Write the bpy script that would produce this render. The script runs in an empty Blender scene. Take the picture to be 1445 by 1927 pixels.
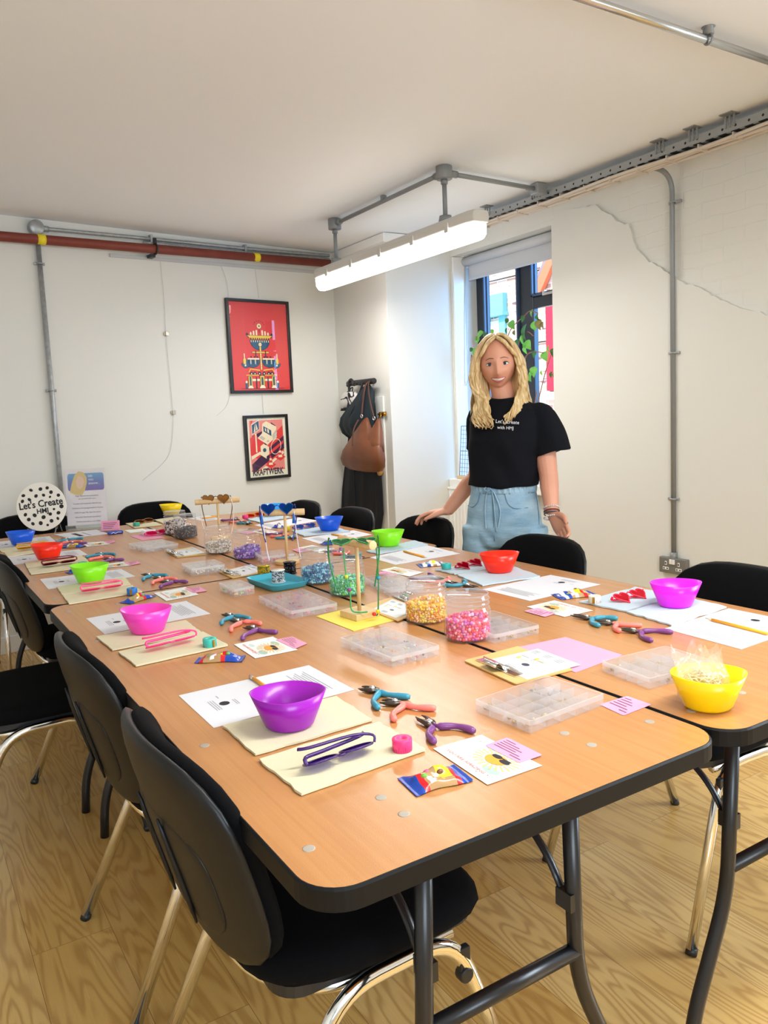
import bpy, math, random
import numpy as np
from mathutils import Vector, Matrix
PI = math.pi
S = bpy.context.scene
COL = S.collection
rnd = random.Random(7)

# ---------------------------------------------------------------- camera
CAM = Vector((-0.3617, -0.7683, 1.2918))
CF = Vector((0.5210, 0.8443, -0.1243)).normalized()
CR = Vector((0.8465, -0.5306, -0.0425))
CR = (CR - CF * CR.dot(CF)).normalized()
CU = CR.cross(CF).normalized()
FPX = 1490.6
cd = bpy.data.cameras.new('camera')
cam = bpy.data.objects.new('camera', cd)
COL.objects.link(cam)
cam.matrix_world = Matrix((( CR.x, CU.x, -CF.x, CAM.x), (CR.y, CU.y, -CF.y, CAM.y), (CR.z, CU.z, -CF.z, CAM.z), (0, 0, 0, 1)))
cd.sensor_fit = 'VERTICAL'; cd.sensor_height = 36.0; cd.lens = FPX / 1927 * 36.0
cd.clip_start = 0.02; cd.clip_end = 200
S.camera = cam

# ---------------------------------------------------------------- exposure, sky, sun, daylight
S.view_settings.view_transform = 'Standard'
S.view_settings.look = 'None'
S.view_settings.gamma = 1.0
S.view_settings.use_curve_mapping = False
S.view_settings.exposure = 0.06
S.cycles.use_denoising = True
S.cycles.max_bounces = 10
S.cycles.diffuse_bounces = 5
S.cycles.glossy_bounces = 4
S.cycles.transparent_max_bounces = 24
S.cycles.sample_clamp_indirect = 8.0
S.cycles.caustics_reflective = False
S.cycles.caustics_refractive = False

SKY_STRENGTH = 2.4
SUN_STRENGTH = 8.0
WINDOW_DAYLIGHT = 58.0
SIDE_DAYLIGHT = 125.0
FRONT_FILL = 88.0
TUBE_GLOW = 8.0
TUBE_LIGHT = 20.0

w = bpy.data.worlds.new('sky'); S.world = w; w.use_nodes = True
bg = w.node_tree.nodes['Background']
bg.inputs[0].default_value = (0.50, 0.74, 1.0, 1)
bg.inputs[1].default_value = SKY_STRENGTH

def lamp(name, kind, energy, color, loc, target=None, size=1.0, size_y=None):
    l = bpy.data.lights.new(name, kind); l.energy = energy; l.color = color
    o = bpy.data.objects.new(name, l); COL.objects.link(o); o.location = loc
    if kind == 'AREA':
        l.size = size
        if size_y: l.shape = 'RECTANGLE'; l.size_y = size_y
    if target is not None:
        o.rotation_euler = (Vector(target) - Vector(loc)).to_track_quat('-Z', 'Y').to_euler()
    return o

sun = lamp('sun', 'SUN', SUN_STRENGTH, (1.0, 0.95, 0.88), (0, 0, 20), (5, -0.6, 14.2)); sun.data.angle = 0.01
# daylight falling in through the two windows on the right wall
lamp('window_daylight', 'AREA', WINDOW_DAYLIGHT, (0.14, 0.46, 1.0), (4.10, 2.15, 1.95), (2.75, 3.75, 1.35), 1.2, 1.3)
lamp('side_window_daylight', 'AREA', SIDE_DAYLIGHT, (0.78, 0.89, 1.0), (3.75, -0.95, 1.75), (0.6, 0.5, 0.6), 1.5, 1.3)

lamp('front_fill', 'AREA', FRONT_FILL, (0.80, 0.90, 1.0), (-0.6, -3.55, 1.75), (0.0, 0.5, 1.35), 1.9, 1.2)  # added fill light from behind the viewer, through an invented window

# ---------------------------------------------------------------- helpers
def srgb(r, g, b):
    f = lambda c: (c / 255 / 12.92) if c / 255 <= 0.04045 else ((c / 255 + 0.055) / 1.055) ** 2.4
    return (f(r), f(g), f(b))

MATS = {}
def mat(name, col=(0.8, 0.8, 0.8), rough=0.5, metal=0.0, **kw):
    if name in MATS: return MATS[name]
    m = bpy.data.materials.new(name); m.use_nodes = True
    b = m.node_tree.nodes['Principled BSDF']
    b.inputs['Base Color'].default_value = (*col, 1)
    b.inputs['Roughness'].default_value = rough
    b.inputs['Metallic'].default_value = metal
    for k, v in kw.items():
        b.inputs[k.replace('_', ' ')].default_value = v
    MATS[name] = m
    return m

class NT:
    """small node-tree writer"""
    def __init__(self, m):
        self.m = m; self.t = m.node_tree; self.b = self.t.nodes.get('Principled BSDF')
    def n(self, kind, **props):
        nd = self.t.nodes.new('ShaderNode' + kind)
        for k, v in props.items(): setattr(nd, k, v)
        return nd
    def l(self, a, b): self.t.links.new(a, b)
    def coords(self): return self.n('TexCoord').outputs['Object']
    def math(self, op, a, b=None, c=None):
        nd = self.n('Math', operation=op)
        for i, v in enumerate((a, b, c)):
            if v is None: continue
            if hasattr(v, 'node'): self.l(v, nd.inputs[i])
            else: nd.inputs[i].default_value = v
        return nd.outputs[0]
    def ramp(self, fac, stops):
        nd = self.n('ValToRGB'); e = nd.color_ramp.elements
        while len(e) < len(stops): e.new(0.5)
        for x, (p, c) in zip(e, stops): x.position = p; x.color = (*c, 1)
        self.l(fac, nd.inputs[0]); return nd.outputs[0]
    def noise(self, vec, scale, detail=4, rough=0.5, dist=0.0):
        nd = self.n('TexNoise'); self.l(vec, nd.inputs['Vector'])
        nd.inputs['Scale'].default_value = scale; nd.inputs['Detail'].default_value = detail
        nd.inputs['Roughness'].default_value = rough; nd.inputs['Distortion'].default_value = dist
        return nd.outputs['Fac']
    def mapping(self, vec, scale=(1, 1, 1), rot=(0, 0, 0), loc=(0, 0, 0)):
        nd = self.n('Mapping'); self.l(vec, nd.inputs[0])
        nd.inputs['Scale'].default_value = scale; nd.inputs['Rotation'].default_value = rot; nd.inputs['Location'].default_value = loc
        return nd.outputs[0]
    def mix(self, fac, a, b, kind='MIX'):
        nd = self.n('Mix', data_type='RGBA', blend_type=kind)
        for i, v in ((0, fac), (6, a), (7, b)):
            if hasattr(v, 'node'): self.l(v, nd.inputs[i])
            else: nd.inputs[i].default_value = v if i == 0 else (*v, 1)
        return nd.outputs[2]
    def bump(self, h, strength=0.3, dist=0.002):
        nd = self.n('Bump'); self.l(h, nd.inputs['Height'])
        nd.inputs['Strength'].default_value = strength; nd.inputs['Distance'].default_value = dist
        self.l(nd.outputs[0], self.b.inputs['Normal'])
    def set(self, name, v):
        if hasattr(v, 'node'): self.l(v, self.b.inputs[name])
        else: self.b.inputs[name].default_value = v

def clear(name, tint=(1, 1, 1), rough=0.03, haze=0.0, hazecol=(1, 1, 1), ior=1.5):
    """thin clear plastic or glass: see-through, with a Fresnel sheen and optional milky haze"""
    if name in MATS: return MATS[name]
    m = bpy.data.materials.new(name); m.use_nodes = True
    t = m.node_tree; t.nodes.clear()
    k = NT(m)
    out = k.n('OutputMaterial'); tr = k.n('BsdfTransparent'); gl = k.n('BsdfGlossy'); fr = k.n('Fresnel')
    tr.inputs[0].default_value = (*tint, 1); gl.inputs['Roughness'].default_value = rough; fr.inputs[0].default_value = ior
    ge = k.n('NewGeometry'); fb = k.math('MULTIPLY', fr.outputs[0], k.math('SUBTRACT', 1.0, ge.outputs['Backfacing']))
    mx = k.n('MixShader'); k.l(fb, mx.inputs[0]); k.l(tr.outputs[0], mx.inputs[1]); k.l(gl.outputs[0], mx.inputs[2])
    last = mx.outputs[0]
    if haze > 0:
        df = k.n('BsdfDiffuse'); df.inputs[0].default_value = (*hazecol, 1)
        tl = k.n('BsdfTranslucent'); tl.inputs[0].default_value = (*hazecol, 1)
        ms = k.n('MixShader'); ms.inputs[0].default_value = 0.5; k.l(df.outputs[0], ms.inputs[1]); k.l(tl.outputs[0], ms.inputs[2])
        m2 = k.n('MixShader'); k.l(k.math('MULTIPLY', haze, k.math('SUBTRACT', 1.0, ge.outputs['Backfacing'])), m2.inputs[0]); k.l(last, m2.inputs[1]); k.l(ms.outputs[0], m2.inputs[2]); last = m2.outputs[0]
    k.l(last, out.inputs[0])
    MATS[name] = m
    return m

def glow(name, col, strength):
    m = mat(name, col, 0.4); b = m.node_tree.nodes['Principled BSDF']
    b.inputs['Emission Color'].default_value = (*col, 1); b.inputs['Emission Strength'].default_value = strength
    return m

class MB:
    """collects shapes; build() links them as one mesh object"""
    def __init__(self): self.v = []; self.f = []; self.m = []; self.s = []; self.X = None
    def add(self, vs, fs, mi=0, smooth=False):
        o = len(self.v)
        for p in vs:
            p = Vector(p)
            if self.X is not None: p = self.X @ p
            self.v.append(p)
        for f in fs:
            self.f.append([i + o for i in f]); self.m.append(mi); self.s.append(smooth)
        return self
    def box(self, c, s, mi=0, rz=0.0, R=None):
        M = Matrix.Rotation(rz, 3, 'Z') if R is None else R
        vs = [Vector(c) + M @ Vector((x * s[0] / 2, y * s[1] / 2, z * s[2] / 2)) for z in (-1, 1) for y in (-1, 1) for x in (-1, 1)]
        return self.add(vs, [(0, 2, 3, 1), (4, 5, 7, 6), (0, 1, 5, 4), (2, 6, 7, 3), (0, 4, 6, 2), (1, 3, 7, 5)], mi)
    def box2(self, a, b, mi=0):
        return self.box([(p + q) / 2 for p, q in zip(a, b)], [abs(p - q) for p, q in zip(a, b)], mi)
    def prism(self, poly, z0, z1, mi=0, smooth=False):
        n = len(poly); A = sum(poly[i][0] * poly[(i + 1) % n][1] - poly[(i + 1) % n][0] * poly[i][1] for i in range(n))
        if A < 0: poly = poly[::-1]
        vs = [(p[0], p[1], z0) for p in poly] + [(p[0], p[1], z1) for p in poly]
        self.add(vs, [tuple(range(n - 1, -1, -1)), tuple(range(n, 2 * n))], mi)
        return self.add(vs, [(i, (i + 1) % n, n + (i + 1) % n, n + i) for i in range(n)], mi, smooth)
    def poly(self, pts, mi=0): return self.add(pts, [tuple(range(len(pts)))], mi)
    def lathe(self, prof, n=24, c=(0, 0, 0), mi=0, smooth=True, sx=1, sy=1, shape=None, a0=0.0):
        vs, fs = [], []
        for r, z in prof:
            for i in range(n):
                a = 2 * PI * i / n + a0; k = shape(a) if shape else 1
                vs.append((c[0] + r * sx * k * math.cos(a), c[1] + r * sy * k * math.sin(a), c[2] + z))
        for j in range(len(prof) - 1):
            for i in range(n):
                k = (i + 1) % n
                fs.append((j * n + i, j * n + k, (j + 1) * n + k, (j + 1) * n + i))
        if prof[0][0] > 1e-6: fs.append(tuple(range(n - 1, -1, -1)))
        if prof[-1][0] > 1e-6: fs.append(tuple(range((len(prof) - 1) * n, len(prof) * n)))
        return self.add(vs, fs, mi, smooth)
    def cyl(self, p, q, r, n=12, mi=0, r2=None): return self.tube([p, q], [r, r if r2 is None else r2], n, mi=mi)
    def tube(self, path, r, n=10, closed=False, mi=0, flat=1.0, up=None, caps=True):
        P = [Vector(p) for p in path]; L = len(P)
        R = r if isinstance(r, (list, tuple)) else [r] * L
        T = []
        for i in range(L):
            a = P[i - 1] if (i > 0 or closed) else P[i]; b = P[(i + 1) % L] if (i < L - 1 or closed) else P[i]
            t = b - a; T.append(t.normalized() if t.length > 1e-9 else Vector((0, 0, 1)))
        u = Vector(up) if up is not None else (Vector((0, 0, 1)) if abs(T[0].z) < 0.9 else Vector((1, 0, 0)))
        vs, fs = [], []
        for i in range(L):
            u = (u - T[i] * u.dot(T[i]))
            u = u.normalized() if u.length > 1e-6 else T[i].orthogonal().normalized()
            s = T[i].cross(u)
            for k in range(n):
                a = 2 * PI * k / n
                vs.append(P[i] + (s * math.cos(a) + u * math.sin(a) * flat) * R[i])
        for i in range(L if closed else L - 1):
            j = (i + 1) % L
            for k in range(n):
                q = (k + 1) % n
                fs.append((i * n + k, i * n + q, j * n + q, j * n + k))
        if not closed and caps: fs += [tuple(range(n - 1, -1, -1)), tuple(range((L - 1) * n, L * n))]
        return self.add(vs, fs, mi, True)
    def grid(self, fn, nu, nv, mi=0, smooth=True, wrap=False):
        vs = [fn(i / nu, j / nv) for j in range(nv + 1) for i in range(nu + (0 if wrap else 1))]
        W = nu if wrap else nu + 1
        fs = [(j * W + i, j * W + (i + 1) % W, (j + 1) * W + (i + 1) % W, (j + 1) * W + i) for j in range(nv) for i in range(nu)]
        return self.add(vs, fs, mi, smooth)
    def ball(self, c, r, nu=12, nv=8, mi=0):
        r = r if isinstance(r, (tuple, list)) else (r, r, r)
        prof = lambda u, v: (c[0] + r[0] * math.sin(PI * v) * math.cos(2 * PI * u), c[1] + r[1] * math.sin(PI * v) * math.sin(2 * PI * u), c[2] - r[2] * math.cos(PI * v))
        return self.grid(prof, nu, nv, mi, True, True)
    def build(self, name, mats, parent=None, bevel=0.0, seg=2, solid=0.0, sub=0, smooth=None):
        me = bpy.data.meshes.new(name)
        me.from_pydata(self.v, [], self.f)
        mats = mats if isinstance(mats, (list, tuple)) else [mats]
        for m in mats: me.materials.append(m)
        me.polygons.foreach_set('material_index', self.m)
        me.polygons.foreach_set('use_smooth', self.s if smooth is None else [smooth] * len(self.f))
        me.update()
        o = bpy.data.objects.new(name, me); COL.objects.link(o)
        if parent is not None: o.parent = parent
        if solid: d = o.modifiers.new('solid', 'SOLIDIFY'); d.thickness = solid; d.offset = 0
        if bevel: d = o.modifiers.new('bevel', 'BEVEL'); d.width = bevel; d.segments = seg; d.limit_method = 'ANGLE'; d.angle_limit = 0.6
        if sub: d = o.modifiers.new('sub', 'SUBSURF'); d.levels = sub; d.render_levels = sub
        return o

def tag(o, label=None, cat=None, group=None, kind=None):
    if label: o['label'] = label
    if cat: o['category'] = cat
    if group: o['group'] = group
    if kind: o['kind'] = kind
    return o
def thing(name, label, cat, loc=(0, 0, 0), rz=0.0, group=None):
    o = bpy.data.objects.new(name, None); COL.objects.link(o); o.empty_display_size = 0.05
    o.location = loc; o.rotation_euler = (0, 0, rz)
    return tag(o, label, cat, group)
def struct(mb, name, m, parent=None, label=None, **kw):
    o = mb.build(name, m, parent, **kw)
    if parent is None: tag(o, label, None, None, 'structure')
    return o
def copy_tree(o, parent=None):
    c = o.copy(); COL.objects.link(c)
    if parent is not None: c.parent = parent
    for ch in list(o.children): copy_tree(ch, c)
    return c
def text(name, body, size, m, parent, M, align='CENTER', depth=0.0006, width=None, spacing=1.0, bold=0.0):
    """lettering as a mesh; M places it (letters lie in local XY, facing +Z)"""
    c = bpy.data.curves.new(name, 'FONT'); c.body = body; c.size = size; c.align_x = align; c.align_y = 'CENTER'
    c.extrude = depth; c.offset = bold; c.resolution_u = 2; c.space_line = spacing
    t = bpy.data.objects.new(name, c); COL.objects.link(t)
    me = bpy.data.meshes.new_from_object(t.evaluated_get(bpy.context.evaluated_depsgraph_get()))
    bpy.data.objects.remove(t); me.name = name
    if width and len(me.vertices):
        xs = [v.co.x for v in me.vertices]; k = width / max(1e-6, max(xs) - min(xs))
        for v in me.vertices: v.co.x *= k
    me.transform(M); me.materials.clear(); me.materials.append(m)
    o = bpy.data.objects.new(name, me); COL.objects.link(o)
    if parent is not None: o.parent = parent
    return o
def frame3(o, x, y):
    """4x4 with local X along x and local Y roughly along y, origin o"""
    x = Vector(x).normalized(); y = Vector(y); z = x.cross(y).normalized(); y = z.cross(x)
    return Matrix(((x.x, y.x, z.x, o[0]), (x.y, y.y, z.y, o[1]), (x.z, y.z, z.z, o[2]), (0, 0, 0, 1)))

TOP = 0.74                      # table-top height
def spot(px, py, z=TOP):
    """where the sight line of photograph pixel (px, py) meets the level plane at height z: (x, y)"""
    d = CF + CR * ((px - 722.5) / FPX) + CU * ((963.5 - py) / FPX)
    t = (z - CAM.z) / d.z
    return Vector((CAM.x + d.x * t, CAM.y + d.y * t))
def onx(px, py, x):
    d = CF + CR * ((px - 722.5) / FPX) + CU * ((963.5 - py) / FPX)
    return CAM + d * ((x - CAM.x) / d.x)
# back wall: runs slightly askew
BW0 = Vector((-0.0, 4.19)); BW1 = Vector((2.559, 4.548)); BWD = (BW1 - BW0).normalized(); BWN = Vector((BWD.y, -BWD.x))   # BWN faces the room
def onback(px, py, off=0.0):
    d = CF + CR * ((px - 722.5) / FPX) + CU * ((963.5 - py) / FPX)
    p0 = BW0 + BWN * off
    t = (p0 - Vector((CAM.x, CAM.y))).dot(BWN) / Vector((d.x, d.y)).dot(BWN)
    return CAM + d * t
def onbackz(px, py, off=0.0):
    p = onback(px, py, off); return ((Vector((p.x, p.y)) - BW0).dot(BWD), p.z)      # (distance along wall, height)
def smoothpath(pts, n=6):
    P = [Vector(p) for p in pts]; out = []
    for i in range(len(P) - 1):
        a = P[max(0, i - 1)]; b = P[i]; c = P[i + 1]; d = P[min(len(P) - 1, i + 2)]
        for k in range(n):
            t = k / n
            out.append(0.5 * ((2 * b) + (c - a) * t + (2 * a - 5 * b + 4 * c - d) * t * t + (3 * b - a - 3 * c + d) * t ** 3))
    out.append(P[-1]); return out
def filletpath(pts, r, n=6):
    """polyline with rounded corners of radius r"""
    P = [Vector(p) for p in pts]; out = [P[0]]
    for i in range(1, len(P) - 1):
        a, b, c = P[i - 1], P[i], P[i + 1]
        u = (a - b).normalized(); v = (c - b).normalized()
        d = min(r, (a - b).length * 0.49, (c - b).length * 0.49)
        for k in range(n + 1):
            t = k / n; p = b + u * d * (1 - t) ** 2 + v * d * t ** 2
            out.append(p)
    out.append(P[-1]); return out
def rrect(x0, y0, x1, y1, r, n=6):
    out = []
    for cx, cy, a0 in ((x1 - r, y1 - r, 0), (x0 + r, y1 - r, 90), (x0 + r, y0 + r, 180), (x1 - r, y0 + r, 270)):
        for k in range(n + 1):
            a = math.radians(a0 + 90 * k / n); out.append((cx + r * math.cos(a), cy + r * math.sin(a)))
    return out

# ---------------------------------------------------------------- materials of the room
def paint(name, col, brick=False):
    m = mat(name, col, 0.6); k = NT(m); c = k.coords()
    big = k.noise(c, 1.3, 3); fine = k.noise(c, 90, 3)
    k.set('Base Color', k.mix(k.math('MULTIPLY', big, 0.12), col, tuple(x * 0.93 for x in col)))
    h = k.math('MULTIPLY', fine, 0.15)
    if brick:
        sp = k.n('SeparateXYZ'); k.l(c, sp.inputs[0]); cb = k.n('CombineXYZ'); k.l(sp.outputs[1], cb.inputs[0]); k.l(sp.outputs[2], cb.inputs[1])
        nz = k.n('TexNoise'); k.l(c, nz.inputs['Vector']); nz.inputs['Scale'].default_value = 7
        va = k.n('VectorMath', operation='MULTIPLY_ADD'); k.l(nz.outputs['Color'], va.inputs[0]); va.inputs[1].default_value = (0.03, 0.03, 0); k.l(cb.outputs[0], va.inputs[2])
        br = k.n('TexBrick'); k.l(va.outputs[0], br.inputs['Vector'])
        br.inputs['Scale'].default_value = 1.0; br.inputs['Brick Width'].default_value = 0.225; br.inputs['Row Height'].default_value = 0.075
        br.inputs['Mortar Size'].default_value = 0.006; br.inputs['Mortar Smooth'].default_value = 0.6
        patch = k.ramp(k.noise(c, 2.2, 2), [(0.42, (0, 0, 0)), (0.62, (1, 1, 1))])
        h2 = k.math('MULTIPLY', k.math('MULTIPLY', br.outputs['Fac'], -1.0), patch)
        h = k.math('ADD', h, h2); h = k.math('ADD', h, k.math('MULTIPLY', k.noise(c, 14, 4), 0.9))
        k.bump(h, 0.28, 0.008)
    else:
        k.bump(h, 0.12, 0.002)
    return m
WHITE = paint('white_wall_paint', srgb(224, 224, 218))
BRICKWHITE = paint('painted_brick', srgb(226, 226, 220), True)
CEIL = paint('ceiling_paint', srgb(240, 246, 252))
GLOSSWHITE = mat('white_gloss', srgb(238, 238, 235), 0.3)

def floor_mat():
    m = mat('oak_laminate', (0.5, 0.3, 0.12), 0.38); k = NT(m); c = k.coords()
    sp = k.n('SeparateXYZ'); k.l(c, sp.inputs[0])
    cb = k.n('CombineXYZ'); k.l(sp.outputs[1], cb.inputs[0]); k.l(sp.outputs[0], cb.inputs[1])
    br = k.n('TexBrick'); k.l(cb.outputs[0], br.inputs['Vector']); br.offset = 0.37
    br.inputs['Scale'].default_value = 1; br.inputs['Brick Width'].default_value = 1.25; br.inputs['Row Height'].default_value = 0.19
    br.inputs['Mortar Size'].default_value = 0.0006; br.inputs['Color1'].default_value = (0, 0, 0, 1); br.inputs['Color2'].default_value = (1, 1, 1, 1)
    br.inputs['Mortar'].default_value = (0.5, 0.5, 0.5, 1)
    off = k.n('VectorMath', operation='SCALE'); k.l(br.outputs['Color'], off.inputs[0]); off.inputs[3].default_value = 37.0
    mp = k.mapping(c, (6.5, 0.75, 1))
    ad = k.n('VectorMath', operation='ADD'); k.l(mp, ad.inputs[0]); k.l(off.outputs[0], ad.inputs[1])
    cath = k.noise(ad.outputs[0], 1.0, 3, 0.45, 0.3)
    rings = k.math('SINE', k.math('MULTIPLY', cath, 150))
    rings = k.math('POWER', k.math('ADD', k.math('MULTIPLY', rings, 0.5), 0.5), 2.2)
    fib = k.noise(k.mapping(c, (160, 3.0, 1)), 1.0, 3)
    tone = k.mix(br.outputs['Color'], srgb(218, 174, 98), srgb(238, 202, 132))
    col = k.mix(k.math('MULTIPLY', rings, 0.48), tone, srgb(160, 108, 46))
    col = k.mix(k.math('MULTIPLY', fib, 0.30), col, srgb(178, 128, 62))
    seam = k.mix(br.outputs['Fac'], col, srgb(120, 84, 44))
    k.set('Base Color', seam)
    k.set('Roughness', k.math('ADD', k.math('MULTIPLY', fib, 0.16), 0.17))
    k.bump(k.math('ADD', rings, fib), 0.10, 0.0015)
    return m
def table_mat():
    m = mat('table_laminate', (0.5, 0.3, 0.12), 0.28); k = NT(m); c = k.coords()
    g = k.noise(k.mapping(c, (26, 0.8, 1)), 1.0, 3, 0.5, 0.15)
    rings = k.math('SINE', k.math('MULTIPLY', g, 26)); rings = k.math('ADD', k.math('MULTIPLY', rings, 0.5), 0.5)
    fib = k.noise(k.mapping(c, (260, 5, 1)), 1.0, 3)
    blotch = k.noise(k.mapping(c, (3.5, 1.2, 1)), 1.0, 3)
    col = k.mix(k.math('MULTIPLY', rings, 0.28), srgb(196, 142, 88), srgb(164, 108, 60))
    col = k.mix(k.math('MULTIPLY', fib, 0.35), col, srgb(150, 98, 54))
    col = k.mix(k.math('MULTIPLY', blotch, 0.30), col, srgb(200, 132, 70))
    k.set('Base Color', col)
    k.set('Roughness', 0.25)
    k.bump(k.noise(c, 650, 2), 0.22, 0.0008)
    return m
FLOOR = floor_mat(); TABLEWOOD = table_mat()
GALV = mat('galvanised_steel', srgb(150, 154, 156), 0.40, 0.5)
k_ = NT(GALV); k_.set('Base Color', k_.mix(k_.noise(k_.coords(), 45, 3), srgb(132, 136, 138), srgb(198, 202, 204)))
GALVDARK = mat('grey_steel', srgb(142, 146, 148), 0.45, 0.25)
CHROME = mat('chrome', (0.86, 0.86, 0.86), 0.09, 1.0)
BLACKPAINT = mat('black_metal', (0.012, 0.012, 0.014), 0.32)
BLACKPLASTIC = mat('black_plastic', (0.015, 0.015, 0.017), 0.42)
BRASS = mat('brass', srgb(190, 150, 70), 0.28, 1.0)
RED_OXIDE = mat('red_oxide_paint', srgb(140, 58, 42), 0.55)
k_ = NT(RED_OXIDE); k_.set('Base Color', k_.mix(k_.noise(k_.coords(), 12, 4), srgb(108, 40, 28), srgb(136, 60, 44)))
YELLOWTAPE = mat('yellow_tape', srgb(236, 214, 30), 0.5)
WINFRAME = mat('anthracite_frame', srgb(38, 44, 54), 0.35)
PANE = clear('window_glass', (1, 1, 1), 0.0)
# ---------------------------------------------------------------- room shell
CZ = 2.478; WX = 3.10; FY = -2.9; LX = -2.3
NY, OY0, OY1, OZ0, OZ1 = 3.817, 2.797, 3.805, 0.80, 2.352       # window opening in the right wall
b = MB(); b.box2((LX - .2, FY - .2, -0.1), (WX + .35, 5.4, 0)); struct(b, 'floor', FLOOR, label='yellowish oak laminate floor in long planks')
b = MB(); b.box2((LX - .2, FY - .2, CZ), (WX + .35, 5.4, CZ + .25)); struct(b, 'ceiling', CEIL, label='plain white ceiling')
b = MB(); b.X = frame3((BW0.x, BW0.y, 0), (BWD.x, BWD.y, 0), (-BWN.x, -BWN.y, 0))
b.box2((-2.9, 0, 0), (4.0, .25, CZ)); struct(b, 'wall_back', WHITE, label='white back wall with two framed posters')
b = MB(); b.X = frame3((BW0.x, BW0.y, 0), (BWD.x, BWD.y, 0), (-BWN.x, -BWN.y, 0))
b.box2((-2.3, -.018, 0), (2.57, -0.0005, .1)); struct(b, 'baseboard_back', GLOSSWHITE, label='white skirting along the back wall', bevel=.004)
b = MB(); b.box2((LX - .2, FY - .2, 0), (LX, 5.0, CZ)); struct(b, 'wall_left', WHITE, label='white left wall')
b = MB(); b.box2((LX, FY - .2, 0), (-1.6, FY, CZ)); b.box2((.4, FY - .2, 0), (WX + .3, FY, CZ)); b.box2((-1.6, FY - .2, 0), (.4, FY, .95)); b.box2((-1.6, FY - .2, 2.25), (.4, FY, CZ)); struct(b, 'wall_front', WHITE, label='white wall behind the viewer')  # window opening added to let the front fill light in
# right wall with its openings, bare painted brick above, a thicker plaster coat below a ragged edge
S0, S1, SZ0, SZ1 = -1.75, -0.25, 0.9, 2.15                         # second window, nearer the viewer
b = MB()
T_ = .30
b.box2((WX, FY, 0), (WX + T_, S0, CZ)); b.box2((WX, S0, 0), (WX + T_, S1, SZ0)); b.box2((WX, S0, SZ1), (WX + T_, S1, CZ))
b.box2((WX, S1, 0), (WX + T_, OY0, CZ)); b.box2((WX, OY0, 0), (WX + T_, OY1, OZ0)); b.box2((WX, OY0, OZ1), (WX + T_, OY1, CZ)); b.box2((WX, OY1, 0), (WX + T_, 5.2, CZ))
edge = [(2.796, 2.375), (2.62, 2.40), (2.45, 2.378), (2.36, 2.315), (2.30, 2.265), (2.245, 2.232), (2.215, 2.228), (2.20, 2.17), (2.165, 2.09), (2.10, 2.02), (2.04, 1.985), (1.947, 1.915), (1.88, 1.872),
        (1.80, 1.845), (1.73, 1.80), (1.666, 1.758), (1.56, 1.71), (1.433, 1.661), (1.2, 1.61), (0.7, 1.55), (-0.2, 1.5)]
fine = []
for (y0, z0), (y1, z1) in zip(edge, edge[1:]):
    for q in range(4):
        t = q / 4; fine.append((y0 + (y1 - y0) * t + rnd.uniform(-.004, .004), z0 + (z1 - z0) * t + rnd.uniform(-.006, .006)))
fine.append(edge[-1])
b.X = Matrix(((0, 0, -1, WX), (1, 0, 0, 0), (0, 1, 0, 0), (0, 0, 0, 1)))
b.prism([(2.796, 0.0)] + fine + [(-0.2, 0.0)], 0.0005, 0.020, 1)
b.X = None
struct(b, 'wall_right', [BRICKWHITE, WHITE], label='white right wall with a ragged plaster edge over painted brick')
# boxed-in cupboard in the far right corner
b = MB(); b.box2((2.56, NY, 0), (WX, 5.0, CZ - .005)); struct(b, 'wall_corner', WHITE, label='white boxed-in corner beside the window', bevel=.003)
b = MB()
b.box2((2.548, NY - .012, CZ - .062), (2.90, 4.60, CZ - .004)); struct(b, 'trim_1', GLOSSWHITE, label='white boxing strip under the ceiling in the corner', bevel=.002)
b = MB()
b.box2((2.548, 3.90, .04), (2.5595, 4.44, 1.405)); d1 = struct(b, 'door_1', GLOSSWHITE, label='white cupboard door with brass bolt and wooden knob', bevel=.002)
p = onx(719, 889, 2.54)
b = MB(); b.lathe([(0.001, .05), (.018, .046), (.024, .034), (.02, .018), (.010, .010), (.010, 0)], 16)
b.X = None
kn = MB(); kn.X = Matrix(((0, 0, -1, 2.548), (0, 1, 0, p.y), (1, 0, 0, p.z), (0, 0, 0, 1))); kn.lathe([(.010, 0), (.010, .010), (.02, .016), (.024, .03), (.018, .042), (.001, .046)], 16)
kn.build('door_knob', mat('turned_wood', srgb(190, 146, 80), .35), d1)
p = onx(719, 779, 2.54)
bo = MB(); bo.box((2.546, p.y, p.z), (.004, .085, .03)); bo.cyl((2.538, p.y - .045, p.z), (2.538, p.y + .05, p.z), .006, 10); bo.box((2.538, p.y + .02, p.z), (.016, .012, .026)); bo.box((2.538, p.y - .025, p.z), (.016, .012, .026)); bo.cyl((2.535, p.y, p.z), (2.52, p.y, p.z - .03), .004, 8)
bo.build('door_bolt', BRASS, d1)
# window in the opening
WP = 3.315
def fr(b, y0, y1, z0, z1, x0=WP, d=.045, mi=0): b.box2((x0, y0, z0), (x0 + d, y1, z1), mi)
ML, MR = onx(1003, 560, WP).y, onx(977, 560, WP).y     # mullion from ML to MR (smaller y is image right)
TZ0, TZ1 = onx(1022, 577, WP).z, onx(1022, 555, WP).z
b = MB()
fr(b, OY0, OY1, OZ0, OZ0 + .05); fr(b, OY0, OY1, OZ1 - .06, OZ1); fr(b, onx(913, 560, WP).y, OY1, OZ0 + .05, OZ1 - .06); fr(b, OY0, OY0 + .05, OZ0 + .05, OZ1 - .06)
fr(b, ML, MR, OZ0 + .05, OZ1 - .06); fr(b, OY0 + .05, ML, TZ0, TZ1)
win = struct(b, 'window_1', WINFRAME, label='dark grey window in the deep white opening', bevel=.006)
b = MB()
yl = onx(913, 560, WP).y
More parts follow.
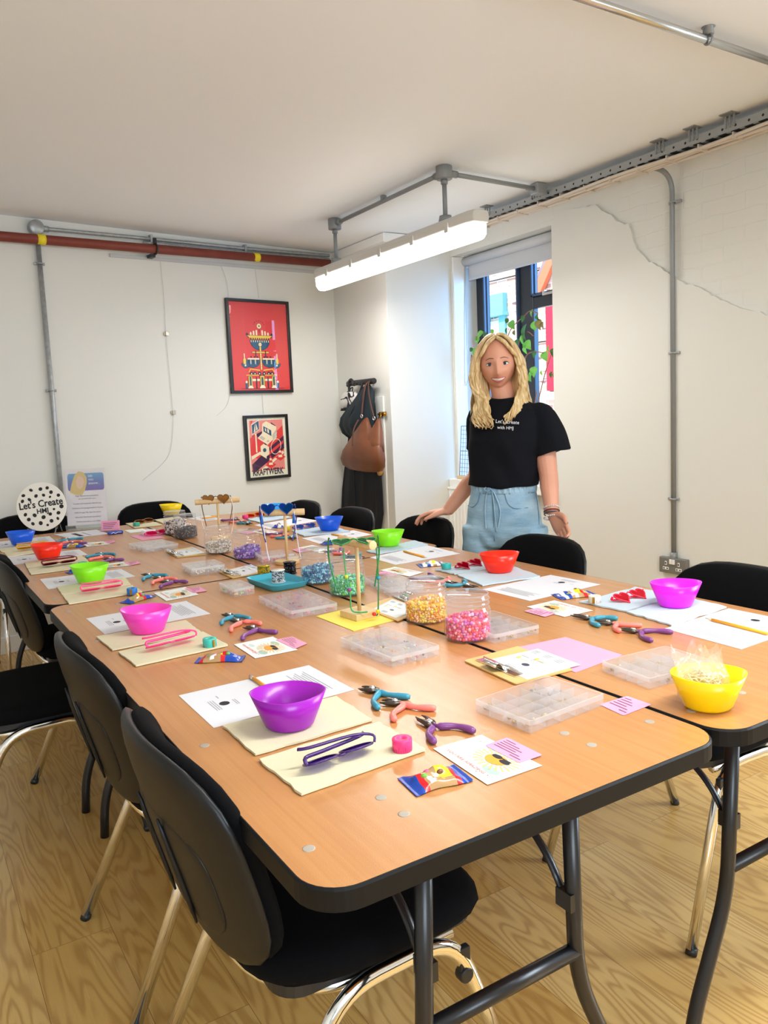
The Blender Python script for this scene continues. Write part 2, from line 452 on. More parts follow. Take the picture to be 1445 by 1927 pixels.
for (a0, a1, c0, c1) in ((MR, yl, OZ0 + .05, OZ1 - .06), (OY0 + .05, ML, TZ1, OZ1 - .06)):
    for q in range(2):
        e0 = .010 * q; b.box2((WP - .02 + .02 * q, a0 + e0, c0 + e0), (WP + .015, a0 + e0 + .012, c1 - e0)); b.box2((WP - .02 + .02 * q, a1 - e0 - .012, c0 + e0), (WP + .015, a1 - e0, c1 - e0))
        b.box2((WP - .02 + .02 * q, a0, c0 + e0), (WP + .015, a1, c0 + e0 + .012)); b.box2((WP - .02 + .02 * q, a0, c1 - e0 - .012), (WP + .015, a1, c1 - e0))
b.build('sash', mat('slate_blue_frame', srgb(70, 88, 116), .35), win)
b = MB()
for (a0, a1, c0, c1) in ((MR, yl, OZ0 + .05, OZ1 - .06), (OY0 + .05, ML, TZ1, OZ1 - .06), (OY0 + .05, ML, OZ0 + .05, TZ0)):
    b.poly([(WP + .04, a0, c0), (WP + .04, a1, c0), (WP + .04, a1, c1), (WP + .04, a0, c1)])
b.build('pane', PANE, win)
b = MB(); hp = onx(1035, 552, WP - .02); b.box((WP - .03, hp.y, hp.z), (.03, .09, .016)); b.box((WP - .04, hp.y + .03, hp.z + .012), (.02, .02, .02)); b.build('window_handle', CHROME, win)
b = MB()
fr(b, S0, S1, SZ0, SZ0 + .05, 3.25); fr(b, S0, S1, SZ1 - .05, SZ1, 3.25); fr(b, S0, S0 + .05, SZ0 + .05, SZ1 - .05, 3.25); fr(b, S1 - .05, S1, SZ0 + .05, SZ1 - .05, 3.25); fr(b, -1.03, -.97, SZ0 + .05, SZ1 - .05, 3.25)
w2 = struct(b, 'window_2', WINFRAME, label='second dark framed window nearer the viewer', bevel=.004)
b = MB(); b.poly([(3.29, S0 + .05, SZ0 + .05), (3.29, S1 - .05, SZ0 + .05), (3.29, S1 - .05, SZ1 - .05), (3.29, S0 + .05, SZ1 - .05)]); b.build('pane', PANE, w2)
b = MB(); b.box2((-1.6, FY - .14, .95), (.4, FY - .09, 1.0)); b.box2((-1.6, FY - .14, 2.2), (.4, FY - .09, 2.25)); b.box2((-1.6, FY - .14, 1.0), (-1.55, FY - .09, 2.2)); b.box2((.35, FY - .14, 1.0), (.4, FY - .09, 2.2)); b.box2((-.63, FY - .14, 1.0), (-.57, FY - .09, 2.2))
w3 = struct(b, 'fill_window_3', WINFRAME, label='dark framed window added behind the viewer for the front fill light', bevel=.004)  # unseen window, added to go with the front fill light
b = MB(); b.poly([(-1.55, FY - .11, 1.0), (.35, FY - .11, 1.0), (.35, FY - .11, 2.2), (-1.55, FY - .11, 2.2)]); b.build('pane', PANE, w3)
# sill
b = MB(); b.box2((WX - .075, OY0 - .015, OZ0 - .06), (WP, NY - .006, OZ0 + .003)); struct(b, 'trim_2', GLOSSWHITE, label='white window sill board', bevel=.006)
# architrave board at the left jamb
b = MB(); b.box2((WX + .002, NY - .030, OZ0 + .004), (WX + .10, NY - .012, OZ1 - .002)); struct(b, 'trim_3', GLOSSWHITE, label='white lining board on the left side of the window opening', bevel=.004)
# ---------------------------------------------------------------- outside, across the lane
def brick_mat():
    m = mat('pale_brick', (0.6, 0.4, 0.3), 0.8); k = NT(m); c = k.coords()
    sp = k.n('SeparateXYZ'); k.l(c, sp.inputs[0]); cb = k.n('CombineXYZ'); k.l(sp.outputs[1], cb.inputs[0]); k.l(sp.outputs[2], cb.inputs[1])
    br = k.n('TexBrick'); k.l(cb.outputs[0], br.inputs['Vector']); br.inputs['Scale'].default_value = 1
    br.inputs['Brick Width'].default_value = .23; br.inputs['Row Height'].default_value = .077; br.inputs['Mortar Size'].default_value = .008
    br.inputs['Color1'].default_value = (*srgb(238, 214, 200), 1); br.inputs['Color2'].default_value = (*srgb(206, 150, 128), 1); br.inputs['Mortar'].default_value = (*srgb(236, 228, 220), 1)
    dk = k.ramp(k.noise(k.mapping(cb.outputs[0], (3.2, 11, 1)), 1.0, 1), [(0.60, (0, 0, 0)), (0.66, (1, 1, 1))])
    k.set('Base Color', k.mix(k.math('MULTIPLY', dk, k.math('SUBTRACT', 1.0, br.outputs['Fac'])), br.outputs['Color'], srgb(120, 90, 96)))
    return m
BX = 8.5
bld = thing('brick_building', 'pale sunlit brick building seen through the window across the lane', 'building', (BX, 9, 0))
b = MB(); b.box2((0, -8, -3), (.4, 6, 7.5)); b.build('wall', brick_mat(), bld)
TEAL = mat('turquoise_paint', srgb(110, 186, 196), .6); REDP = mat('crimson_paint', srgb(196, 26, 52), .5); BLUEGREY = mat('slate_tile', srgb(110, 130, 160), .6)
b = MB(); b.box2((-.10, .45, 2.86), (0, 1.10, 3.16)); b.box2((-.14, .42, 2.80), (0, 1.12, 2.86)); b.box2((-.05, .47, .9), (0, .62, 2.8)); b.box2((-.05, .88, .9), (0, 1.08, 2.8)); b.build('window_surround', TEAL, bld)
b = MB(); b.box2((-.02, .62, .9), (0, .88, 2.74)); b.build('window_pane', mat('pale_window', srgb(226, 236, 246), .2), bld)
b = MB(); b.box2((-.06, -.70, 1.52), (0, -.50, 2.80)); b.box2((-.06, -1.5, 1.52), (0, -.75, 1.62)); b.build('red_window_frame', REDP, bld)
b = MB(); b.box2((-.12, -1.7, 1.38), (0, -.42, 1.50)); b.build('window_ledge', mat('stone', srgb(214, 208, 200), .8), bld)
b = MB(); b.X = None
b.tube([(-.05, -.22, 3.05), (-.05, -.75, 3.75), (-.05, -1.3, 4.5)], .055, 8); b.build('gutter', BLUEGREY, bld)
b = MB(); b.prism([(-.25, 3.08), (-.42, 3.02), (-1.5, 4.5), (-1.2, 4.6)], 0, .08); 
for i, v in enumerate(b.v): b.v[i] = Vector((-.02 - v.z, v.x, v.y))
b.build('gable_brickwork', mat('orange_brick', srgb(206, 110, 78), .8), bld)
b = MB(); b.tube([(-.03, 2.5, 3.42), (-.03, -2, 3.36)], .012, 6); b.tube([(-.03, 2.5, 2.30), (-.03, -2, 2.28)], .012, 6); b.build('cable', BLACKPAINT, bld)
b = MB(); b.box2((WX + .4, -4, -.3), (BX, 17, -.1)); tag(b.build('pavement', mat('paving', srgb(190, 186, 180), .9)), 'pale paving of the lane outside', None, None, 'structure')

# ---------------------------------------------------------------- roller blind
rb = thing('roller_blind', 'white roller blind pulled down a little at the top of the window', 'blind', (3.205, 3.35, 2.318))
b = MB(); b.cyl((0, -.55, 0), (0, .44, 0), .030, 20); b.build('roller', mat('blind_fabric', srgb(206, 210, 216), .7), rb)
b = MB(); b.box2((.022, -.55, -.118), (.025, .425, 0)); b.box2((.016, -.55, -.128), (.032, .425, -.112)); b.build('blind_fabric', mat('blind_fabric'), rb, bevel=.003)
b = MB(); b.box2((-.035, .44, -.04), (.035, .446, .034)); b.box2((-.035, .40, .030), (.035, .446, .034)); b.build('bracket', GLOSSWHITE, rb)
b = MB(); b.tube([(0, .435, -.02), (-.02, .437, -.4), (-.03, .437, -.82), (-.028, .428, -.86), (-.02, .420, -.82), (-.005, .42, -.4), (0, .43, -.02)], .0032, 6); b.build('chain', mat('pale_bead_chain', srgb(206, 210, 214), .4), rb)

# ---------------------------------------------------------------- radiator below the sill
rd = thing('radiator', 'white panel radiator under the window sill', 'radiator', (WX - .055, 3.36, 0))
b = MB(); b.box2((-.028, -.38, .14), (.028, .455, .735))
b.build('panel', GLOSSWHITE, rd, bevel=.008)
b = MB()
for i in range(20): b.box((-.030, -.345 + i * .041, .44), (.012, .018, .50))
b.build('fins', GLOSSWHITE, rd, bevel=.004)
b = MB(); b.box2((-.034, -.385, .728), (.034, .46, .742)); b.build('top_grille', GLOSSWHITE, rd, bevel=.003)
b = MB(); b.box2((.028, -.2, .3), (.054, -.15, .6)); b.box2((.028, .25, .3), (.054, .3, .6)); b.build('wall_bracket', GALV, rd)

# ---------------------------------------------------------------- ceiling light
def light_fitting(loc, label, rz=0, hung=True):
    L = thing('fluorescent_light', label, 'ceiling light', loc, rz, )
    hl = .815
    prof = [(-.055, .0), (-.060, .03), (-.050, .055), (.050, .055), (.060, .03), (.055, .0)]
    def shell(pr, h, taper):
        b = MB(); n = len(pr); ring = []
        for (y, s) in ((-h, taper), (-h + .05, 1), (h - .05, 1), (h, taper)):
            ring.append([(x * s, y, z) for x, z in pr])
        vs = [p for r in ring for p in r]; fs = []
        for j in range(3):
            for i in range(n): fs.append((j * n + i, j * n + (i + 1) % n, (j + 1) * n + (i + 1) % n, (j + 1) * n + i))
        fs += [tuple(range(n))[::-1], tuple(range(3 * n, 4 * n))]
        return b.add(vs, fs)
    shell(prof, hl, .8).build('housing', mat('light_housing', srgb(208, 206, 200), .45), L, bevel=.006)
    dif = [(-.056, -.001), (-.052, -.05), (-.03, -.075), (.03, -.075), (.052, -.05), (.056, -.001)]
    shell(dif, hl - .01, .75).build('diffuser', glow('lit_diffuser', (1.0, 0.975, 0.93), TUBE_GLOW), L, bevel=.01)
    for q in (-.62, -.32, 0, .32, .62):
        b = MB(); b.box((-.061, q, .008), (.006, .03, .045)); b.box((.061, q, .008), (.006, .03, .045)); b.build('clip', mat('light_housing'), L, bevel=.002)
    return L
lf = light_fitting((2.085, 3.035, 2.155), 'long lit fluorescent batten light hung from grey conduit by the window')
lg = light_fitting((1.15, -.25, 2.30), 'second fluorescent batten light out of view near the doorway', 1.2)
def tubelight(loc, rz, e):
    a = lamp('tube_light', 'AREA', e, (1.0, 0.975, 0.93), loc); a.data.shape = 'RECTANGLE'; a.data.size = .10; a.data.size_y = 1.55; a.rotation_euler = (0, 0, rz); return a
tubelight((2.085, 3.035, 2.073), 0, TUBE_LIGHT)
tubelight((1.15, -.25, 2.215), 1.2, TUBE_LIGHT * 1.6)

def junction(b, c, r=.036, h=.045, ax='z'):
    if ax == 'z': b.lathe([(r * .97, -h), (r, -h + .004), (r, -.002), (r * .94, 0)], 20, c)
    else: b.lathe([(r * .97, -h), (r, -h + .004), (r, -.002), (r * .94, 0)], 20, c)
cl = thing('conduit_frame', 'grey steel conduit on the ceiling with drop rods holding the lit lamp', 'conduit', (2.085, 2.5, CZ))
Z = -.03
b = MB(); b.cyl((0, 0, Z), (0, 1.125, Z), .0115, 12); b.cyl((0, 0, Z), (.66, .035, Z), .0115, 12); b.build('pipe', GALVDARK, cl)
for y in (0, 1.127):
    b = MB(); junction(b, (0, y, 0), .040, .062); b.cyl((0, y + (.03 if y == 0 else -.03), Z), (0, y + (.075 if y == 0 else -.075), Z), .017, 12)
    if y == 0: b.cyl((.03, .001, Z), (.08, .004, Z), .017, 12)
    b.build('junction_box', GALVDARK, cl)
    b = MB(); b.cyl((0, y, -.06), (0, y, -.262), .0115, 12); b.cyl((0, y, -.06), (0, y, -.085), .017, 12); b.cyl((0, y, -.235), (0, y, -.268), .030, 16, r2=.036); b.build('drop_rod', GALVDARK, cl)
b = MB(); b.box((0, .56, -.013), (.03, .022, .026)); b.build('pipe_clip', GALVDARK, cl, bevel=.003)
b = MB(); b.box((.655, .035, -.03), (.07, .06, .058)); b.build('junction_box', GALVDARK, cl, bevel=.006)

cc = thing('ceiling_conduit', 'bright steel conduit crossing the ceiling at the upper right', 'conduit', (1.2, .963, CZ))
b = MB(); b.cyl((0, 0, -.036), (1.60, .012, -.036), .0125, 14); b.build('pipe', mat('bright_steel', srgb(196, 198, 198), .25, .9), cc)
q = spot(1345, 45, CZ)
b = MB(); b.lathe([(.018, -.022), (.016, -.002), (.022, 0)], 14, (q.x - 1.2, .0, 0)); b.tube([(q.x - 1.2, .016 * math.cos(t), -.036 + .016 * math.sin(t)) for t in np.linspace(0, 2 * PI, 17)[:-1]], .004, 6, True); b.build('saddle_clip', GALVDARK, cc)

# perforated cable tray with cables, running below the ceiling along the right wall
ct = thing('cable_tray', 'perforated grey steel cable tray carrying cables along the right wall', 'cable tray', (2.83, 0, 2.405))
y0, y1 = -2.6, 3.12
m = mat('perforated_tray', srgb(150, 154, 156), .45, .25); k = NT(m); c = k.coords()
sp = k.n('SeparateXYZ'); k.l(c, sp.inputs[0])
fy = k.math('SUBTRACT', k.math('FRACT', k.math('MULTIPLY', sp.outputs[1], 1 / .062)), .5)
dy = k.math('MULTIPLY', fy, .062); dz = k.math('SUBTRACT', sp.outputs[2], .022)
d2 = k.math('ADD', k.math('MULTIPLY', dy, dy), k.math('MULTIPLY', dz, dz))
hole = k.math('LESS_THAN', d2, .0055 ** 2)
slot = k.math('MULTIPLY', k.math('LESS_THAN', k.math('ABSOLUTE', dy), .020), k.math('LESS_THAN', k.math('ABSOLUTE', k.math('SUBTRACT', sp.outputs[2], .001)), .0025))
k.set('Base Color', k.mix(k.math('MAXIMUM', hole, slot), srgb(152, 156, 158), srgb(20, 20, 22)))
b = MB(); b.box2((-.042, y0, .004), (-.039, y1, .038)); b.box2((.060, y0, .004), (.063, y1, .038)); b.box2((-.042, y0, 0), (.063, y1, .003)); b.build('tray', m, ct)
CABLE = mat('pale_cable', srgb(206, 196, 184), .5)
for i, (x, z, r) in enumerate(((-.03, -.012, .008), (-.010, -.014, .010), (.016, -.012, .008), (.04, -.014, .009))):
    b = MB(); pts = [(x + .004 * math.sin(y * 5 + i), y, z + .004 * math.sin(y * 7 + 2 * i)) for y in np.linspace(y0, y1, 60)]; b.tube(pts, r, 8); b.build('cable', CABLE, ct)
for y in np.arange(y0 + .1, y1, .17): b = MB(); b.box((.004, y, -.013), (.086, .005, .026)); b.build('cable_tie', CABLE, ct)
for y in (1.42, 1.60, 1.78, 2.62, 3.02):
    b = MB()
    for q in (-.02, 0, .02): b.box2((-.047, y + q - .004, .02), (-.042, y + q + .004, .073))
    b.box2((-.078, y - .03, .069), (-.02, y + .03, .073)); b.build('hanger_bracket', GALVDARK, ct)

wc = thing('wall_conduit', 'grey steel conduit bending down the right wall to a double socket', 'conduit', (WX - .028, 1.925, 0))
b = MB(); b.tube(filletpath([(-.235, .045, 2.425), (0, .012, 2.425), (0, -.005, .465)], .15, 12), .0125, 14); b.build('pipe', GALVDARK, wc)
for py in (381, 664, 938):
    z = onx(1275, py, WX).z
    b = MB(); b.tube([(.0155 * math.cos(t), .0155 * math.sin(t), z) for t in np.linspace(0, 2 * PI, 17)[:-1]], .005, 6, True, up=(0, 0, 1)); b.box((.010, -.02, z), (.02, .03, .014)); b.box((.010, .02, z), (.02, .03, .014)); b.build('saddle_clip', GALV, wc, bevel=.002)
b = MB(); b.cyl((0, -.005, .455), (0, -.005, .50), .019, 14); b.build('coupling', GALVDARK, wc)
so = thing('double_socket', 'grey metal-clad double power socket low on the right wall', 'socket', (WX - .018, 1.915, .43))
b = MB(); b.box2((-.028, -.085, -.042), (.018, .085, .042)); b.build('back_box', mat('grey_hammered', srgb(128, 128, 124), .4, .3), so, bevel=.005)
WPLAS = mat('white_plastic', srgb(240, 240, 238), .35)
for s in (-1, 1):
    b = MB(); b.box((-.029, s * .040, -.016), (.003, .036, .014)); b.box((-.029, s * .040, .012), (.003, .012, .02)); b.build('socket_insert', WPLAS, so)
    for dy, dz, w_, h_ in ((0, .012, .006, .010), (-.010, -.016, .008, .006), (.010, -.016, .008, .006)): b = MB(); b.box((-.031, s * .040 + dy, dz), (.002, w_, h_)); b.build('pin_hole', BLACKPLASTIC, so)
    b = MB(); b.box((-.031, s * .009, .022), (.007, .015, .026)); b.build('rocker_switch', WPLAS, so, bevel=.002)

# ---------------------------------------------------------------- back wall services
def wallthing(name, label, cat, **kw):
    o = thing(name, label, cat, (BW0.x, BW0.y, 0), math.atan2(BWD.y, BWD.x), **kw); return o        # local X along wall, -Y into the room
rp = wallthing('red_pipe', 'red oxide painted steel pipe along the top of the back wall', 'pipe')
sL, zL = onbackz(0, 443, .09); sR, zR = onbackz(610, 494, .09)
b = MB(); b.cyl((sL - 1.6, -.075, zL - (zR - zL) * 1.6 / (sR - sL)), (2.535, -.075, zR), .027, 18); b.build('pipe', RED_OXIDE, rp)
for px in (79, 484):
    s, z = onbackz(px, 443 + (px / 610) * 51 + (3 if px < 100 else 1), .09); z = zL + (s - sL) * (zR - zL) / (sR - sL)
    b = MB(); b.cyl((s - .022, -.075, z), (s + .022, -.075, z), .0285, 18); b.build('yellow_tape_band', YELLOWTAPE, rp)
s, z = onbackz(294, 466, .09); z = zL + (s - sL) * (zR - zL) / (sR - sL)
b = MB(); b.tube([(s, -.075 + .031 * math.cos(t), z + .031 * math.sin(t)) for t in np.linspace(0, 2 * PI, 21)[:-1]], .006, 6, True, up=(1, 0, 0)); b.box((s - .015, -.035, z - .04), (.03, .07, .02)); b.box((s, -.075, z + .045), (.02, .012, .04)); b.box((s, -.0375, z + .0), (.016, .073, .012)); b.build('pipe_bracket', BLACKPLASTIC, rp)

bc = wallthing('wall_conduit', 'grey conduit run from a round box along the back wall just under the ceiling', 'conduit')
sj, zj = onbackz(68, 428, .03)
s1, z1 = onbackz(285, 449, .03); s2, z2 = onbackz(462, 467, .03); s3, z3 = onbackz(560, 474, .03); s4, z4 = onbackz(625, 481, .03)
b = MB(); b.tube(smoothpath([(sj + .03, -.02, zj), (s1, -.02, z1), (s2, -.02, z2), (s3, -.02, z3 - .006), (2.545, -.02, z4)], 6), .0115, 12); b.tube(smoothpath([(s1 - .05, -.02, z1 - .026), (s2, -.02, z2 - .026), (s3, -.02, z3 - .03), (2.545, -.02, z4 - .026)], 6), .009, 10); b.build('pipe', GALV, bc)
b = MB(); b.X = Matrix(((1, 0, 0, sj), (0, 0, 1, 0), (0, 1, 0, zj), (0, 0, 0, 1))); b.lathe([(.038, -.048), (.042, -.044), (.042, -.002), (.04, 0)], 24); b.build('round_junction_box', GALV, bc)
b = MB(); b.cyl((sj + .03, -.02, zj), (sj + .07, -.02, zj), .017, 12); b.build('coupling', GALV, bc)
for s, z in ((s1, z1), (s2, z2)):
    b = MB(); b.box((s, -.018, z), (.016, .036, .050)); b.build('saddle_clip', GALV, bc, bevel=.003)
vc = wallthing('vertical_conduit', 'steel conduit running straight down the back wall behind the round sign', 'conduit')
q = [onbackz(px, py, .02) for px, py in ((72, 445), (75, 496), (94, 735), (110, 890))]
b = MB(); sv = sj + .005; b.cyl((sv, -.02, zj - .03), (sv, -.02, .12), .0135, 14); b.build('pipe', GALV, vc)
for (s, z) in q[1:3]:
    b = MB(); b.box((sv, -.008, z), (.06, .014, .016)); b.cyl((sv - .024, -.018, z), (sv - .024, -.014, z), .006, 8); b.cyl((sv + .024, -.018, z), (sv + .024, -.014, z), .006, 8); b.tube([(sv + .0165 * math.cos(t), -.02 + .0165 * math.sin(t), z) for t in np.linspace(0, 2 * PI, 17)[:-1]], .004, 6, True, up=(0, 0, 1)); b.build('saddle_clip', GALV, vc, bevel=.002)
pr = wallthing('picture_rail', 'slim grey hanging rail under the red pipe on the back wall', 'picture rail')
sa, za = onbackz(207, 480, .01); sb, zb = onbackz(596, 512, .01)
b = MB(); b.add([(sa, -.012, za - .010), (sb, -.012, zb - .010), (sb, -.012, zb + .010), (sa, -.012, za + .010), (sa, 0, za - .010), (sb, 0, zb - .010), (sb, 0, zb + .010), (sa, 0, za + .010)],
    [(0, 1, 2, 3), (4, 7, 6, 5), (0, 4, 5, 1), (3, 2, 6, 7), (0, 3, 7, 4), (1, 5, 6, 2)]); b.build('rail', mat('rail_grey', srgb(196, 198, 198), .4, .2), pr)
WIRE = mat('hanging_wire', srgb(200, 198, 190), .4)
def wire(pts, label, hooks=()):
    o = wallthing('hanging_wire', label, 'wire')
    P = [onbackz(px, py, .006) for px, py in pts]
    b = MB(); b.tube(smoothpath([(s, -.006, z) for s, z in P], 6), .0012, 5); b.build('wire', WIRE, o)
    for px, py in hooks:
        s, z = onbackz(px, py, .01); b = MB(); b.box((s + .004, -.010, z), (.022, .016, .026)); b.box((s - .010, -.006, z), (.008, .008, .02)); b.build('picture_hook', mat('nickel', srgb(186, 180, 164), .35, .6), o, bevel=.002)
wire(((302, 492), (309, 570), (313, 640), (322, 735), (326, 785), (322, 840), (308, 870), (268, 904)), 'thin wire with two small metal hooks in the middle of the back wall', ((313, 628), (326, 776)))
wire(((416, 500), (429, 545), (430, 640), (433, 720), (428, 760), (408, 782)), 'thin loose wire hanging past the left edge of the red poster')
wire(((480, 506), (485, 545), (487, 561)), 'short thin wire from the rail to the top of the red poster')
wire(((493, 741), (496, 779)), 'short thin wire from the red poster down to the lower poster')

# ---------------------------------------------------------------- framed posters
FRAMEB = mat('black_frame', (0.012, 0.012, 0.013), .35)
GLASSF = clear('poster_glass', (1, 1, 1), .0)
def poster(name, label, corners, paper):
    P = [onbackz(*c, .02) for c in corners]       # tl tr br bl
    x0 = (P[0][0] + P[3][0]) / 2; x1 = (P[1][0] + P[2][0]) / 2; z1 = (P[0][1] + P[1][1]) / 2; z0 = (P[2][1] + P[3][1]) / 2
    W, H = x1 - x0, z1 - z0
    c = BW0 + BWD * ((x0 + x1) / 2)
    o = thing(name, label, 'poster', (c.x, c.y, (z0 + z1) / 2), math.atan2(BWD.y, BWD.x))
    fw_ = .020; b = MB()
    b.box2((-W / 2, -.026, -H / 2), (-W / 2 + fw_, -.001, H / 2)); b.box2((W / 2 - fw_, -.026, -H / 2), (W / 2, -.001, H / 2))
    b.box2((-W / 2 + fw_, -.026, H / 2 - fw_), (W / 2 - fw_, -.001, H / 2)); b.box2((-W / 2 + fw_, -.026, -H / 2), (W / 2 - fw_, -.001, -H / 2 + fw_))
    b.build('frame', FRAMEB, o, bevel=.002)
    b = MB(); b.box2((-W / 2 + fw_, -.014, -H / 2 + fw_), (W / 2 - fw_, -.002, H / 2 - fw_)); b.build('print_sheet', paper, o)
    b = MB(); b.poly([(-W / 2 + fw_, -.021, -H / 2 + fw_), (W / 2 - fw_, -.021, -H / 2 + fw_), (W / 2 - fw_, -.021, H / 2 - fw_), (-W / 2 + fw_, -.021, H / 2 - fw_)]); b.build('glass', GLASSF, o)
    return o, W - 2 * fw_, H - 2 * fw_
class Art:
    """flat shapes on a sheet, each a hair above the last; u to the right, v up, both 0..1"""
    def __init__(self, W, H, y=-.0145): self.W, self.H, self.y, self.b, self.mats, self.k = W, H, y, MB(), [], 0
    def mi(self, m):
        if m not in self.mats: self.mats.append(m)
        return self.mats.index(m)
    def p(self, pts, m):
        self.k += 1; y = self.y - .00003 * self.k
        self.b.poly([((u - .5) * self.W, y, (v - .5) * self.H) for u, v in pts], self.mi(m)); return self
    def r(self, u0, v0, u1, v1, m): return self.p([(u0, v0), (u1, v0), (u1, v1), (u0, v1)], m)
    def c(self, u, v, r, m, a0=0, a1=360, ry=None):
        k = self.W / self.H; ry = ry or r
        return self.p([(u + r * math.cos(math.radians(a)), v + ry * k * math.sin(math.radians(a))) for a in np.linspace(a0, a1, 21)[:(-1 if a1 - a0 >= 360 else None)]], m)
    def ln(self, u0, v0, u1, v1, t, m):
        k = self.W / self.H; d = Vector((u1 - u0, (v1 - v0) / k)).normalized(); n = Vector((-d.y, d.x)) * t / 2
        return self.p([(u0 + n.x, v0 + n.y * k), (u1 + n.x, v1 + n.y * k), (u1 - n.x, v1 - n.y * k), (u0 - n.x, v0 - n.y * k)], m)
    def done(self, name, o): return self.b.build(name, self.mats, o)
INK = lambda n, r, g, b: mat('ink_' + n, srgb(r, g, b), .5)
RED, YEL, BLU, CRE, PNK, PUR, DRK = INK('red', 222, 60, 62), INK('yellow', 238, 200, 70), INK('blue', 34, 88, 120), INK('cream', 240, 226, 196), INK('pink', 232, 138, 132), INK('purple', 62, 28, 66), INK('dark', 40, 30, 48)
o, W, H = poster('framed_poster', 'black framed red poster with a blue and yellow machine drawing', ((425, 561), (543, 567), (551, 738), (435, 741)), RED)
a = Art(W, H)
cx = .5
for q in range(7): t = PI * (q + .5) / 7; a.c(cx + .09 * math.cos(t), .745 + .05 * math.sin(t), .007, DRK)
a.c(cx, .735, .042, DRK).c(cx, .735, .038, CRE).c(cx, .735, .022, YEL).c(cx, .735, .010, DRK)
a.r(cx - .006, .66, cx + .006, .70, DRK)
for s in (-1, 1):
    for q, hh in ((.10, .67), (.15, .655), (.05, .68)): a.r(cx + s * q - .014, .60, cx + s * q + .014, hh, CRE).c(cx + s * q, hh, .014, CRE, 0, 180)
    a.c(cx + s * .215, .638, .022, DRK)
a.p([(cx - .235, .63), (cx + .235, .63), (cx + .20, .60), (cx - .20, .60)], DRK)
a.p([(cx - .22, .626), (cx + .22, .626), (cx + .15, .585), (cx - .15, .585)], YEL)
a.c(cx, .575, .175, DRK, 180, 360, .155).c(cx, .573, .165, BLU, 180, 360, .145)
for q in range(-4, 5): a.r(cx + q * .038 - .010, .555, cx + q * .038 + .010, .60, DRK).r(cx + q * .038 - .006, .55, cx + q * .038 + .006, .575, CRE)
a.c(cx, .525, .032, DRK).c(cx, .525, .027, CRE).c(cx, .525, .014, YEL)
a.r(cx - .018, .235, cx + .018, .50, DRK).r(cx - .013, .235, cx + .013, .50, YEL)
a.r(cx - .15, .425, cx + .15, .445, DRK).r(cx - .145, .428, cx + .145, .442, YEL)
for s in (-1, 1):
    a.r(cx + s * .085 - .008, .38, cx + s * .085 + .008, .455, DRK)
    a.r(cx + s * .13 - .10, .352, cx + s * .13 + .10, .368, CRE)
    for q in (.06, .11, .17): a.c(cx + s * q, .382, .013, DRK)
    a.c(cx + s * .15, .35, .14, DRK, 180, 360, .12).c(cx + s * .15, .348, .13, BLU, 180, 360, .11)
    for q in (.06, .10, .14, .18, .22): a.r(cx + s * q - .007, .30, cx + s * q + .007, .35, CRE if q in (.10, .18) else DRK)
    a.c(cx + s * .27, .31, .075, DRK, 180, 360).c(cx + s * .27, .308, .068, BLU, 180, 360).c(cx + s * .275, .285, .015, CRE)
    a.r(cx + s * .285 - .026, .30, cx + s * .285 + .026, .365, DRK).r(cx + s * .285 - .022, .30, cx + s * .285 + .022, .362, YEL).r(cx + s * .285 - .008, .36, cx + s * .285 + .008, .42, CRE)
    a.p([(cx + s * .03, .235), (cx + s * .20, .25), (cx + s * .23, .205), (cx + s * .215, .205), (cx + s * .19, .238), (cx + s * .03, .222)], YEL)
    for q in (.04, .12, .18): a.c(cx + s * q, .19, .030, DRK).c(cx + s * q, .19, .010, CRE)
    a.r(cx + s * .16 - .11, .168, cx + s * .16 + .11, .178, YEL)
    a.r(cx + s * .205 - .038, .03, cx + s * .205 + .038, .165, DRK).r(cx + s * .205 - .032, .03, cx + s * .205 + .032, .16, YEL).r(cx + s * .205 - .016, .03, cx + s * .205 + .016, .155, BLU)
    a.c(cx + s * .205, .02, .045, CRE, 0, 180).r(cx + s * .275 - .018, .02, cx + s * .275 + .018, .095, BLU).c(cx + s * .275, .095, .018, CRE)
    a.r(cx + s * .10 - .07, .105, cx + s * .10 + .07, .13, CRE).r(cx + s * .10 - .009, .02, cx + s * .10 + .009, .15, DRK)
a.r(cx - .044, .025, cx + .044, .17, DRK).r(cx - .036, .025, cx + .036, .165, YEL).r(cx - .018, .025, cx + .018, .15, BLU).c(cx, .02, .05, CRE, 0, 180)
a.r(.13, .018, .88, .022, DRK)
for q in range(8): a.c(cx, .26 + q * .025, .008, CRE)
a.done('artwork', o)
o, W, H = poster('framed_poster', 'smaller black framed concert poster with an angled cream computer', ((461, 781), (543, 780), (545, 899), (464, 904)), INK('paper', 232, 230, 208))
a = Art(W, H)
a.r(.06, .12, .93, .96, PNK)
a.p([(.06, .10), (.06, .50), (.32, .62), (.48, .50), (.60, .60), (.93, .78), (.93, .10)], RED).p([(.10, .96), (.17, .96), (.10, .88)], RED)
a.p([(.06, .28), (.06, .38), (.55, .18), (.93, .36), (.93, .12), (.06, .12)], PNK).p([(.12, .70), (.40, .78), (.62, .60), (.30, .46), (.12, .58)], PUR)
a.p([(.06, .66), (.20, .72), (.42, .60), (.42, .46), (.06, .46)], RED).p([(.66, .70), (.93, .86), (.93, .62), (.80, .52)], RED).p([(.62, .92), (.74, .86), (.74, .80), (.62, .84)], PUR)
a.p([(.08, .22), (.50, .46), (.94, .68), (.94, .46), (.60, .30), (.10, .06)], PUR).p([(.08, .36), (.08, .30), (.30, .38), (.46, .30), (.46, .34), (.30, .43)], CRE)
a.p([(.18, .06), (.90, .42), (.93, .38), (.24, .03)], CRE).p([(.50, .40), (.92, .60), (.92, .55), (.52, .35)], RED)
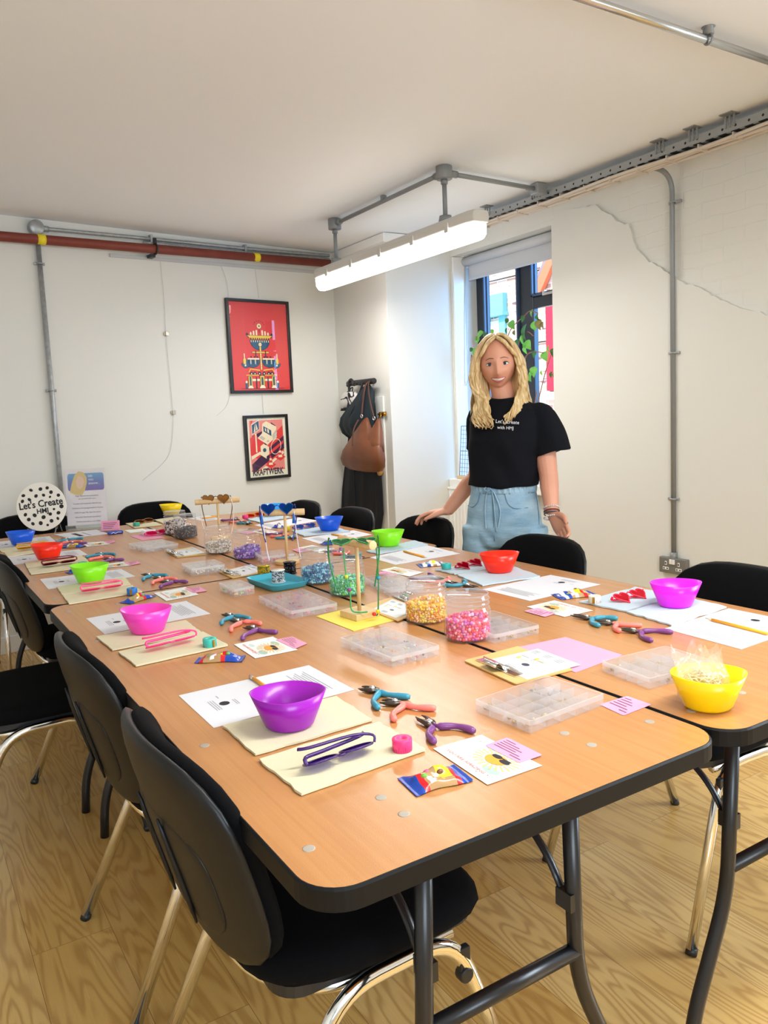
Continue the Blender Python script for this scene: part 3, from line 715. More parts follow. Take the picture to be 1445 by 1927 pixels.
a.p([(.12, .90), (.32, .97), (.32, .80), (.12, .72)], CRE).p([(.13, .885), (.31, .955), (.31, .81), (.13, .735)], BLU).p([(.17, .76), (.21, .90), (.215, .91), (.215, .78)], CRE).p([(.235, .79), (.235, .91), (.24, .91), (.28, .81)], CRE).r(.20, .42, .235, .74, CRE)
a.p([(.40, .90), (.50, .94), (.76, .84), (.74, .66), (.50, .54), (.26, .66), (.38, .74)], CRE).p([(.42, .86), (.62, .78), (.62, .68), (.42, .77)], BLU)
a.p([(.46, .83), (.49, .81), (.49, .76), (.46, .78)], CRE).p([(.52, .81), (.56, .79), (.56, .73), (.52, .75)], CRE).p([(.64, .70), (.76, .80), (.76, .66), (.66, .58)], INK('grey', 196, 192, 178)).p([(.30, .665), (.36, .70), (.46, .65), (.40, .615)], INK('grey', 196, 192, 178)).p([(.48, .60), (.53, .62), (.56, .60), (.51, .58)], INK('grey', 196, 192, 178))
a.p([(.32, .52), (.40, .56), (.54, .50), (.54, .38), (.46, .34), (.32, .40)], CRE).c(.42, .45, .045, BLU)
for t in range(18):
    A0 = 2 * PI * t / 18; A1 = 2 * PI * (t + 1) / 18; f_ = lambda A: (.72 + .13 * math.cos(A) + .03 * math.sin(A), .50 + .13 * math.sin(A))
    a.ln(*f_(A0), *f_(A1), .014, CRE)
a.ln(.68, .62, .74, .66, .012, CRE).ln(.74, .66, .72, .71, .012, CRE).ln(.72, .71, .77, .74, .012, CRE)
for ux, vy, sz in ((.56, .24, 1), (.82, .36, 1)):
    a.p([(ux - .14, vy - .05), (ux, vy - .11), (ux + .14, vy - .05), (ux, vy + .01)], RED).p([(ux - .055, vy - .05), (ux + .055, vy - .05), (ux + .016, vy + .10), (ux - .016, vy + .10)], CRE).p([(ux - .045, vy - .01), (ux + .045, vy - .01), (ux + .034, vy + .03), (ux - .034, vy + .03)], RED).p([(ux - .025, vy + .065), (ux + .025, vy + .065), (ux + .014, vy + .11), (ux - .014, vy + .11)], RED)
a.done('artwork', o)
text('lettering', 'KRAFTWERK', .062, DRK, o, frame3(((-.02) * W, -.0160, -.425 * H), (1, 0, 0), (0, 0, 1)), depth=.0002, width=W * .80, bold=.0016)
# ---------------------------------------------------------------- coat rail and what hangs from it
HY = 4.10
def hung(name, label, cat, x=2.548): return thing(name, label, cat, (x, HY, 0), -PI / 2)        # local X = to the right when facing it, local -Y = out into the room
def hp_(px, py, x=2.46): p = onx(px, py, x); return (HY - p.y, p.z)
BLACKCLOTH = mat('black_cloth', (0.010, 0.011, 0.016), .9); NAVY = mat('navy_cloth', srgb(10, 30, 40), .75)
LEATHER = mat('tan_leather', srgb(122, 70, 40), .5); k = NT(LEATHER); c = k.coords()
k.set('Base Color', k.mix(k.noise(c, 9, 4), srgb(78, 42, 24), srgb(132, 76, 42))); k.bump(k.noise(c, 160, 3), .25, .002)
def drape(levels, n=36, fold=0.0, nf=5, seed=0, mi=0, mb=None):
    """levels: (u0, u1, z, y_back, y_front) from top to bottom; lens-shaped sections with soft folds"""
    b = mb or MB(); r = random.Random(seed); ph = [r.uniform(0, 6) for _ in range(3)]
    L = len(levels); vs = []
    for j, (u0, u1, z, yb, yf) in enumerate(levels):
        for i in range(n):
            a = 2 * PI * i / n; cu = (u0 + u1) / 2 + (u1 - u0) / 2 * math.cos(a); s = math.sin(a)
            cy = (yb + yf) / 2; d = (yb - yf) / 2
            f = fold * (j / max(1, L - 1)) * (math.sin(nf * a + ph[0]) + .6 * math.sin((nf * 2 + 1) * a + ph[1]))
            vs.append((cu, cy + d * (abs(s) ** .8) * (1 if s > 0 else -1) + f, z))
    fs = [(j * n + i, (j + 1) * n + i, (j + 1) * n + (i + 1) % n, j * n + (i + 1) % n) for j in range(L - 1) for i in range(n)]
    fs += [tuple(range(n)), tuple(range((L - 1) * n, L * n))[::-1]]
    return b.add(vs, fs, mi, True)
ra = hung('coat_rail', 'short black wall-mounted coat rail on the cupboard door', 'coat rail')
u0, z0 = hp_(657, 722, 2.51); u1, z1 = hp_(706, 717, 2.51)
b = MB(); b.tube([(u0, -.045, z0), (u1, -.045, z0)], .020, 16); b.build('bar', BLACKPLASTIC, ra, bevel=.003)
b = MB()
for q in (.25, .75): u = u0 + (u1 - u0) * q; b.cyl((u, 0, z0), (u, -.04, z0), .010, 10)
b.build('mount', BLACKPLASTIC, ra)
for q in (.12, .38, .62, .85):
    u = u0 + (u1 - u0) * q; b = MB(); b.tube(smoothpath([(u, -.05, z0), (u, -.075, z0 - .02), (u, -.085, z0 - .012)], 4), .005, 8); b.build('hook', BLACKPLASTIC, ra)
um = hung('umbrella', 'black umbrella hooked over the left end of the coat rail', 'umbrella')
b = MB(); uh, zh = hp_(655, 724, 2.47); b.tube(smoothpath([(uh + .045, -.062, zh - .01), (uh + .04, -.062, zh + .02), (uh + .015, -.062, zh + .035), (uh - .012, -.062, zh + .018), (uh - .016, -.062, zh - .04), (uh - .016, -.062, zh - .12)], 5), .010, 10); b.build('handle', BLACKPLASTIC, um)
b = MB(); b.tube([(uh - .016, -.062, zh - .10), (uh - .016, -.06, zh - .16), (uh - .014, -.058, zh - .45), (uh - .012, -.05, zh - .62)], [.010, .026, .018, .006], 12); b.build('folded_canopy', BLACKCLOTH, um)
wb = hung('tote_bag', 'crumpled white and black patterned tote bag hanging at the left of the rail', 'bag')
pm = mat('black_squiggle_cloth', (.7, .7, .7), .8); k = NT(pm); k.set('Base Color', k.ramp(k.noise(k.coords(), 11, 1), [(.47, srgb(226, 226, 224)), (.485, srgb(18, 18, 22)), (.53, srgb(18, 18, 22)), (.545, srgb(226, 226, 224))]))
L = lambda rows, x: [(hp_(a, y, x)[0], hp_(c_, y, x)[0], hp_((a + c_) / 2, y, x)[1]) for a, y, c_ in rows]
lv = L([(645, 738, 662), (640, 744, 668), (638, 755, 668), (638, 768, 664)], 2.48)
b = drape([(a, c_, z, -.02, -.075) for a, c_, z in lv], fold=.006, nf=4, seed=3); b.build('body', pm, wb)
lv = L([(639, 767, 660), (638, 773, 658)], 2.48); drape([(a, c_, z, -.02, -.074) for a, c_, z in lv]).build('dark_band', BLACKCLOTH, wb)
b = MB(); ua, za = hp_(650, 740, 2.48); b.tube(smoothpath([(ua - .02, -.05, za), (uh + .02, -.055, zh - .02), (ua + .06, -.05, za)], 5), .004, 6); b.build('strap', BLACKCLOTH, wb)
jk = hung('backpack', 'dark navy rucksack hanging behind the tan handbag', 'bag')
lv = L([(674, 724, 680), (668, 738, 692), (660, 755, 694), (650, 772, 695), (643, 785, 696), (641, 800, 696), (644, 815, 694), (650, 826, 690)], 2.44)
ds = [.03, .07, .09, .11, .12, .12, .10, .05]
drape([(a, c_, z, -.03, -.03 - d) for (a, c_, z), d in zip(lv, ds)], fold=.012, nf=4, seed=5).build('body', NAVY, jk)
b = MB(); ua, za = hp_(678, 726, 2.46); ub, zb = hp_(668, 770, 2.42); b.tube(smoothpath([(ua, -.07, za + .01), (ua - .03, -.11, za - .12), (ub, -.14, zb), (ub - .06, -.14, zb - .06)], 6), .009, 8, flat=.4); b.build('strap', BLACKCLOTH, jk)
co = hung('long_coat', 'long black coat hanging almost to the floor under the handbag', 'coat')
lv = L([(676, 728, 684), (664, 760, 698), (652, 800, 702), (648, 850, 706), (643, 890, 709), (640, 925, 711), (639, 962, 712), (640, 1000, 706), (642, 1050, 704)], 2.49)
drape([(a, c_, z, -.008, -.05) for a, c_, z in lv], 48, fold=.010, nf=7, seed=8).build('body', BLACKCLOTH, co)
b = MB(); uc = (lv[-1][0] + lv[-1][1]) / 2; b.box((uc + .02, -.058, .62), (.004, .008, .9)); b.build('front_seam', NAVY, co)
hb = hung('handbag', 'tan brown slouchy leather handbag hanging from the coat rail', 'bag')
rows = [(674, 788, 681), (672, 800, 694), (660, 820, 704), (652, 838, 711), (646, 852, 716), (644, 865, 718), (645, 876, 717), (651, 884, 712), (664, 888, 703)]
def bagside(rows, yb, yf): return [(a, c_, z, yb, yf * k_) for (a, c_, z), k_ in zip(L(rows, 2.37), (.75, .9, .97, 1, 1, 1, .98, .9, .8))]
# two peaks that rise to the straps
b = drape([(a, c_, z, -.10, -.10 - .14 * k_) for (a, c_, z), k_ in zip(L([(671, 786, 676), (668, 797, 681), (662, 812, 688), (655, 830, 712), (648, 848, 716), (644, 864, 718), (646, 877, 716), (655, 885, 709), (668, 888, 700)], 2.37), (.15, .35, .55, .8, 1, 1, .9, .7, .5))], 40, .004, 5, 2)
drape([(a, c_, z, -.11, -.11 - .12 * k_) for (a, c_, z), k_ in zip(L([(697, 788, 701), (694, 800, 705), (690, 815, 709), (680, 832, 713), (676, 850, 716)], 2.37), (.15, .35, .55, .8, .9))], 32, .003, 4, 4, mb=b)
b.build('body', LEATHER, hb)
STRAP = mat('brown_strap', srgb(84, 46, 28), .5)
for (pa, pb) in (((690, 722), (675, 782)), ((692, 722), (698, 786))):
    a_ = hp_(*pa, 2.46); b_ = hp_(*pb, 2.37); b = MB(); b.tube(smoothpath([(a_[0], -.075, a_[1] + .012), (a_[0] + (b_[0] - a_[0]) * .2, -.105, a_[1] - .02), ((a_[0] + b_[0]) / 2, -.13, (a_[1] + b_[1]) / 2), (b_[0], -.155, b_[1])], 5), .011, 8, flat=.35, up=(0, 1, 0)); b.build('strap', STRAP, hb)
    b = MB(); b.tube([(b_[0] + .012 * math.cos(t), -.155, b_[1] - .005 + .012 * math.sin(t)) for t in np.linspace(0, 2 * PI, 15)[:-1]], .003, 6, True, up=(0, 1, 0)); b.build('ring', CHROME, hb)
a_ = hp_(677, 790, 2.37); b_ = hp_(676, 838, 2.34)
b = MB(); b.tube(smoothpath([(a_[0], -.19, a_[1]), (a_[0] + .006, -.235, a_[1] - .07), (b_[0], -.262, b_[1])], 5), [.009] * 5 + [.008] * 5 + [.006], 8, flat=.35, up=(0, 1, 0)); b.build('tassel_strap', STRAP, hb)

# ---------------------------------------------------------------- plant, wire grid and stone on the sill
LEAFM = mat('leaf_green', srgb(96, 150, 60), .45); LEAFD = mat('leaf_dark_green', srgb(52, 92, 44), .45); LEAFB = mat('leaf_bronze', srgb(110, 96, 50), .5)
for m_ in (LEAFM, LEAFD, LEAFB):
    k = NT(m_); tl = k.n('BsdfTranslucent'); tl.inputs[0].default_value = (*[min(1, v * 1.8) for v in m_.node_tree.nodes['Principled BSDF'].inputs[0].default_value[:3]], 1)
    mx = k.n('MixShader'); mx.inputs[0].default_value = .45; k.l(k.b.outputs[0], mx.inputs[1]); k.l(tl.outputs[0], mx.inputs[2]); k.l(mx.outputs[0], k.t.nodes['Material Output'].inputs[0])
STEM = mat('twig', srgb(150, 104, 84), .6)
pl = thing('potted_plant', 'leafy weeping plant on the sill spreading behind the woman', 'plant', (3.2, 3.20, OZ0 + .003))
O = Vector((3.2, 3.20, OZ0 + .003))
b = MB(); b.lathe([(.055, 0), (.075, .12), (.08, .125), (.074, .125), (.07, .11), (.001, .105)], 24); b.build('pot', mat('white_pot', srgb(230, 228, 222), .35), pl)
def pv(px, py, x=3.18): return onx(px, py, x) - O
stems = [[(970, 880), (962, 800), (930, 690), (925, 640), (905, 628), (896, 640)], [(970, 880), (966, 780), (955, 660), (960, 622), (985, 596), (998, 585), (1012, 590)], [(970, 880), (975, 800), (985, 700), (990, 670), (1005, 662), (1022, 664)],
         [(972, 880), (1000, 800), (1015, 745), (1025, 705), (1036, 670), (1043, 655)], [(970, 880), (930, 760), (895, 700), (888, 668), (886, 680)], [(970, 880), (972, 760), (975, 650), (990, 625), (1003, 632)], [(1000, 800), (1004, 775), (1010, 735)]]
b = MB()
for st in stems: b.tube(smoothpath([pv(px, py, 3.20 - .006 * i) if i else Vector((0, 0, .10)) for i, (px, py) in enumerate(st)], 5), .0035, 6)
b.build('stems', STEM, pl)
b = MB()
def leaf(px, py, ln, ang, mi, wd=.42, x=3.17):
    c0 = pv(px, py, x); s = ln * .00335; d = Vector((0, -math.cos(math.radians(ang)), math.sin(math.radians(ang)))); nrm = Vector((-.8, rnd.uniform(-.4, .4), rnd.uniform(-.2, .5))).normalized()
    sd = d.cross(nrm).normalized()
    def f(u, v):
        wv = math.sin(PI * min(1, v ** .75)) * s * wd * (1 - .25 * v); return c0 + d * s * (v - .1) + sd * (u - .5) * 2 * wv + nrm * (-.18 * s * (2 * v - 1) ** 2 + .22 * abs(u - .5) * wv)
    b.grid(f, 4, 8, mi)
for lf_ in ((905, 625, 26, 215, 0), (900, 637, 18, 200, 0), (914, 628, 14, 195, 1), (895, 655, 28, 250, 0), (888, 656, 12, 210, 1), (893, 668, 26, 265, 0), (885, 702, 14, 240, 0), (952, 617, 14, 270, 1), (960, 604, 22, 300, 0), (966, 622, 12, 285, 2), (955, 600, 12, 230, 1),
            (985, 594, 16, 240, 1), (1000, 583, 16, 260, 0), (1008, 592, 14, 300, 1), (985, 612, 34, 268, 1), (1003, 606, 20, 285, 0), (1012, 602, 22, 280, 2), (1018, 606, 14, 290, 2), (982, 628, 26, 270, 0), (972, 638, 22, 265, 1), (988, 642, 24, 310, 0), (985, 650, 20, 290, 0), (975, 660, 18, 280, 0),
            (1022, 662, 22, 295, 0), (1006, 660, 16, 250, 1), (1030, 650, 16, 280, 0), (1040, 655, 18, 265, 1), (1036, 700, 14, 270, 1), (1042, 702, 12, 280, 2), (1000, 700, 24, 230, 0), (1004, 690, 22, 265, 0), (1017, 697, 12, 290, 0), (993, 706, 16, 300, 0), (928, 622, 12, 200, 0)): leaf(*lf_)
b.build('leaves', [LEAFM, LEAFD, LEAFB], pl)
wg = thing('wire_grid', 'blue-grey wire grid panel standing on the sill behind the woman', 'wire grid', (3.065, onx(866, 840, 3.08).y - .08, OZ0 + .004))
GR = mat('blue_grey_wire', srgb(112, 140, 160), .4, .3)
b = MB(); gw, gh = .34, .37
for i in range(13): t = i / 12; b.cyl((.0 + .06 * 0, .08 - t * gw, .02), (.03, .08 - t * gw, gh), .0028 if i in (0, 12) else .0014, 6)
for j in range(13): t = j / 12; b.cyl((.03 * t, .08, .02 + t * (gh - .02)), (.03 * t, .08 - gw, .02 + t * (gh - .02)), .0028 if j in (0, 6, 12) else .0014, 6)
b.build('grid', GR, wg)
b = MB(); b.box((.0, .0 - .09, .01), (.05, .34, .02)); b.build('wooden_base', mat('pale_pine', srgb(222, 190, 140), .5), wg, bevel=.002)
p = onx(1046, 893, 3.10); b = MB(); b.ball((0, 0, .016), (.02, .026, .016), 14, 8); b.build('pebble', [mat('grey_stone', srgb(86, 88, 92), .5)]); o = bpy.data.objects['pebble']; o.location = (3.085, 2.83, OZ0 + .003); tag(o, 'small dark ornament at the right end of the window sill', 'ornament')

# ---------------------------------------------------------------- tables
EDGE = mat('black_edging', (0.0045, 0.0045, 0.005), .5, Specular_IOR_Level=.25); UNDER = mat('table_underside', srgb(60, 52, 44), .7); CAP = mat('grey_cap', srgb(166, 158, 146), .5)
TW, TL_ = .757, 1.826
def make_table(ox, oy, label, legx, grp='folding tables pushed together'):
    t = thing('folding_table', label, 'table', (ox, oy, 0), 0, grp)
    b = MB(); b.prism(rrect(.004, .004, TW - .004, TL_ - .004, .058, 8), TOP - .024, TOP, 0); b.build('tabletop', [TABLEWOOD], t)
    b = MB(); outer = rrect(0, 0, TW, TL_, .062, 8); inner = rrect(.0045, .0045, TW - .0045, TL_ - .0045, .058, 8); n = len(outer)
    vs = [(x, y, TOP - .030) for x, y in outer] + [(x, y, TOP - .0035) for x, y in outer] + [(x * 1, y * 1, TOP - .0002) for x, y in rrect(.0025, .0025, TW - .0025, TL_ - .0025, .06, 8)] + [(x, y, TOP - .0002) for x, y in inner] + [(x, y, TOP - .030) for x, y in rrect(.02, .02, TW - .02, TL_ - .02, .05, 8)]
    fs = []
    for A, B in ((0, 1), (1, 2), (2, 3), (4, 0)):
        for i in range(n): fs.append((A * n + i, A * n + (i + 1) % n, B * n + (i + 1) % n, B * n + i))
    b.add(vs, fs, 0, False); b.build('edge_trim', EDGE, t)
    for end in (0, 1):
        Y = (lambda y: y) if end == 0 else (lambda y: TL_ - y)
        xa, xb = legx
        for x, s in ((xa, -1), (xb, 1)):
            b = MB(); b.tube(filletpath([(x, Y(.10), TOP - .026), (x + s * .012, Y(.10), .36), (x + s * .115, Y(.10), .13), (x + s * .125, Y(.10), .002)], .07, 6), .0135, 14); b.build('leg', BLACKPAINT, t)
            b = MB(); b.tube(filletpath([(x, Y(.112), .50), (x, Y(.15), .555), (x, Y(.30), .655), (x, Y(.36), TOP - .03)], .03, 4), .008, 8, flat=.55); b.box((x, Y(.106), .50), (.020, .034, .030)); b.build('brace', BLACKPAINT, t)
        b = MB(); b.cyl((xa + -.01, Y(.10), .408), (xb + .01, Y(.10), .408), .0135, 12); b.build('crossbar', BLACKPAINT, t)
        b = MB(); b.box(((xa + xb) / 2, Y(.10), TOP - .030), (xb - xa + .12, .05, .012)); b.build('leg_plate', BLACKPAINT, t)
    return t
tabs = [make_table(0, 0, 'near left folding table with the large purple bowl on it', (.215, .495)), make_table(.762, 0, 'near right folding table with the yellow bowl of bags at its corner', (.155, .605)),
        make_table(0, 1.832, 'far left folding table with the round spotted sign at its end', (.2, .55)), make_table(.762, 1.832, 'far right folding table in front of the standing woman', (.2, .55))]
caps = [spot(*p) for p in ((581, 1597), (760, 1532), (717, 1501), (1222, 1358), (1062, 1380), (1113, 1402), (385, 1403))]
for i, t in enumerate(tabs):
    for e in (0, 1):
        for c in caps:
            x, y = c.x, c.y
            if e: y = TL_ - y
            b = MB(); b.lathe([(.0085, -.001), (.0085, .0004), (.007, .0006), (0.0001, .0006)], 18, (x, y, TOP)); b.build('fixing_cap', CAP, t)

# ---------------------------------------------------------------- stacking chairs
FABRIC = mat('black_seat_fabric', (0.003, 0.003, 0.0036), .95, Specular_IOR_Level=.12); k = NT(FABRIC); k.bump(k.noise(k.coords(), 700, 2), .4, .001)
SHELL = mat('dark_grey_shell', (0.008, 0.0084, 0.009), .42, Specular_IOR_Level=.35)
def shield(b, off, th, sc, z0=.445, z1=.815, bow=.045, edge=.5, mi=0, n=20):
    """curved chair back; off = distance behind the cushion plane, th = thickness"""
    zc, hz = (z0 + z1) / 2, (z1 - z0) / 2 * sc
    def pt(u, v, side):
        # disc -> rounded rectangle
        a = 2 * PI * u; p = 3.6
        cs, sn = math.cos(a), math.sin(a)
        k_ = (abs(cs) ** p + abs(sn) ** p) ** (-1 / p)
        yy = .232 * sc * k_ * cs * v; zz = k_ * sn * v
        if zz < 0: yy *= 1 - .10 * zz * zz
        z = zc + hz * zz
        x = -.185 - .10 * ((z - .44) / .38) - .05 * max(0, (.53 - z)) + bow * (yy / .232) ** 2 - off
        bul = th * (1 - v ** edge_p) ** .5 if v < 1 else 0
        return (x + side * bul, yy, z)
    edge_p = 5
    rows = [0.0, .3, .55, .75, .88, .95, .985, 1.0]
    vs, fs = [], []
    R = [(v, 1) for v in rows] + [(v, -1) for v in rows[-2::-1]]
    for v, s in R:
        for i in range(n * 2): vs.append(pt(i / (n * 2), v, s))
    m_ = n * 2
    for j in range(len(R) - 1):
        for i in range(m_): fs.append((j * m_ + i, j * m_ + (i + 1) % m_, (j + 1) * m_ + (i + 1) % m_, (j + 1) * m_ + i))
    return b.add(vs, fs, mi, True)
CHGRP = 'black stacking chairs around the tables'
def make_chair():
    t = thing('stacking_chair', 'black fabric stacking chair with chrome legs', 'chair', (0, 0, 0), 0, CHGRP)
    b = MB()
    def seat(u, v):
        a = 2 * PI * u; p = 4.0; cs, sn = math.cos(a), math.sin(a); k_ = (abs(cs) ** p + abs(sn) ** p) ** (-1 / p)
        rows = [(0, .478), (.5, .478), (.8, .480), (.93, .476), (.985, .466), (1, .452), (.985, .438), (.93, .432), (.5, .430), (0, .430)]
        r_, z_ = rows[min(9, int(round(v * 9)))]
        x = .02 + .225 * k_ * cs * r_; y = .235 * k_ * sn * r_ * (1 - .06 * (x < 0) * abs(x) / .2)
        z_ -= .018 * max(0, (x - .12) / .12) ** 2 * (1 if z_ > .45 else .4)
        return (x, y, z_)
    b.grid(seat, 48, 9, 0, True, True); b.build('seat', FABRIC, t)
    b = MB(); b.prism(rrect(-.17, -.20, .21, .20, .05), .412, .431); b.build('seat_pan', BLACKPLASTIC, t, bevel=.004)
    b = MB(); shield(b, 0, .030, .985); b.build('backrest', FABRIC, t)
    b = MB(); shield(b, .020, .020, 1.0); b.build('back_shell', SHELL, t)
    b = MB(); shield(b, .038, .006, .70, .455, .735); b.build('back_panel', SHELL, t)
    for s in (-1, 1):
        b = MB(); b.tube([(-.185 - .10 * ((z - .44) / .38) - .05 * max(0, .53 - z) + .045 * (s * .055 / .232) ** 2 - .046, s * .055, z) for z in (.50, .55, .60, .65, .69)], [.002, .005, .006, .005, .002], 8); b.build('back_rib', SHELL, t)
    for s in (-1, 1):
        b = MB(); b.tube(filletpath([(-.268, s * .240, .012), (-.085, s * .215, .405), (.14, s * .215, .412), (.285, s * .240, .012)], .075, 7), .0115, 12, flat=1.25); fr_ = b.build('side_frame', CHROME, t)
        for x in (-.272, .289): b = MB(); b.cyl((x, s * .241, 0), (x + (.006 if x < 0 else -.006), s * .2405, .016), .0135, 12); b.build('foot_cap', BLACKPLASTIC, fr_)
        b = MB(); b.box((.155, s * .221, .365), (.022, .014, .05)); b.cyl((.155, s * .212, .34), (.155, s * .232, .34), .014, 12); b.build('linking_clip', BLACKPLASTIC, t, bevel=.003)
    for s in (-1, 1):
        b = MB(); b.tube(filletpath([(-.226, s * .060, .64), (-.212, s * .060, .47), (-.165, s * .085, .392), (-.09, s * .192, .398), (.15, s * .192, .402)], .06, 6), .0100, 12, flat=1.2); b.build('back_support', CHROME, t)
    b = MB(); b.box((-.235, 0, .62), (.02, .16, .09)); b.build('back_mount', BLACKPLASTIC, t, bevel=.006)
    return t
chair0 = make_chair()
spots_ = [(.222, .455, 0, 'nearest black chair on the left, under the near table corner'), (.222, 1.085, 0, 'second black chair on the left side, beside the pink bowl setting'), (-.07, 1.93, 0, 'black chair pulled out sideways on the left by the green bowl'), (.235, 2.52, 0, 'black chair at the far left tucked beside the red bowl'),
          (1.40, .575, PI, 'black chair on the right side nearest to the socket'), (1.385, 1.37, PI, 'black chair in front of the standing woman by the red bowl'), (1.415, 2.165, PI, 'black chair the woman rests her hand on'), (1.36, 2.74, PI, 'black chair behind the bright blue bowl at the right side'), (1.34, 3.27, PI, 'black chair at the far right table corner near the coats'),
          (.955, 3.755, -PI / 2, 'black chair at the far end behind the yellow bowl'), (.27, 3.745, -PI / 2, 'black chair at the far end behind the round spotted sign')]
for i, (x, y, rz, lab) in enumerate(spots_):
    o = chair0 if i == 0 else copy_tree(chair0)
    o.location = (x, y, 0); o.rotation_euler = (0, 0, rz); o['label'] = lab
# ---------------------------------------------------------------- things on the tables
PAPER = mat('white_paper', srgb(220, 221, 228), .7); TXT = mat('printed_grey', srgb(150, 150, 158), .7); TXTD = mat('printed_black', srgb(36, 34, 40), .7)
PINKC = mat('pink_card', srgb(234, 158, 190), .7)
FELT = mat('cream_felt', srgb(218, 210, 178), .95); FELTB = mat('pale_blue_felt', srgb(188, 206, 218), .95)
for m_ in (FELT, FELTB): k = NT(m_); k.bump(k.noise(k.coords(), 300, 3), .35, .001)
def quad(name, label, cat, corners, z, th, m, group=None, wav=0.0, rad=0.0):
    """a flat sheet whose corners were sighted in the photograph on the level z; returns (object, f) with f(u, v) in its own frame"""
    P = [spot(px, py, z) for px, py in corners]; c = sum(P, Vector((0, 0))) / 4
    ax = (P[1] - P[0] + P[2] - P[3]).normalized(); ay = Vector((-ax.y, ax.x))
    Q = [Vector(((p - c).dot(ax), (p - c).dot(ay))) for p in P]
    f = lambda u, v: (Q[0] * (1 - u) + Q[1] * u) * (1 - v) + (Q[3] * (1 - u) + Q[2] * u) * v
    b = MB(); r = random.Random(hash(corners[0][0] * 7 + corners[0][1]) % 1000)
    if rad:
        uv = rrect(0, 0, 1, 1, rad, 4)
    else:
        N = 8 if wav else 1
        uv = [(i / N, 0) for i in range(N)] + [(1, i / N) for i in range(N)] + [(1 - i / N, 1) for i in range(N)] + [(0, 1 - i / N) for i in range(N)]
    pts = [f(u, v) + Vector((r.uniform(-wav, wav), r.uniform(-wav, wav))) for u, v in uv]
    b.prism([(p.x, p.y) for p in pts], 0, th)
    o = b.build(name, m, bevel=min(.0015, th * .4) if th > .002 else 0)
    o.location = (c.x, c.y, z); o.rotation_euler = (0, 0, math.atan2(ax.y, ax.x)); tag(o, label, cat, group)
    return o, f
class Flat:
    """printed shapes on a sheet: u along its first edge, v across, z a hair above"""
    def __init__(self, f, th): self.f, self.z, self.b, self.mats, self.k = f, th, MB(), [], 0
    def p(self, uv, m):
        if m not in self.mats: self.mats.append(m)
        self.k += 1; z = self.z + .00015 + .00002 * self.k
        pts = [self.f(u, v) for u, v in uv]
        A = sum(pts[i].x * pts[(i + 1) % len(pts)].y - pts[(i + 1) % len(pts)].x * pts[i].y for i in range(len(pts)))
        if A < 0: pts = pts[::-1]
        self.b.poly([(q.x, q.y, z) for q in pts], self.mats.index(m)); return self
    def r(self, u0, v0, u1, v1, m): return self.p([(u0, v0), (u1, v0), (u1, v1), (u0, v1)], m)
    def c(self, u, v, ru, rv, m, n=16, a0=0, a1=2 * PI): return self.p([(u + ru * math.cos(a0 + (a1 - a0) * i / n), v + rv * math.sin(a0 + (a1 - a0) * i / n)) for i in range(n if a1 - a0 > 6.2 else n + 1)], m)
    def done(self, o, name='print'): return self.b.build(name, self.mats, o)
where = {}
def paper_sheet(corners, label, flip=False, z=.0004):
    o, f = quad('paper_sheet', label, 'paper', corners, TOP + z, .0004, PAPER, 'printed instruction sheets')
    g = Flat(f, .0004); F = (lambda u: 1 - u) if flip else (lambda u: u)
    g.c(F(.20), .5, .035, .055, TXTD); g.r(F(.20) - .004, .66, F(.20) + .004, .74, TXT)
    for q in range(3): g.r(F(.115) + q * .016, .36, F(.115) + q * .016 + .005, .64, TXT); 
    for q in range(2): g.r(F(.265) + q * .014, .40, F(.265) + q * .014 + .005, .55, TXT)
    for q in range(7): g.r(F(.76 + q * .022) - .003, .16 + .02 * (q % 3), F(.76 + q * .022) + .003, .84 - .05 * ((q * 2) % 3), TXT)
    g.done(o); return o
def felt_mat(corners, label, m, z, wav=.0015): return quad('felt_mat', label, 'felt mat', corners, TOP + z, .004, m, 'felt bead mats', wav)[0]
def bowl(px, py, z, col, label, rz=None, cat='bowl', size=1.0):
    c = spot(px, py, TOP + z)
    if col not in MATS: raise KeyError(col)
    o = thing('bowl', label, cat, (c.x, c.y, TOP + z), -.56 if rz is None else rz, 'coloured plastic bowls')
    sh = lambda a: (abs(math.cos(a)) ** 1.72 + abs(math.sin(a)) ** 1.72) ** (-1 / 1.72) * 1.03
    def shp(k): return lambda a: (1 - k) * 1.0 + k * sh(a)
    b = MB(); n = 48; prof = [(.0001, 0, 0), (.030, 0, .1), (.037, .0015, .3), (.041, .006, .5), (.050, .030, .9), (.0625, .064, 1), (.0605, .064, 1), (.048, .031, .9), (.039, .008, .5), (.033, .004, .3), (.0001, .003, 0)]
    vs = [];
    for r, zz, k in prof:
        for i in range(n):
            a = 2 * PI * i / n; s = r * size * shp(k)(a) * 1.06
            lift = .0012 * math.cos(2 * a) * (zz / .064) if zz > .02 else 0
            vs.append((s * math.cos(a), s * .90 * math.sin(a), zz * size + lift))
    fs = [(j * n + i, j * n + (i + 1) % n, (j + 1) * n + (i + 1) % n, (j + 1) * n + i) for j in range(len(prof) - 1) for i in range(n)]
    b.add(vs, fs, 0, True); o2 = b.build('shell', MATS[col], o); return o
def plastic(n, r, g, b): return mat('plastic_' + n, srgb(r, g, b), .28, Transmission_Weight=0.0, Subsurface_Weight=.25, Subsurface_Radius=(.02, .02, .02), Subsurface_Scale=.3)
for n, c in dict(purple=(158, 20, 178), pink=(252, 66, 190), lime=(140, 232, 24), red=(255, 40, 10), blue=(10, 92, 222), magenta=(236, 30, 232), cyan=(20, 160, 236), yellow=(252, 214, 10)).items(): plastic(n, *c)
HANDLE = dict(blue=mat('blue_grip', srgb(58, 146, 172), .3), pink=mat('salmon_grip', srgb(246, 132, 120), .3), purple=mat('purple_grip', srgb(122, 66, 130), .3))
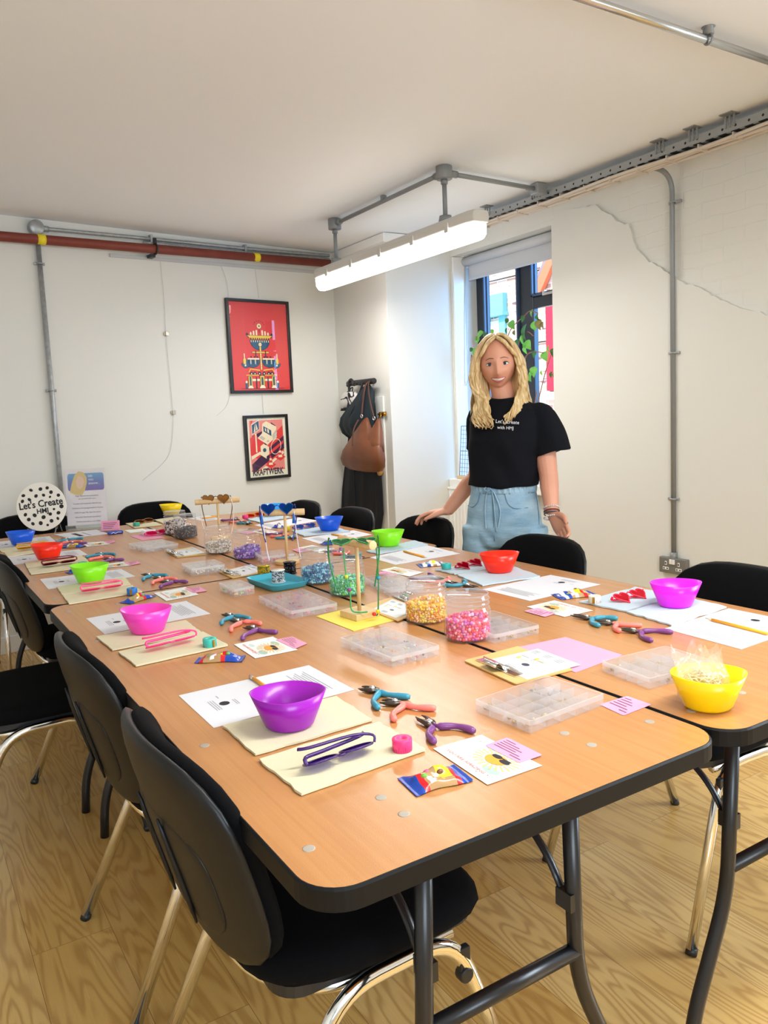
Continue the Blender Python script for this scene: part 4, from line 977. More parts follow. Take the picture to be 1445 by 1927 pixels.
STEELD = mat('tool_steel', srgb(96, 88, 82), .3, .9)
def pliers(kind, tip, piv, e1, e2, label):
    A, B, C, D = (spot(*q, TOP + .006) for q in (tip, piv, e1, e2))
    o = thing('pliers', label, 'pliers', (B.x, B.y, TOP), 0, 'jewellery pliers'); d = (A - B)
    if d.length < .028: d = d.normalized() * .028
    if d.length > .045: d = d.normalized() * .045
    n = Vector((-d.y, d.x)).normalized(); z = .0065
    for s in (1, -1):
        b = MB(); h = d.normalized(); q = n * s
        op = .12
        b.tube([(-h * .012 + q * .004).to_3d() + Vector((0, 0, z)), (q * .0055).to_3d() + Vector((0, 0, z)), (h * .010 + q * .0052).to_3d() + Vector((0, 0, z)), (d * .65 + q * (.0045 + .004)).to_3d() + Vector((0, 0, z)), (d + q * .0065).to_3d() + Vector((0, 0, z))], [.0042, .0062, .0055, .0036, .0014], 8, flat=.8); b.build('jaw', STEELD, o)
    b = MB(); b.lathe([(.0055, 0), (.0055, .0125), (.004, .0135), (.0001, .0137)], 14, (0, 0, 0)); b.build('rivet', CHROME, o)
    for e in (C, D):
        v = e - B; L = v.length
        if L < .07: v = v.normalized() * .08
        if L > .125: v = v.normalized() * .125
        L = v.length; h = (-d).normalized()
        side = 1 if (v.x * n.x + v.y * n.y) > 0 else -1
        p0 = h * .010 + n * side * .004; p1 = h * .022 + n * side * .007; mid = v * .55 + n * side * .008; bb = v
        pts = [Vector((p.x, p.y, z)) for p in smoothpath([p0.to_3d(), p1.to_3d(), mid.to_3d(), bb.to_3d()], 5)]
        b = MB(); m_ = len(pts); b.tube(pts, [.0035] * 5 + [.0058 + .0008 * math.sin(i) for i in range(m_ - 6)] + [.0042], 10); b.build('handle', HANDLE[kind], o)
def tape(px, py, z, col, label, r=.0165):
    c = spot(px, py, TOP + z); o = thing('tape_measure', label, 'tape measure', (c.x, c.y, TOP + z), rnd.uniform(0, 6), 'rolled tape measures')
    m = mat('tape_' + str(col), srgb(*col), .4); b = MB(); pts = []
    for i in range(90): a = i * .42; rr = .004 + (r - .004) * i / 90; pts.append((rr * math.cos(a), rr * math.sin(a)))
    b.lathe([(.0045, .0005), (r * .98, 0), (r, .001), (r, .019), (r * .97, .020), (.0045, .020), (.0045, .0005)], 28); b.build('roll', m, o)
    b = MB(); a0 = .9
    b.add([((r + .0006) * math.cos(a0 + t), (r + .0006) * math.sin(a0 + t), zz) for t in np.linspace(0, .4, 5) for zz in (.001, .019)], [(2 * i, 2 * i + 2, 2 * i + 3, 2 * i + 1) for i in range(4)]); b.build('end_tab', BRASS, o, solid=.0008)
    b = MB()
    for q in range(22):
        a = 1.6 + q * .22; b.add([((r + .0004) * math.cos(a + t), (r + .0004) * math.sin(a + t), zz) for t in (0, .05) for zz in (.001, .006 + .004 * (q % 3 == 0))], [(0, 2, 3, 1)])
    b.build('markings', mat('tape_mark', tuple(v * .45 for v in srgb(*col)), .5), o)
def sun_card(bl, br, tr, tl, label, z=.0012):
    o, f = quad('greeting_card', label, 'card', (bl, br, tr, tl), TOP + z, .0005, mat('card_white', srgb(236, 242, 240), .45), 'sunshine greeting cards')
    g = Flat(f, .0005); OR = mat('ink_orange', srgb(246, 160, 40), .5); SAGE = mat('ink_sage', srgb(168, 196, 184), .5); RAY = mat('ink_ray', srgb(240, 200, 120), .5)
    g.c(.42, .80, .14, .08, SAGE).c(.28, .30, .10, .06, mat('ink_mist', srgb(206, 222, 222), .5)).c(.78, .30, .13, .09, SAGE).r(.70, .24, .86, .30, SAGE)
    for i in range(22):
        a = 2 * PI * i / 22; u, v = .62 + .17 * math.cos(a), .58 + .17 * math.sin(a); u2, v2 = .62 + .31 * math.cos(a), .58 + .31 * math.sin(a); t = .012; nx, ny = -math.sin(a) * t, math.cos(a) * t
        g.p([(u + nx, v + ny), (u2 + nx, v2 + ny), (u2 - nx, v2 - ny), (u - nx, v - ny)], RAY)
    g.c(.62, .58, .15, .15, OR).c(.57, .66, .075, .055, TXTD).c(.72, .62, .075, .055, TXTD).r(.50, .66, .78, .69, TXTD)
    for u, v in ((.16, .80), (.86, .16), (.72, .10)): g.p([(u - .03, v + .02), (u, v - .012), (u + .03, v + .02), (u, v)], TXTD)
    g.done(o)
    p0, p1 = f(.12, .16), f(.80, .16); up = f(.12, .4) - p0
    t = text('lettering', 'YOU ARE AMAZING', .009, mat('ink_coral', srgb(226, 120, 110), .5), o, frame3(((p0.x + p1.x) / 2, (p0.y + p1.y) / 2, .0013), (p1 - p0).to_3d(), up.to_3d()), depth=.0001, width=(p1 - p0).length)
    return o
def pink_card(c, label, z=.0020, flip=False):
    o, f = quad('contact_card', label, 'card', c, TOP + z, .0005, PINKC, 'pink contact cards', rad=.06); g = Flat(f, .0005); m_ = mat('ink_plum', srgb(130, 70, 110), .6)
    for q, (a, e) in enumerate(((.08, .36), (.08, .55), (.08, .70), (.08, .62), (.08, .80), (.62, .92))): v = .84 - q * .135; g.r(a, v - .022, e, v + .022, m_)
    g.done(o); return o
CANDY = [mat('foil_blue', srgb(24, 70, 170), .25), mat('foil_red', srgb(206, 30, 40), .25), mat('film_amber', srgb(176, 140, 96), .18), mat('foil_yellow', srgb(244, 216, 40), .25), mat('foil_white', srgb(236, 236, 240), .25)]
def candy(a, c, w_, label, z=.0008, order=(0, 0, 1, 2, 2, 3, 3, 2, 1, 0, 0), hgt=.016):
    A, C = spot(*a, TOP + z), spot(*c, TOP + z); v = C - A; L = v.length; m = (A + C) / 2
    o = thing('sweet_packet', label, 'sweets', (m.x, m.y, TOP + z), math.atan2(v.y, v.x), 'small packets of sweets'); r = random.Random(int(a[0] * 3 + a[1]))
    nu, nv = 22, 12; ph = r.uniform(0, 6)
    def top(u, v_):
        e = max(0.0, math.sin(PI * min(1, max(0, (u - .10) / .80)))) ** .55; s = max(0, 1 - (2 * v_ - 1) ** 2) ** .6
        crim = .0012 * math.sin(u * 240) if u < .1 or u > .9 else 0
        return ((u - .5) * L, (v_ - .5) * w_ * (1 - .10 * e + .06 * math.sin(u * 9 + ph)), .0012 + crim + hgt * e * s * (1 + .18 * math.sin(u * 15 + v_ * 7 + ph)) * (.85 + .25 * math.sin(v_ * 11 + ph)))
    def bot(u, v_): p = top(u, v_); return (p[0], p[1], max(0.0, .0004))
    b = MB(); b.grid(top, nu, nv, 0); b.grid(bot, nu, nv, 0)
    for i in range(len(b.f)):
        q = i % (nu * nv); u = (q % nu) / nu; v_ = (q // nu) / nv; k_ = order[min(len(order) - 1, int(u * len(order)))]
        if k_ in (2, 3) and i < nu * nv:
            k_ = 3 if (u - .60) ** 2 * 16 + (v_ - .42) ** 2 * 5 < .30 else (4 if (u - .35) ** 2 * 30 + (v_ - .2) ** 2 * 6 < .15 else 2)
        b.m[i] = k_
    b.build('wrapper', CANDY, o)
    for q in range(5):
        u, v_ = .30 + .09 * q, r.uniform(.35, .75); p = top(u, v_); b = MB(); b.ball((p[0], p[1], p[2] - .002), (.006, .0045, .004), 10, 6); b.build('sweet', mat(('sweet_green', 'sweet_pink', 'sweet_white', 'sweet_brown')[q % 4], srgb(*((110, 170, 60), (220, 90, 130), (240, 232, 214), (120, 70, 50))[q % 4]), .3), o)
    return o
def pencil(a, c, label, z, tip_first=False):
    A, C = spot(*a, TOP + z), spot(*c, TOP + z); d = (C - A).normalized(); L = .175 if (C - A).length > .13 else (C - A).length
    o = thing('pencil', label, 'pencil', (A.x, A.y, TOP + z), math.atan2(d.y, d.x), 'orange pencils'); r = .0040
    e0 = .020 if tip_first else .006
    b = MB(); b.tube([(e0, 0, r), (L, 0, r)], r, 6); b.build('barrel', mat('pencil_orange', srgb(246, 170, 30), .35), o)
    if tip_first:
        b = MB(); b.tube([(.003, 0, r), (.020, 0, r)], [.0009, r], 8); b.build('sharpened_tip', mat('cut_wood', srgb(226, 200, 160), .6), o); b = MB(); b.tube([(-.001, 0, r), (.004, 0, r)], [.0002, .0011], 8); b.build('lead', TXTD, o)
    else:
        b = MB(); b.tube([(-.008, 0, r), (.008, 0, r)], .0043, 10); b.build('ferrule', CHROME, o)
def heart(n=28, s=1.0):
    out = []
    for i in range(n):
        t = 2 * PI * i / n; out.append((16 * math.sin(t) ** 3 / 17 * s, (13 * math.cos(t) - 5 * math.cos(2 * t) - 2 * math.cos(3 * t) - math.cos(4 * t)) / 17 * s))
    return out
def sunglasses(label, loc, rz, fcol, lcol, tilt, mode, shape='heart', rgh=.15):
    """front in local XZ; tilt leans it back about X. mode: folded, flat, hang"""
    o = thing('sunglasses', label, 'sunglasses', loc, rz, 'coloured sunglasses'); F = mat('frame_' + str(fcol), srgb(*fcol), .25); Ln = clear('lens_' + str(lcol), srgb(*lcol), .05, .35, srgb(*lcol))
    R = Matrix.Rotation(tilt, 4, 'X'); s = .027
    def T_(x, y, zz): return R @ Vector((x, y, zz))
    for sx in (-1, 1):
        pts = heart(28, s) if shape == 'heart' else [(s * 1.05 * (abs(math.cos(t)) ** .7) * (1 if math.cos(t) > 0 else -1), s * .72 * (abs(math.sin(t)) ** .8) * (1 if math.sin(t) > 0 else -1)) for t in np.linspace(0, 2 * PI, 29)[:-1]]
        pts = [(x + sx * .034, zz) for x, zz in pts]
        b = MB(); b.tube([T_(x, 0, zz) for x, zz in pts], .0019, 6, True); b.build('rim', F, o)
        b = MB(); b.poly([T_(x, .0004, zz) for x, zz in pts]); b.poly([T_(x, -.0004, zz) for x, zz in pts][::-1]); b.build('lens', Ln, o)
        h = Vector((sx * .064, 0, .010))
        if mode == 'folded': P = [h, h + Vector((0, .012, 0)), Vector((sx * .03, .017 + .004 * sx, .006)), Vector((-sx * .045, .019 + .004 * sx, -.004)), Vector((-sx * .062, .021 + .004 * sx, -.014))]
        elif mode == 'flat': P = [h, h + Vector((0, .010, 0)), Vector((sx * .03, .013 + .004 * sx, .004)), Vector((-sx * .045, .013 + .004 * sx, .0)), Vector((-sx * .060, .014 + .004 * sx, -.008))]
        else: P = [h, h + Vector((sx * .002, .012, -.004)), h + Vector((sx * .004, .022, -.05)), h + Vector((-sx * .006, .012, -.105)), h + Vector((-sx * .014, -.004, -.135))]
        if mode != 'hang': P = [R @ p for p in P]
        b = MB(); b.tube(smoothpath(P, 4), .0022, 6, flat=1.6 if mode != 'hang' else 1.0); b.build('temple', F, o)
    b = MB(); b.tube([T_(-.010, 0, .009), T_(0, -.002, .013), T_(.010, 0, .009)], .0022, 6); b.build('bridge', F, o)
    return o
def sg_at(px, py, z, label, direc, f, l, tilt, mode, dz, shape='heart'):
    c = spot(px, py, TOP + z); a = spot(*direc[0], TOP + z); e = spot(*direc[1], TOP + z); d = e - a
    return sunglasses(label, (c.x, c.y, TOP + z + dz), math.atan2(d.y, d.x), f, l, tilt, mode, shape)

# --- left side, five settings
paper_sheet(((336, 1309), (402, 1370), (667, 1298), (581, 1252))[0:1] + ((402, 1370), (667, 1298), (581, 1252)) if False else ((402, 1370), (667, 1298), (581, 1252), (336, 1309)), 'white printed sheet behind the large purple bowl')
paper_sheet(((197, 1194), (396, 1155), (350, 1131), (162, 1164)), 'white printed sheet behind the pink bowl')
paper_sheet(((91, 1109), (255, 1085), (228, 1071), (75, 1090)), 'white printed sheet behind the lime green bowl on the left')
paper_sheet(((22, 1064), (165, 1044), (149, 1034), (11, 1049)), 'white printed sheet behind the red bowl on the left')
paper_sheet(((-8, 1034), (105, 1019), (93, 1009), (-14, 1021)), 'white printed sheet behind the blue bowl on the left')
FZ = .0014
felt_mat(((420, 1369), (480, 1423), (701, 1357), (633, 1313)), 'cream felt mat under the purple bowl', FELT, FZ)
felt_mat(((487, 1432), (565, 1497), (802, 1414), (711, 1362)), 'cream felt mat holding the purple sunglasses and pink tape', FELT, FZ, .003)
felt_mat(((182, 1200), (211, 1225), (378, 1191), (350, 1169)), 'cream felt mat under the pink bowl', FELT, FZ)
felt_mat(((222, 1229), (256, 1255), (429, 1216), (382, 1191)), 'cream felt mat holding the pink glasses and teal tape', FELT, FZ)
felt_mat(((106, 1106), (117, 1120), (246, 1101), (235, 1088)), 'cream felt mat under the lime green bowl on the left', FELT, FZ)
felt_mat(((118, 1122), (130, 1138), (268, 1115), (249, 1103)), 'cream felt mat holding pink glasses and blue tape', FELT, FZ)
felt_mat(((46, 1060), (51, 1070), (166, 1056), (154, 1047)), 'cream felt mat under the red bowl on the left', FELT, FZ)
felt_mat(((52, 1072), (58, 1082), (175, 1067), (167, 1058)), 'cream felt mat holding the dark red glasses', FELT, FZ)
felt_mat(((-5, 1034), (4, 1040), (104, 1026), (98, 1020)), 'cream felt mat under the blue bowl on the left', FELT, FZ)
felt_mat(((8, 1041), (15, 1049), (112, 1034), (105, 1028)), 'cream felt mat holding the amber glasses', FELT, FZ)
BZ = FZ + .0041
bowl(545, 1366, BZ, 'plastic_purple', 'large-looking purple plastic bowl on the nearest cream mat')
bowl(278, 1189, BZ, 'plastic_pink', 'bright pink plastic bowl on a cream mat on the left side')
bowl(171, 1096, BZ, 'plastic_lime', 'lime green plastic bowl on a cream mat on the left side')
bowl(91, 1052, BZ, 'plastic_red', 'red plastic bowl on a cream mat on the left side')
bowl(41, 1025, BZ, 'plastic_blue', 'blue plastic bowl near the round spotted sign')
sg_at(638, 1432, BZ, 'dark purple folded sunglasses on the nearest felt mat', ((565, 1447), (712, 1395)), (58, 24, 96), (150, 110, 210), 1.22, 'folded', .012, 'oval')
sg_at(322, 1217, BZ, 'pink folded sunglasses beside the teal tape roll', ((265, 1224), (372, 1198)), (250, 60, 130), (250, 160, 190), 1.22, 'folded', .012, 'oval')
sg_at(192, 1113, BZ, 'pink folded sunglasses beside the blue tape roll', ((148, 1118), (235, 1105)), (252, 90, 140), (250, 170, 190), 1.22, 'folded', .012, 'oval')
sg_at(112, 1064, BZ, 'dark red folded sunglasses beside the far teal tape roll on the left', ((76, 1069), (147, 1059)), (110, 14, 30), (150, 40, 60), 1.22, 'folded', .012, 'oval')
sg_at(62, 1034, BZ, 'amber folded sunglasses in front of the left blue bowl', ((27, 1037), (105, 1028)), (220, 160, 20), (240, 200, 80), 1.22, 'folded', .012, 'oval')
tape(757, 1411, BZ, (250, 60, 130), 'hot pink rolled tape measure on the nearest felt mat'); tape(395, 1216, BZ, (60, 190, 176), 'teal rolled tape measure beside the pink glasses'); tape(249, 1118, BZ, (20, 120, 200), 'blue rolled tape measure on a cream mat on the left'); tape(156, 1067, BZ, (20, 176, 150), 'green-teal rolled tape measure beside the dark red glasses')
pencil((474, 1278), (520, 1310), 'orange pencil poking out behind the purple bowl', .0012); pencil((262, 1148), (283, 1165), 'orange pencil mostly hidden behind the pink bowl', .0012)
candy((765, 1482), (872, 1455), .062, 'packet of sweets in blue and red foil on the near table', order=(0, 0, 1, 2, 2, 3, 3, 2, 1, 0, 0)); candy((370, 1243), (459, 1240), .045, 'blue and yellow packet of sweets by the pink bowl setting', order=(0, 1, 2, 3, 3, 2, 1, 0, 0, 0, 0))
candy((234, 1136), (284, 1121), .05, 'gold and blue packet of sweets by the lime bowl setting', order=(0, 0, 3, 3, 2, 3, 1, 0, 0, 0, 0)); candy((126, 1079), (162, 1073), .05, 'packet of sweets half hidden behind the lime bowl', order=(0, 0, 1, 2, 3, 2, 1, 0)); candy((117, 1030), (158, 1029), .05, 'dark blue packet of sweets beside the left blue bowl setting', order=(0, 0, 2, 3, 2, 0, 0))
sun_card((815, 1409), (917, 1477), (1020, 1441), (906, 1383), 'sunshine greeting card under a pink card on the near table')
pink_card(((912, 1403), (977, 1436), (1021, 1421), (954, 1388)), 'pink contact card on the nearest sunshine card', flip=True)
sun_card((440, 1213), (480, 1239), (560, 1223), (513, 1198), 'sunshine greeting card beside the pink bowl setting'); pink_card(((518, 1204), (554, 1221), (578, 1211), (550, 1198)), 'pink contact card on the sunshine card by the pink bowl setting')
sun_card((289, 1116), (313, 1131), (374, 1119), (349, 1105), 'sunshine greeting card beside the lime bowl setting on the left'); pink_card(((347, 1108), (364, 1116), (390, 1112), (375, 1104)), 'pink contact card by the lime bowl setting on the left')
sun_card((184, 1063), (193, 1069), (247, 1064), (232, 1057), 'sunshine greeting card beside the red bowl setting on the left'); pink_card(((233, 1059), (245, 1064), (266, 1060), (258, 1056)), 'pink contact card by the red bowl setting on the left')
sun_card((152, 1022), (164, 1029), (208, 1024), (195, 1019), 'sunshine greeting card beside the blue bowl setting on the left'); pink_card(((195, 1019), (203, 1023), (218, 1020), (214, 1017)), 'pink contact card by the blue bowl setting on the left')
wl = ('by the purple bowl setting', 'by the pink bowl setting', 'by the lime bowl setting on the left', 'by the red bowl setting on the left', 'by the blue bowl setting on the left')
PL = [(('blue', (682, 1295), (700, 1298), (771, 1312), (712, 1333)), ('pink', (727, 1321), (743, 1322), (820, 1333), (742, 1355)), ('purple', (788, 1348), (808, 1361), (893, 1376), (818, 1397))),
      (('blue', (420, 1155), (432, 1158), (471, 1165), (417, 1174)), ('pink', (438, 1167), (447, 1169), (492, 1174), (435, 1187)), ('purple', (460, 1180), (476, 1182), (522, 1190), (456, 1203))),
      (('blue', (268, 1080), (280, 1082), (308, 1083), (270, 1091)), ('pink', (290, 1087), (300, 1088), (328, 1090), (287, 1098)), ('purple', (308, 1095), (315, 1095), (353, 1095), (302, 1105))),
      (('blue', (182, 1041), (190, 1042), (212, 1043), (172, 1046)), ('pink', (183, 1046), (190, 1047), (208, 1049), (168, 1054)), ('purple', (198, 1052), (206, 1052), (233, 1053), (191, 1060))),
      (('blue', (117, 1014), (124, 1015), (142, 1014), (106, 1020)), ('pink', (119, 1018), (126, 1019), (147, 1019), (112, 1023)), ('purple', (130, 1022), (136, 1022), (152, 1022), (118, 1026)))]
for st, wl_ in zip(PL, wl):
    for q in st: pliers(*q, {'blue': 'blue', 'pink': 'salmon pink', 'purple': 'purple'}[q[0]] + '-handled pliers ' + wl_)

# --- right side
paper_sheet(((1251, 1183), (1371, 1145), (1525, 1176), (1395, 1222)), 'white printed sheet under a pencil beside the magenta bowl', True)
paper_sheet(((907, 1109), (1036, 1082), (1130, 1100), (997, 1131)), 'white printed sheet between the red and magenta bowls', True)
paper_sheet(((696, 1049), (803, 1026), (866, 1042), (744, 1063)), 'white printed sheet in front of the lime bowl on the right', True)
paper_sheet(((568, 1013), (665, 998), (700, 1006), (603, 1024)), 'white printed sheet in front of the right-hand blue bowl', True)
paper_sheet(((478, 988), (563, 974), (600, 980), (508, 996)), 'white printed sheet near the sky blue bowl', True)
paper_sheet(((353, 975), (385, 981), (418, 977), (392, 970)), 'white printed sheet to the right of the far yellow bowl')
felt_mat(((1179, 1153), (1263, 1178), (1368, 1144), (1285, 1124)), 'pale blue felt mat under the magenta bowl', FELTB, FZ, .004); felt_mat(((1092, 1134), (1176, 1152), (1278, 1124), (1195, 1107)), 'pale blue felt mat holding the red heart glasses by the magenta bowl', FELTB, FZ, .004)
felt_mat(((859, 1083), (907, 1103), (1017, 1086), (968, 1068)), 'pale blue felt mat under the right-hand red bowl', FELTB, FZ, .004); felt_mat(((819, 1073), (857, 1082), (964, 1067), (925, 1056)), 'pale blue felt mat holding the crimson glasses behind the red bowl', FELTB, FZ, .004)
felt_mat(((690, 1038), (712, 1044), (805, 1026), (780, 1018)), 'pale green-blue felt mat under the right-hand lime bowl', FELTB, FZ, .004); felt_mat(((549, 1000), (573, 1010), (658, 1001), (622, 990)), 'pale blue felt mat under the right-hand blue bowl', FELTB, FZ, .004)
felt_mat(((462, 977), (488, 984), (549, 974), (522, 968)), 'pale blue felt mat under the sky blue bowl', FELTB, FZ, .004); felt_mat(((237, 986), (253, 994), (306, 989), (285, 981)), 'cream felt mat holding the far teal tape', FELT, FZ); felt_mat(((290, 979), (308, 986), (352, 979), (335, 973)), 'cream felt mat under the far yellow bowl', FELT, FZ)
bowl(1271, 1140, BZ, 'plastic_magenta', 'magenta plastic bowl on a pale blue mat at the right'); bowl(940, 1076, BZ, 'plastic_red', 'red plastic bowl on a pale blue mat before the woman', -.45); bowl(731, 1027, BZ, 'plastic_lime', 'lime green plastic bowl on the right side of the tables')
bowl(620, 998, BZ, 'plastic_blue', 'bright blue plastic bowl on the right side of the tables'); bowl(515, 970, BZ, 'plastic_cyan', 'sky blue plastic bowl behind the blue heart sunglasses'); bowl(323, 969, BZ, 'plastic_yellow', 'yellow plastic bowl at the far end of the tables')
yb = bowl(1332, 1330, .0, 'plastic_yellow', 'yellow plastic bowl of clear bags at the near right table', -.5)
sg_at(1187, 1128, BZ, 'red heart-shaped sunglasses beside the magenta bowl', ((1150, 1134), (1226, 1115)), (226, 10, 60), (240, 20, 70), -1.15, 'flat', .012); sg_at(885, 1067, BZ, 'crimson heart-shaped sunglasses behind the right-hand red bowl', ((862, 1070), (908, 1058)), (170, 6, 40), (190, 10, 50), -1.15, 'flat', .012)
sg_at(697, 1024, BZ, 'green heart-shaped sunglasses beside the right-hand lime bowl', ((680, 1026), (716, 1020)), (20, 120, 40), (30, 140, 60), -1.2, 'flat', .012); sg_at(575, 994, BZ, 'blue heart-shaped sunglasses beside the right-hand blue bowl', ((553, 997), (600, 990)), (20, 70, 190), (30, 100, 210), -1.2, 'flat', .012); sg_at(480, 973, BZ, 'orange sunglasses at the far end near the sky blue bowl', ((468, 974), (492, 970)), (220, 100, 20), (230, 120, 30), -1.2, 'flat', .012, 'oval'); sg_at(272, 984, BZ, 'brown sunglasses on the far cream mat', ((258, 986), (284, 981)), (150, 100, 40), (190, 140, 70), -1.2, 'flat', .012, 'oval')
tape(1119, 1134, BZ, (226, 224, 210), 'white rolled tape measure beside the red heart glasses'); tape(840, 1071, BZ, (30, 176, 170), 'teal rolled tape measure beside the crimson glasses'); tape(540, 998, BZ, (224, 206, 40), 'yellow rolled tape measure near the right-hand blue bowl'); tape(462, 976, BZ, (244, 60, 140), 'pink rolled tape measure near the sky blue bowl'); tape(257, 990, BZ, (40, 170, 140), 'teal rolled tape measure on the far cream mat')
pencil((1327, 1166), (1445, 1196), 'orange sharpened pencil lying on the sheet at the right', .0012, True); pencil((803, 1051), (759, 1039), 'orange pencil on the sheet by the right-hand lime bowl', .0012, True); pencil((650, 1011), (624, 1007), 'orange pencil by the right-hand blue bowl', .0012); pencil((410, 973), (379, 977), 'orange pencil at the far end by the tan stand', .0012)
candy((1046, 1124), (1116, 1117), .07, 'packet of sweets beside the white tape measure', order=(0, 4, 0, 3, 4, 2, 1, 2, 4, 0), hgt=.014); candy((787, 1065), (836, 1061), .07, 'silver-blue packet of sweets beside the teal tape measure', order=(0, 4, 0, 4, 2, 4, 0, 4), hgt=.012); candy((605, 1025), (641, 1021), .06, 'dark blue packet of sweets near the green sunglasses', order=(0, 0, 0, 4, 2, 3, 1)); candy((512, 993), (535, 992), .06, 'blue packet of sweets near the yellow tape measure', order=(0, 0, 4, 0))
sun_card((1116, 1149), (1043, 1130), (991, 1142), (1062, 1161), 'sunshine greeting card catching window glare on the right'); pink_card(((1025, 1161), (1047, 1154), (1012, 1144), (986, 1150)), 'pink contact card under the window glare on the right')
sun_card((797, 1077), (743, 1067), (715, 1073), (770, 1085), 'sunshine greeting card by the right-hand red bowl setting'); pink_card(((737, 1085), (749, 1081), (722, 1075), (705, 1079)), 'pink contact card by the right-hand red bowl setting')
sun_card((630, 1033), (587, 1026), (560, 1031), (599, 1039), 'sunshine greeting card by the right-hand lime bowl setting'); pink_card(((564, 1040), (584, 1036), (566, 1031), (550, 1035)), 'pink contact card by the right-hand lime bowl setting')
sun_card((524, 1001), (493, 995), (471, 1000), (500, 1006), 'sunshine greeting card by the right-hand blue bowl setting'); pink_card(((464, 1005), (481, 1002), (466, 999), (450, 1002)), 'pink contact card by the right-hand blue bowl setting')
wr = ('by the magenta bowl setting', 'by the right-hand red bowl setting', 'by the right-hand lime bowl setting', 'by the right-hand blue bowl setting', 'at the far end')
PR = [(('blue', (1076, 1157), (1103, 1162), (1162, 1164), (1128, 1178)), ('pink', (1126, 1171), (1144, 1172), (1208, 1177), (1167, 1188)), ('purple', (1167, 1184), (1191, 1187), (1266, 1190), (1227, 1206))),
      (('purple', (834, 1090), (816, 1088), (769, 1089), (806, 1080)), ('pink', (860, 1098), (845, 1096), (801, 1093), (842, 1087)), ('blue', (898, 1105), (880, 1102), (842, 1101), (872, 1094))),
      (('purple', (655, 1042), (641, 1041), (608, 1036), (640, 1033)), ('pink', (664, 1047), (651, 1045), (626, 1041), (655, 1037)), ('blue', (684, 1049), (673, 1048), (642, 1047), (676, 1041))),
      (('purple', (531, 1008), (521, 1006), (496, 1004), (530, 1001)), ('pink', (546, 1011), (536, 1009), (508, 1009), (540, 1004)), ('blue', (559, 1014), (549, 1012), (524, 1012), (552, 1008))),
      (('purple', (450, 979), (443, 978), (420, 979), (444, 975)), ('pink', (462, 983), (454, 982), (430, 982), (456, 978)), ('blue', (474, 986), (466, 985), (448, 984), (468, 981)))]
for st, wl_ in zip(PR, wr):
    for q in st: pliers(*q, {'blue': 'blue', 'pink': 'salmon pink', 'purple': 'purple'}[q[0]] + '-handled pliers ' + wl_)

# --- clear bags in the near yellow bowl
FILM = clear('clear_film', (.97, .96, .93), .12, .16, (.95, .94, .90)); STICK = mat('cream_sticks', srgb(236, 226, 190), .4)
for q, (dx, dy, dz, sx, sz, rr, lb) in enumerate(((-.008, .004, .052, .040, .058, 1, 'crumpled clear bag of cream ear wires filling the yellow bowl'), (.004, .018, .060, .045, .062, 2, 'empty clear bag standing up at the back of the yellow bowl'))):
    o = thing('plastic_bag', lb, 'bag', (yb.location.x + dx, yb.location.y + dy, TOP + .004), yb.rotation_euler.z)
    r = random.Random(rr + 4); ph = [r.uniform(0, 6) for _ in range(8)]
    def crum(u, v, s):
        x = (u - .5) * 2 * sx; zz = v * (sz + .045); e = math.sin(PI * u) ** .5 * (math.sin(PI * min(1, v * .62 + .16)) ** .8)
        return (x * (1 - .25 * (v < .3) * (1 - v / .3)) + .006 * math.sin(7 * v + ph[0]) + .004 * math.sin(19 * u + ph[1]), s * .022 * e + .006 * math.sin(11 * u + 5 * v + ph[2]) + .003 * math.sin(31 * v + 17 * u + ph[3]), .006 + zz * (1 - .28 * abs(math.sin(2.3 * u * PI + ph[4]))) + .004 * math.sin(23 * u + ph[5]))
    b = MB(); b.grid(lambda u, v: crum(u, v, 1), 22, 20); b.grid(lambda u, v: crum(u, v, -1), 22, 20); b.build('film', FILM, o, smooth=False)
    if q == 0:
        b = MB()
        for i in range(170):
            a = r.uniform(0, 2 * PI); d = r.uniform(0, .036); c = Vector((d * math.cos(a), .8 * d * math.sin(a), r.uniform(.035, .062))); t = Vector((r.uniform(-1, 1), r.uniform(-1, 1), r.uniform(-.2, .8))).normalized() * .008; b.cyl(c - t, c + t, .0011, 5)
        s = b.build('ear_wires', STICK, o); s['kind'] = 'stuff'
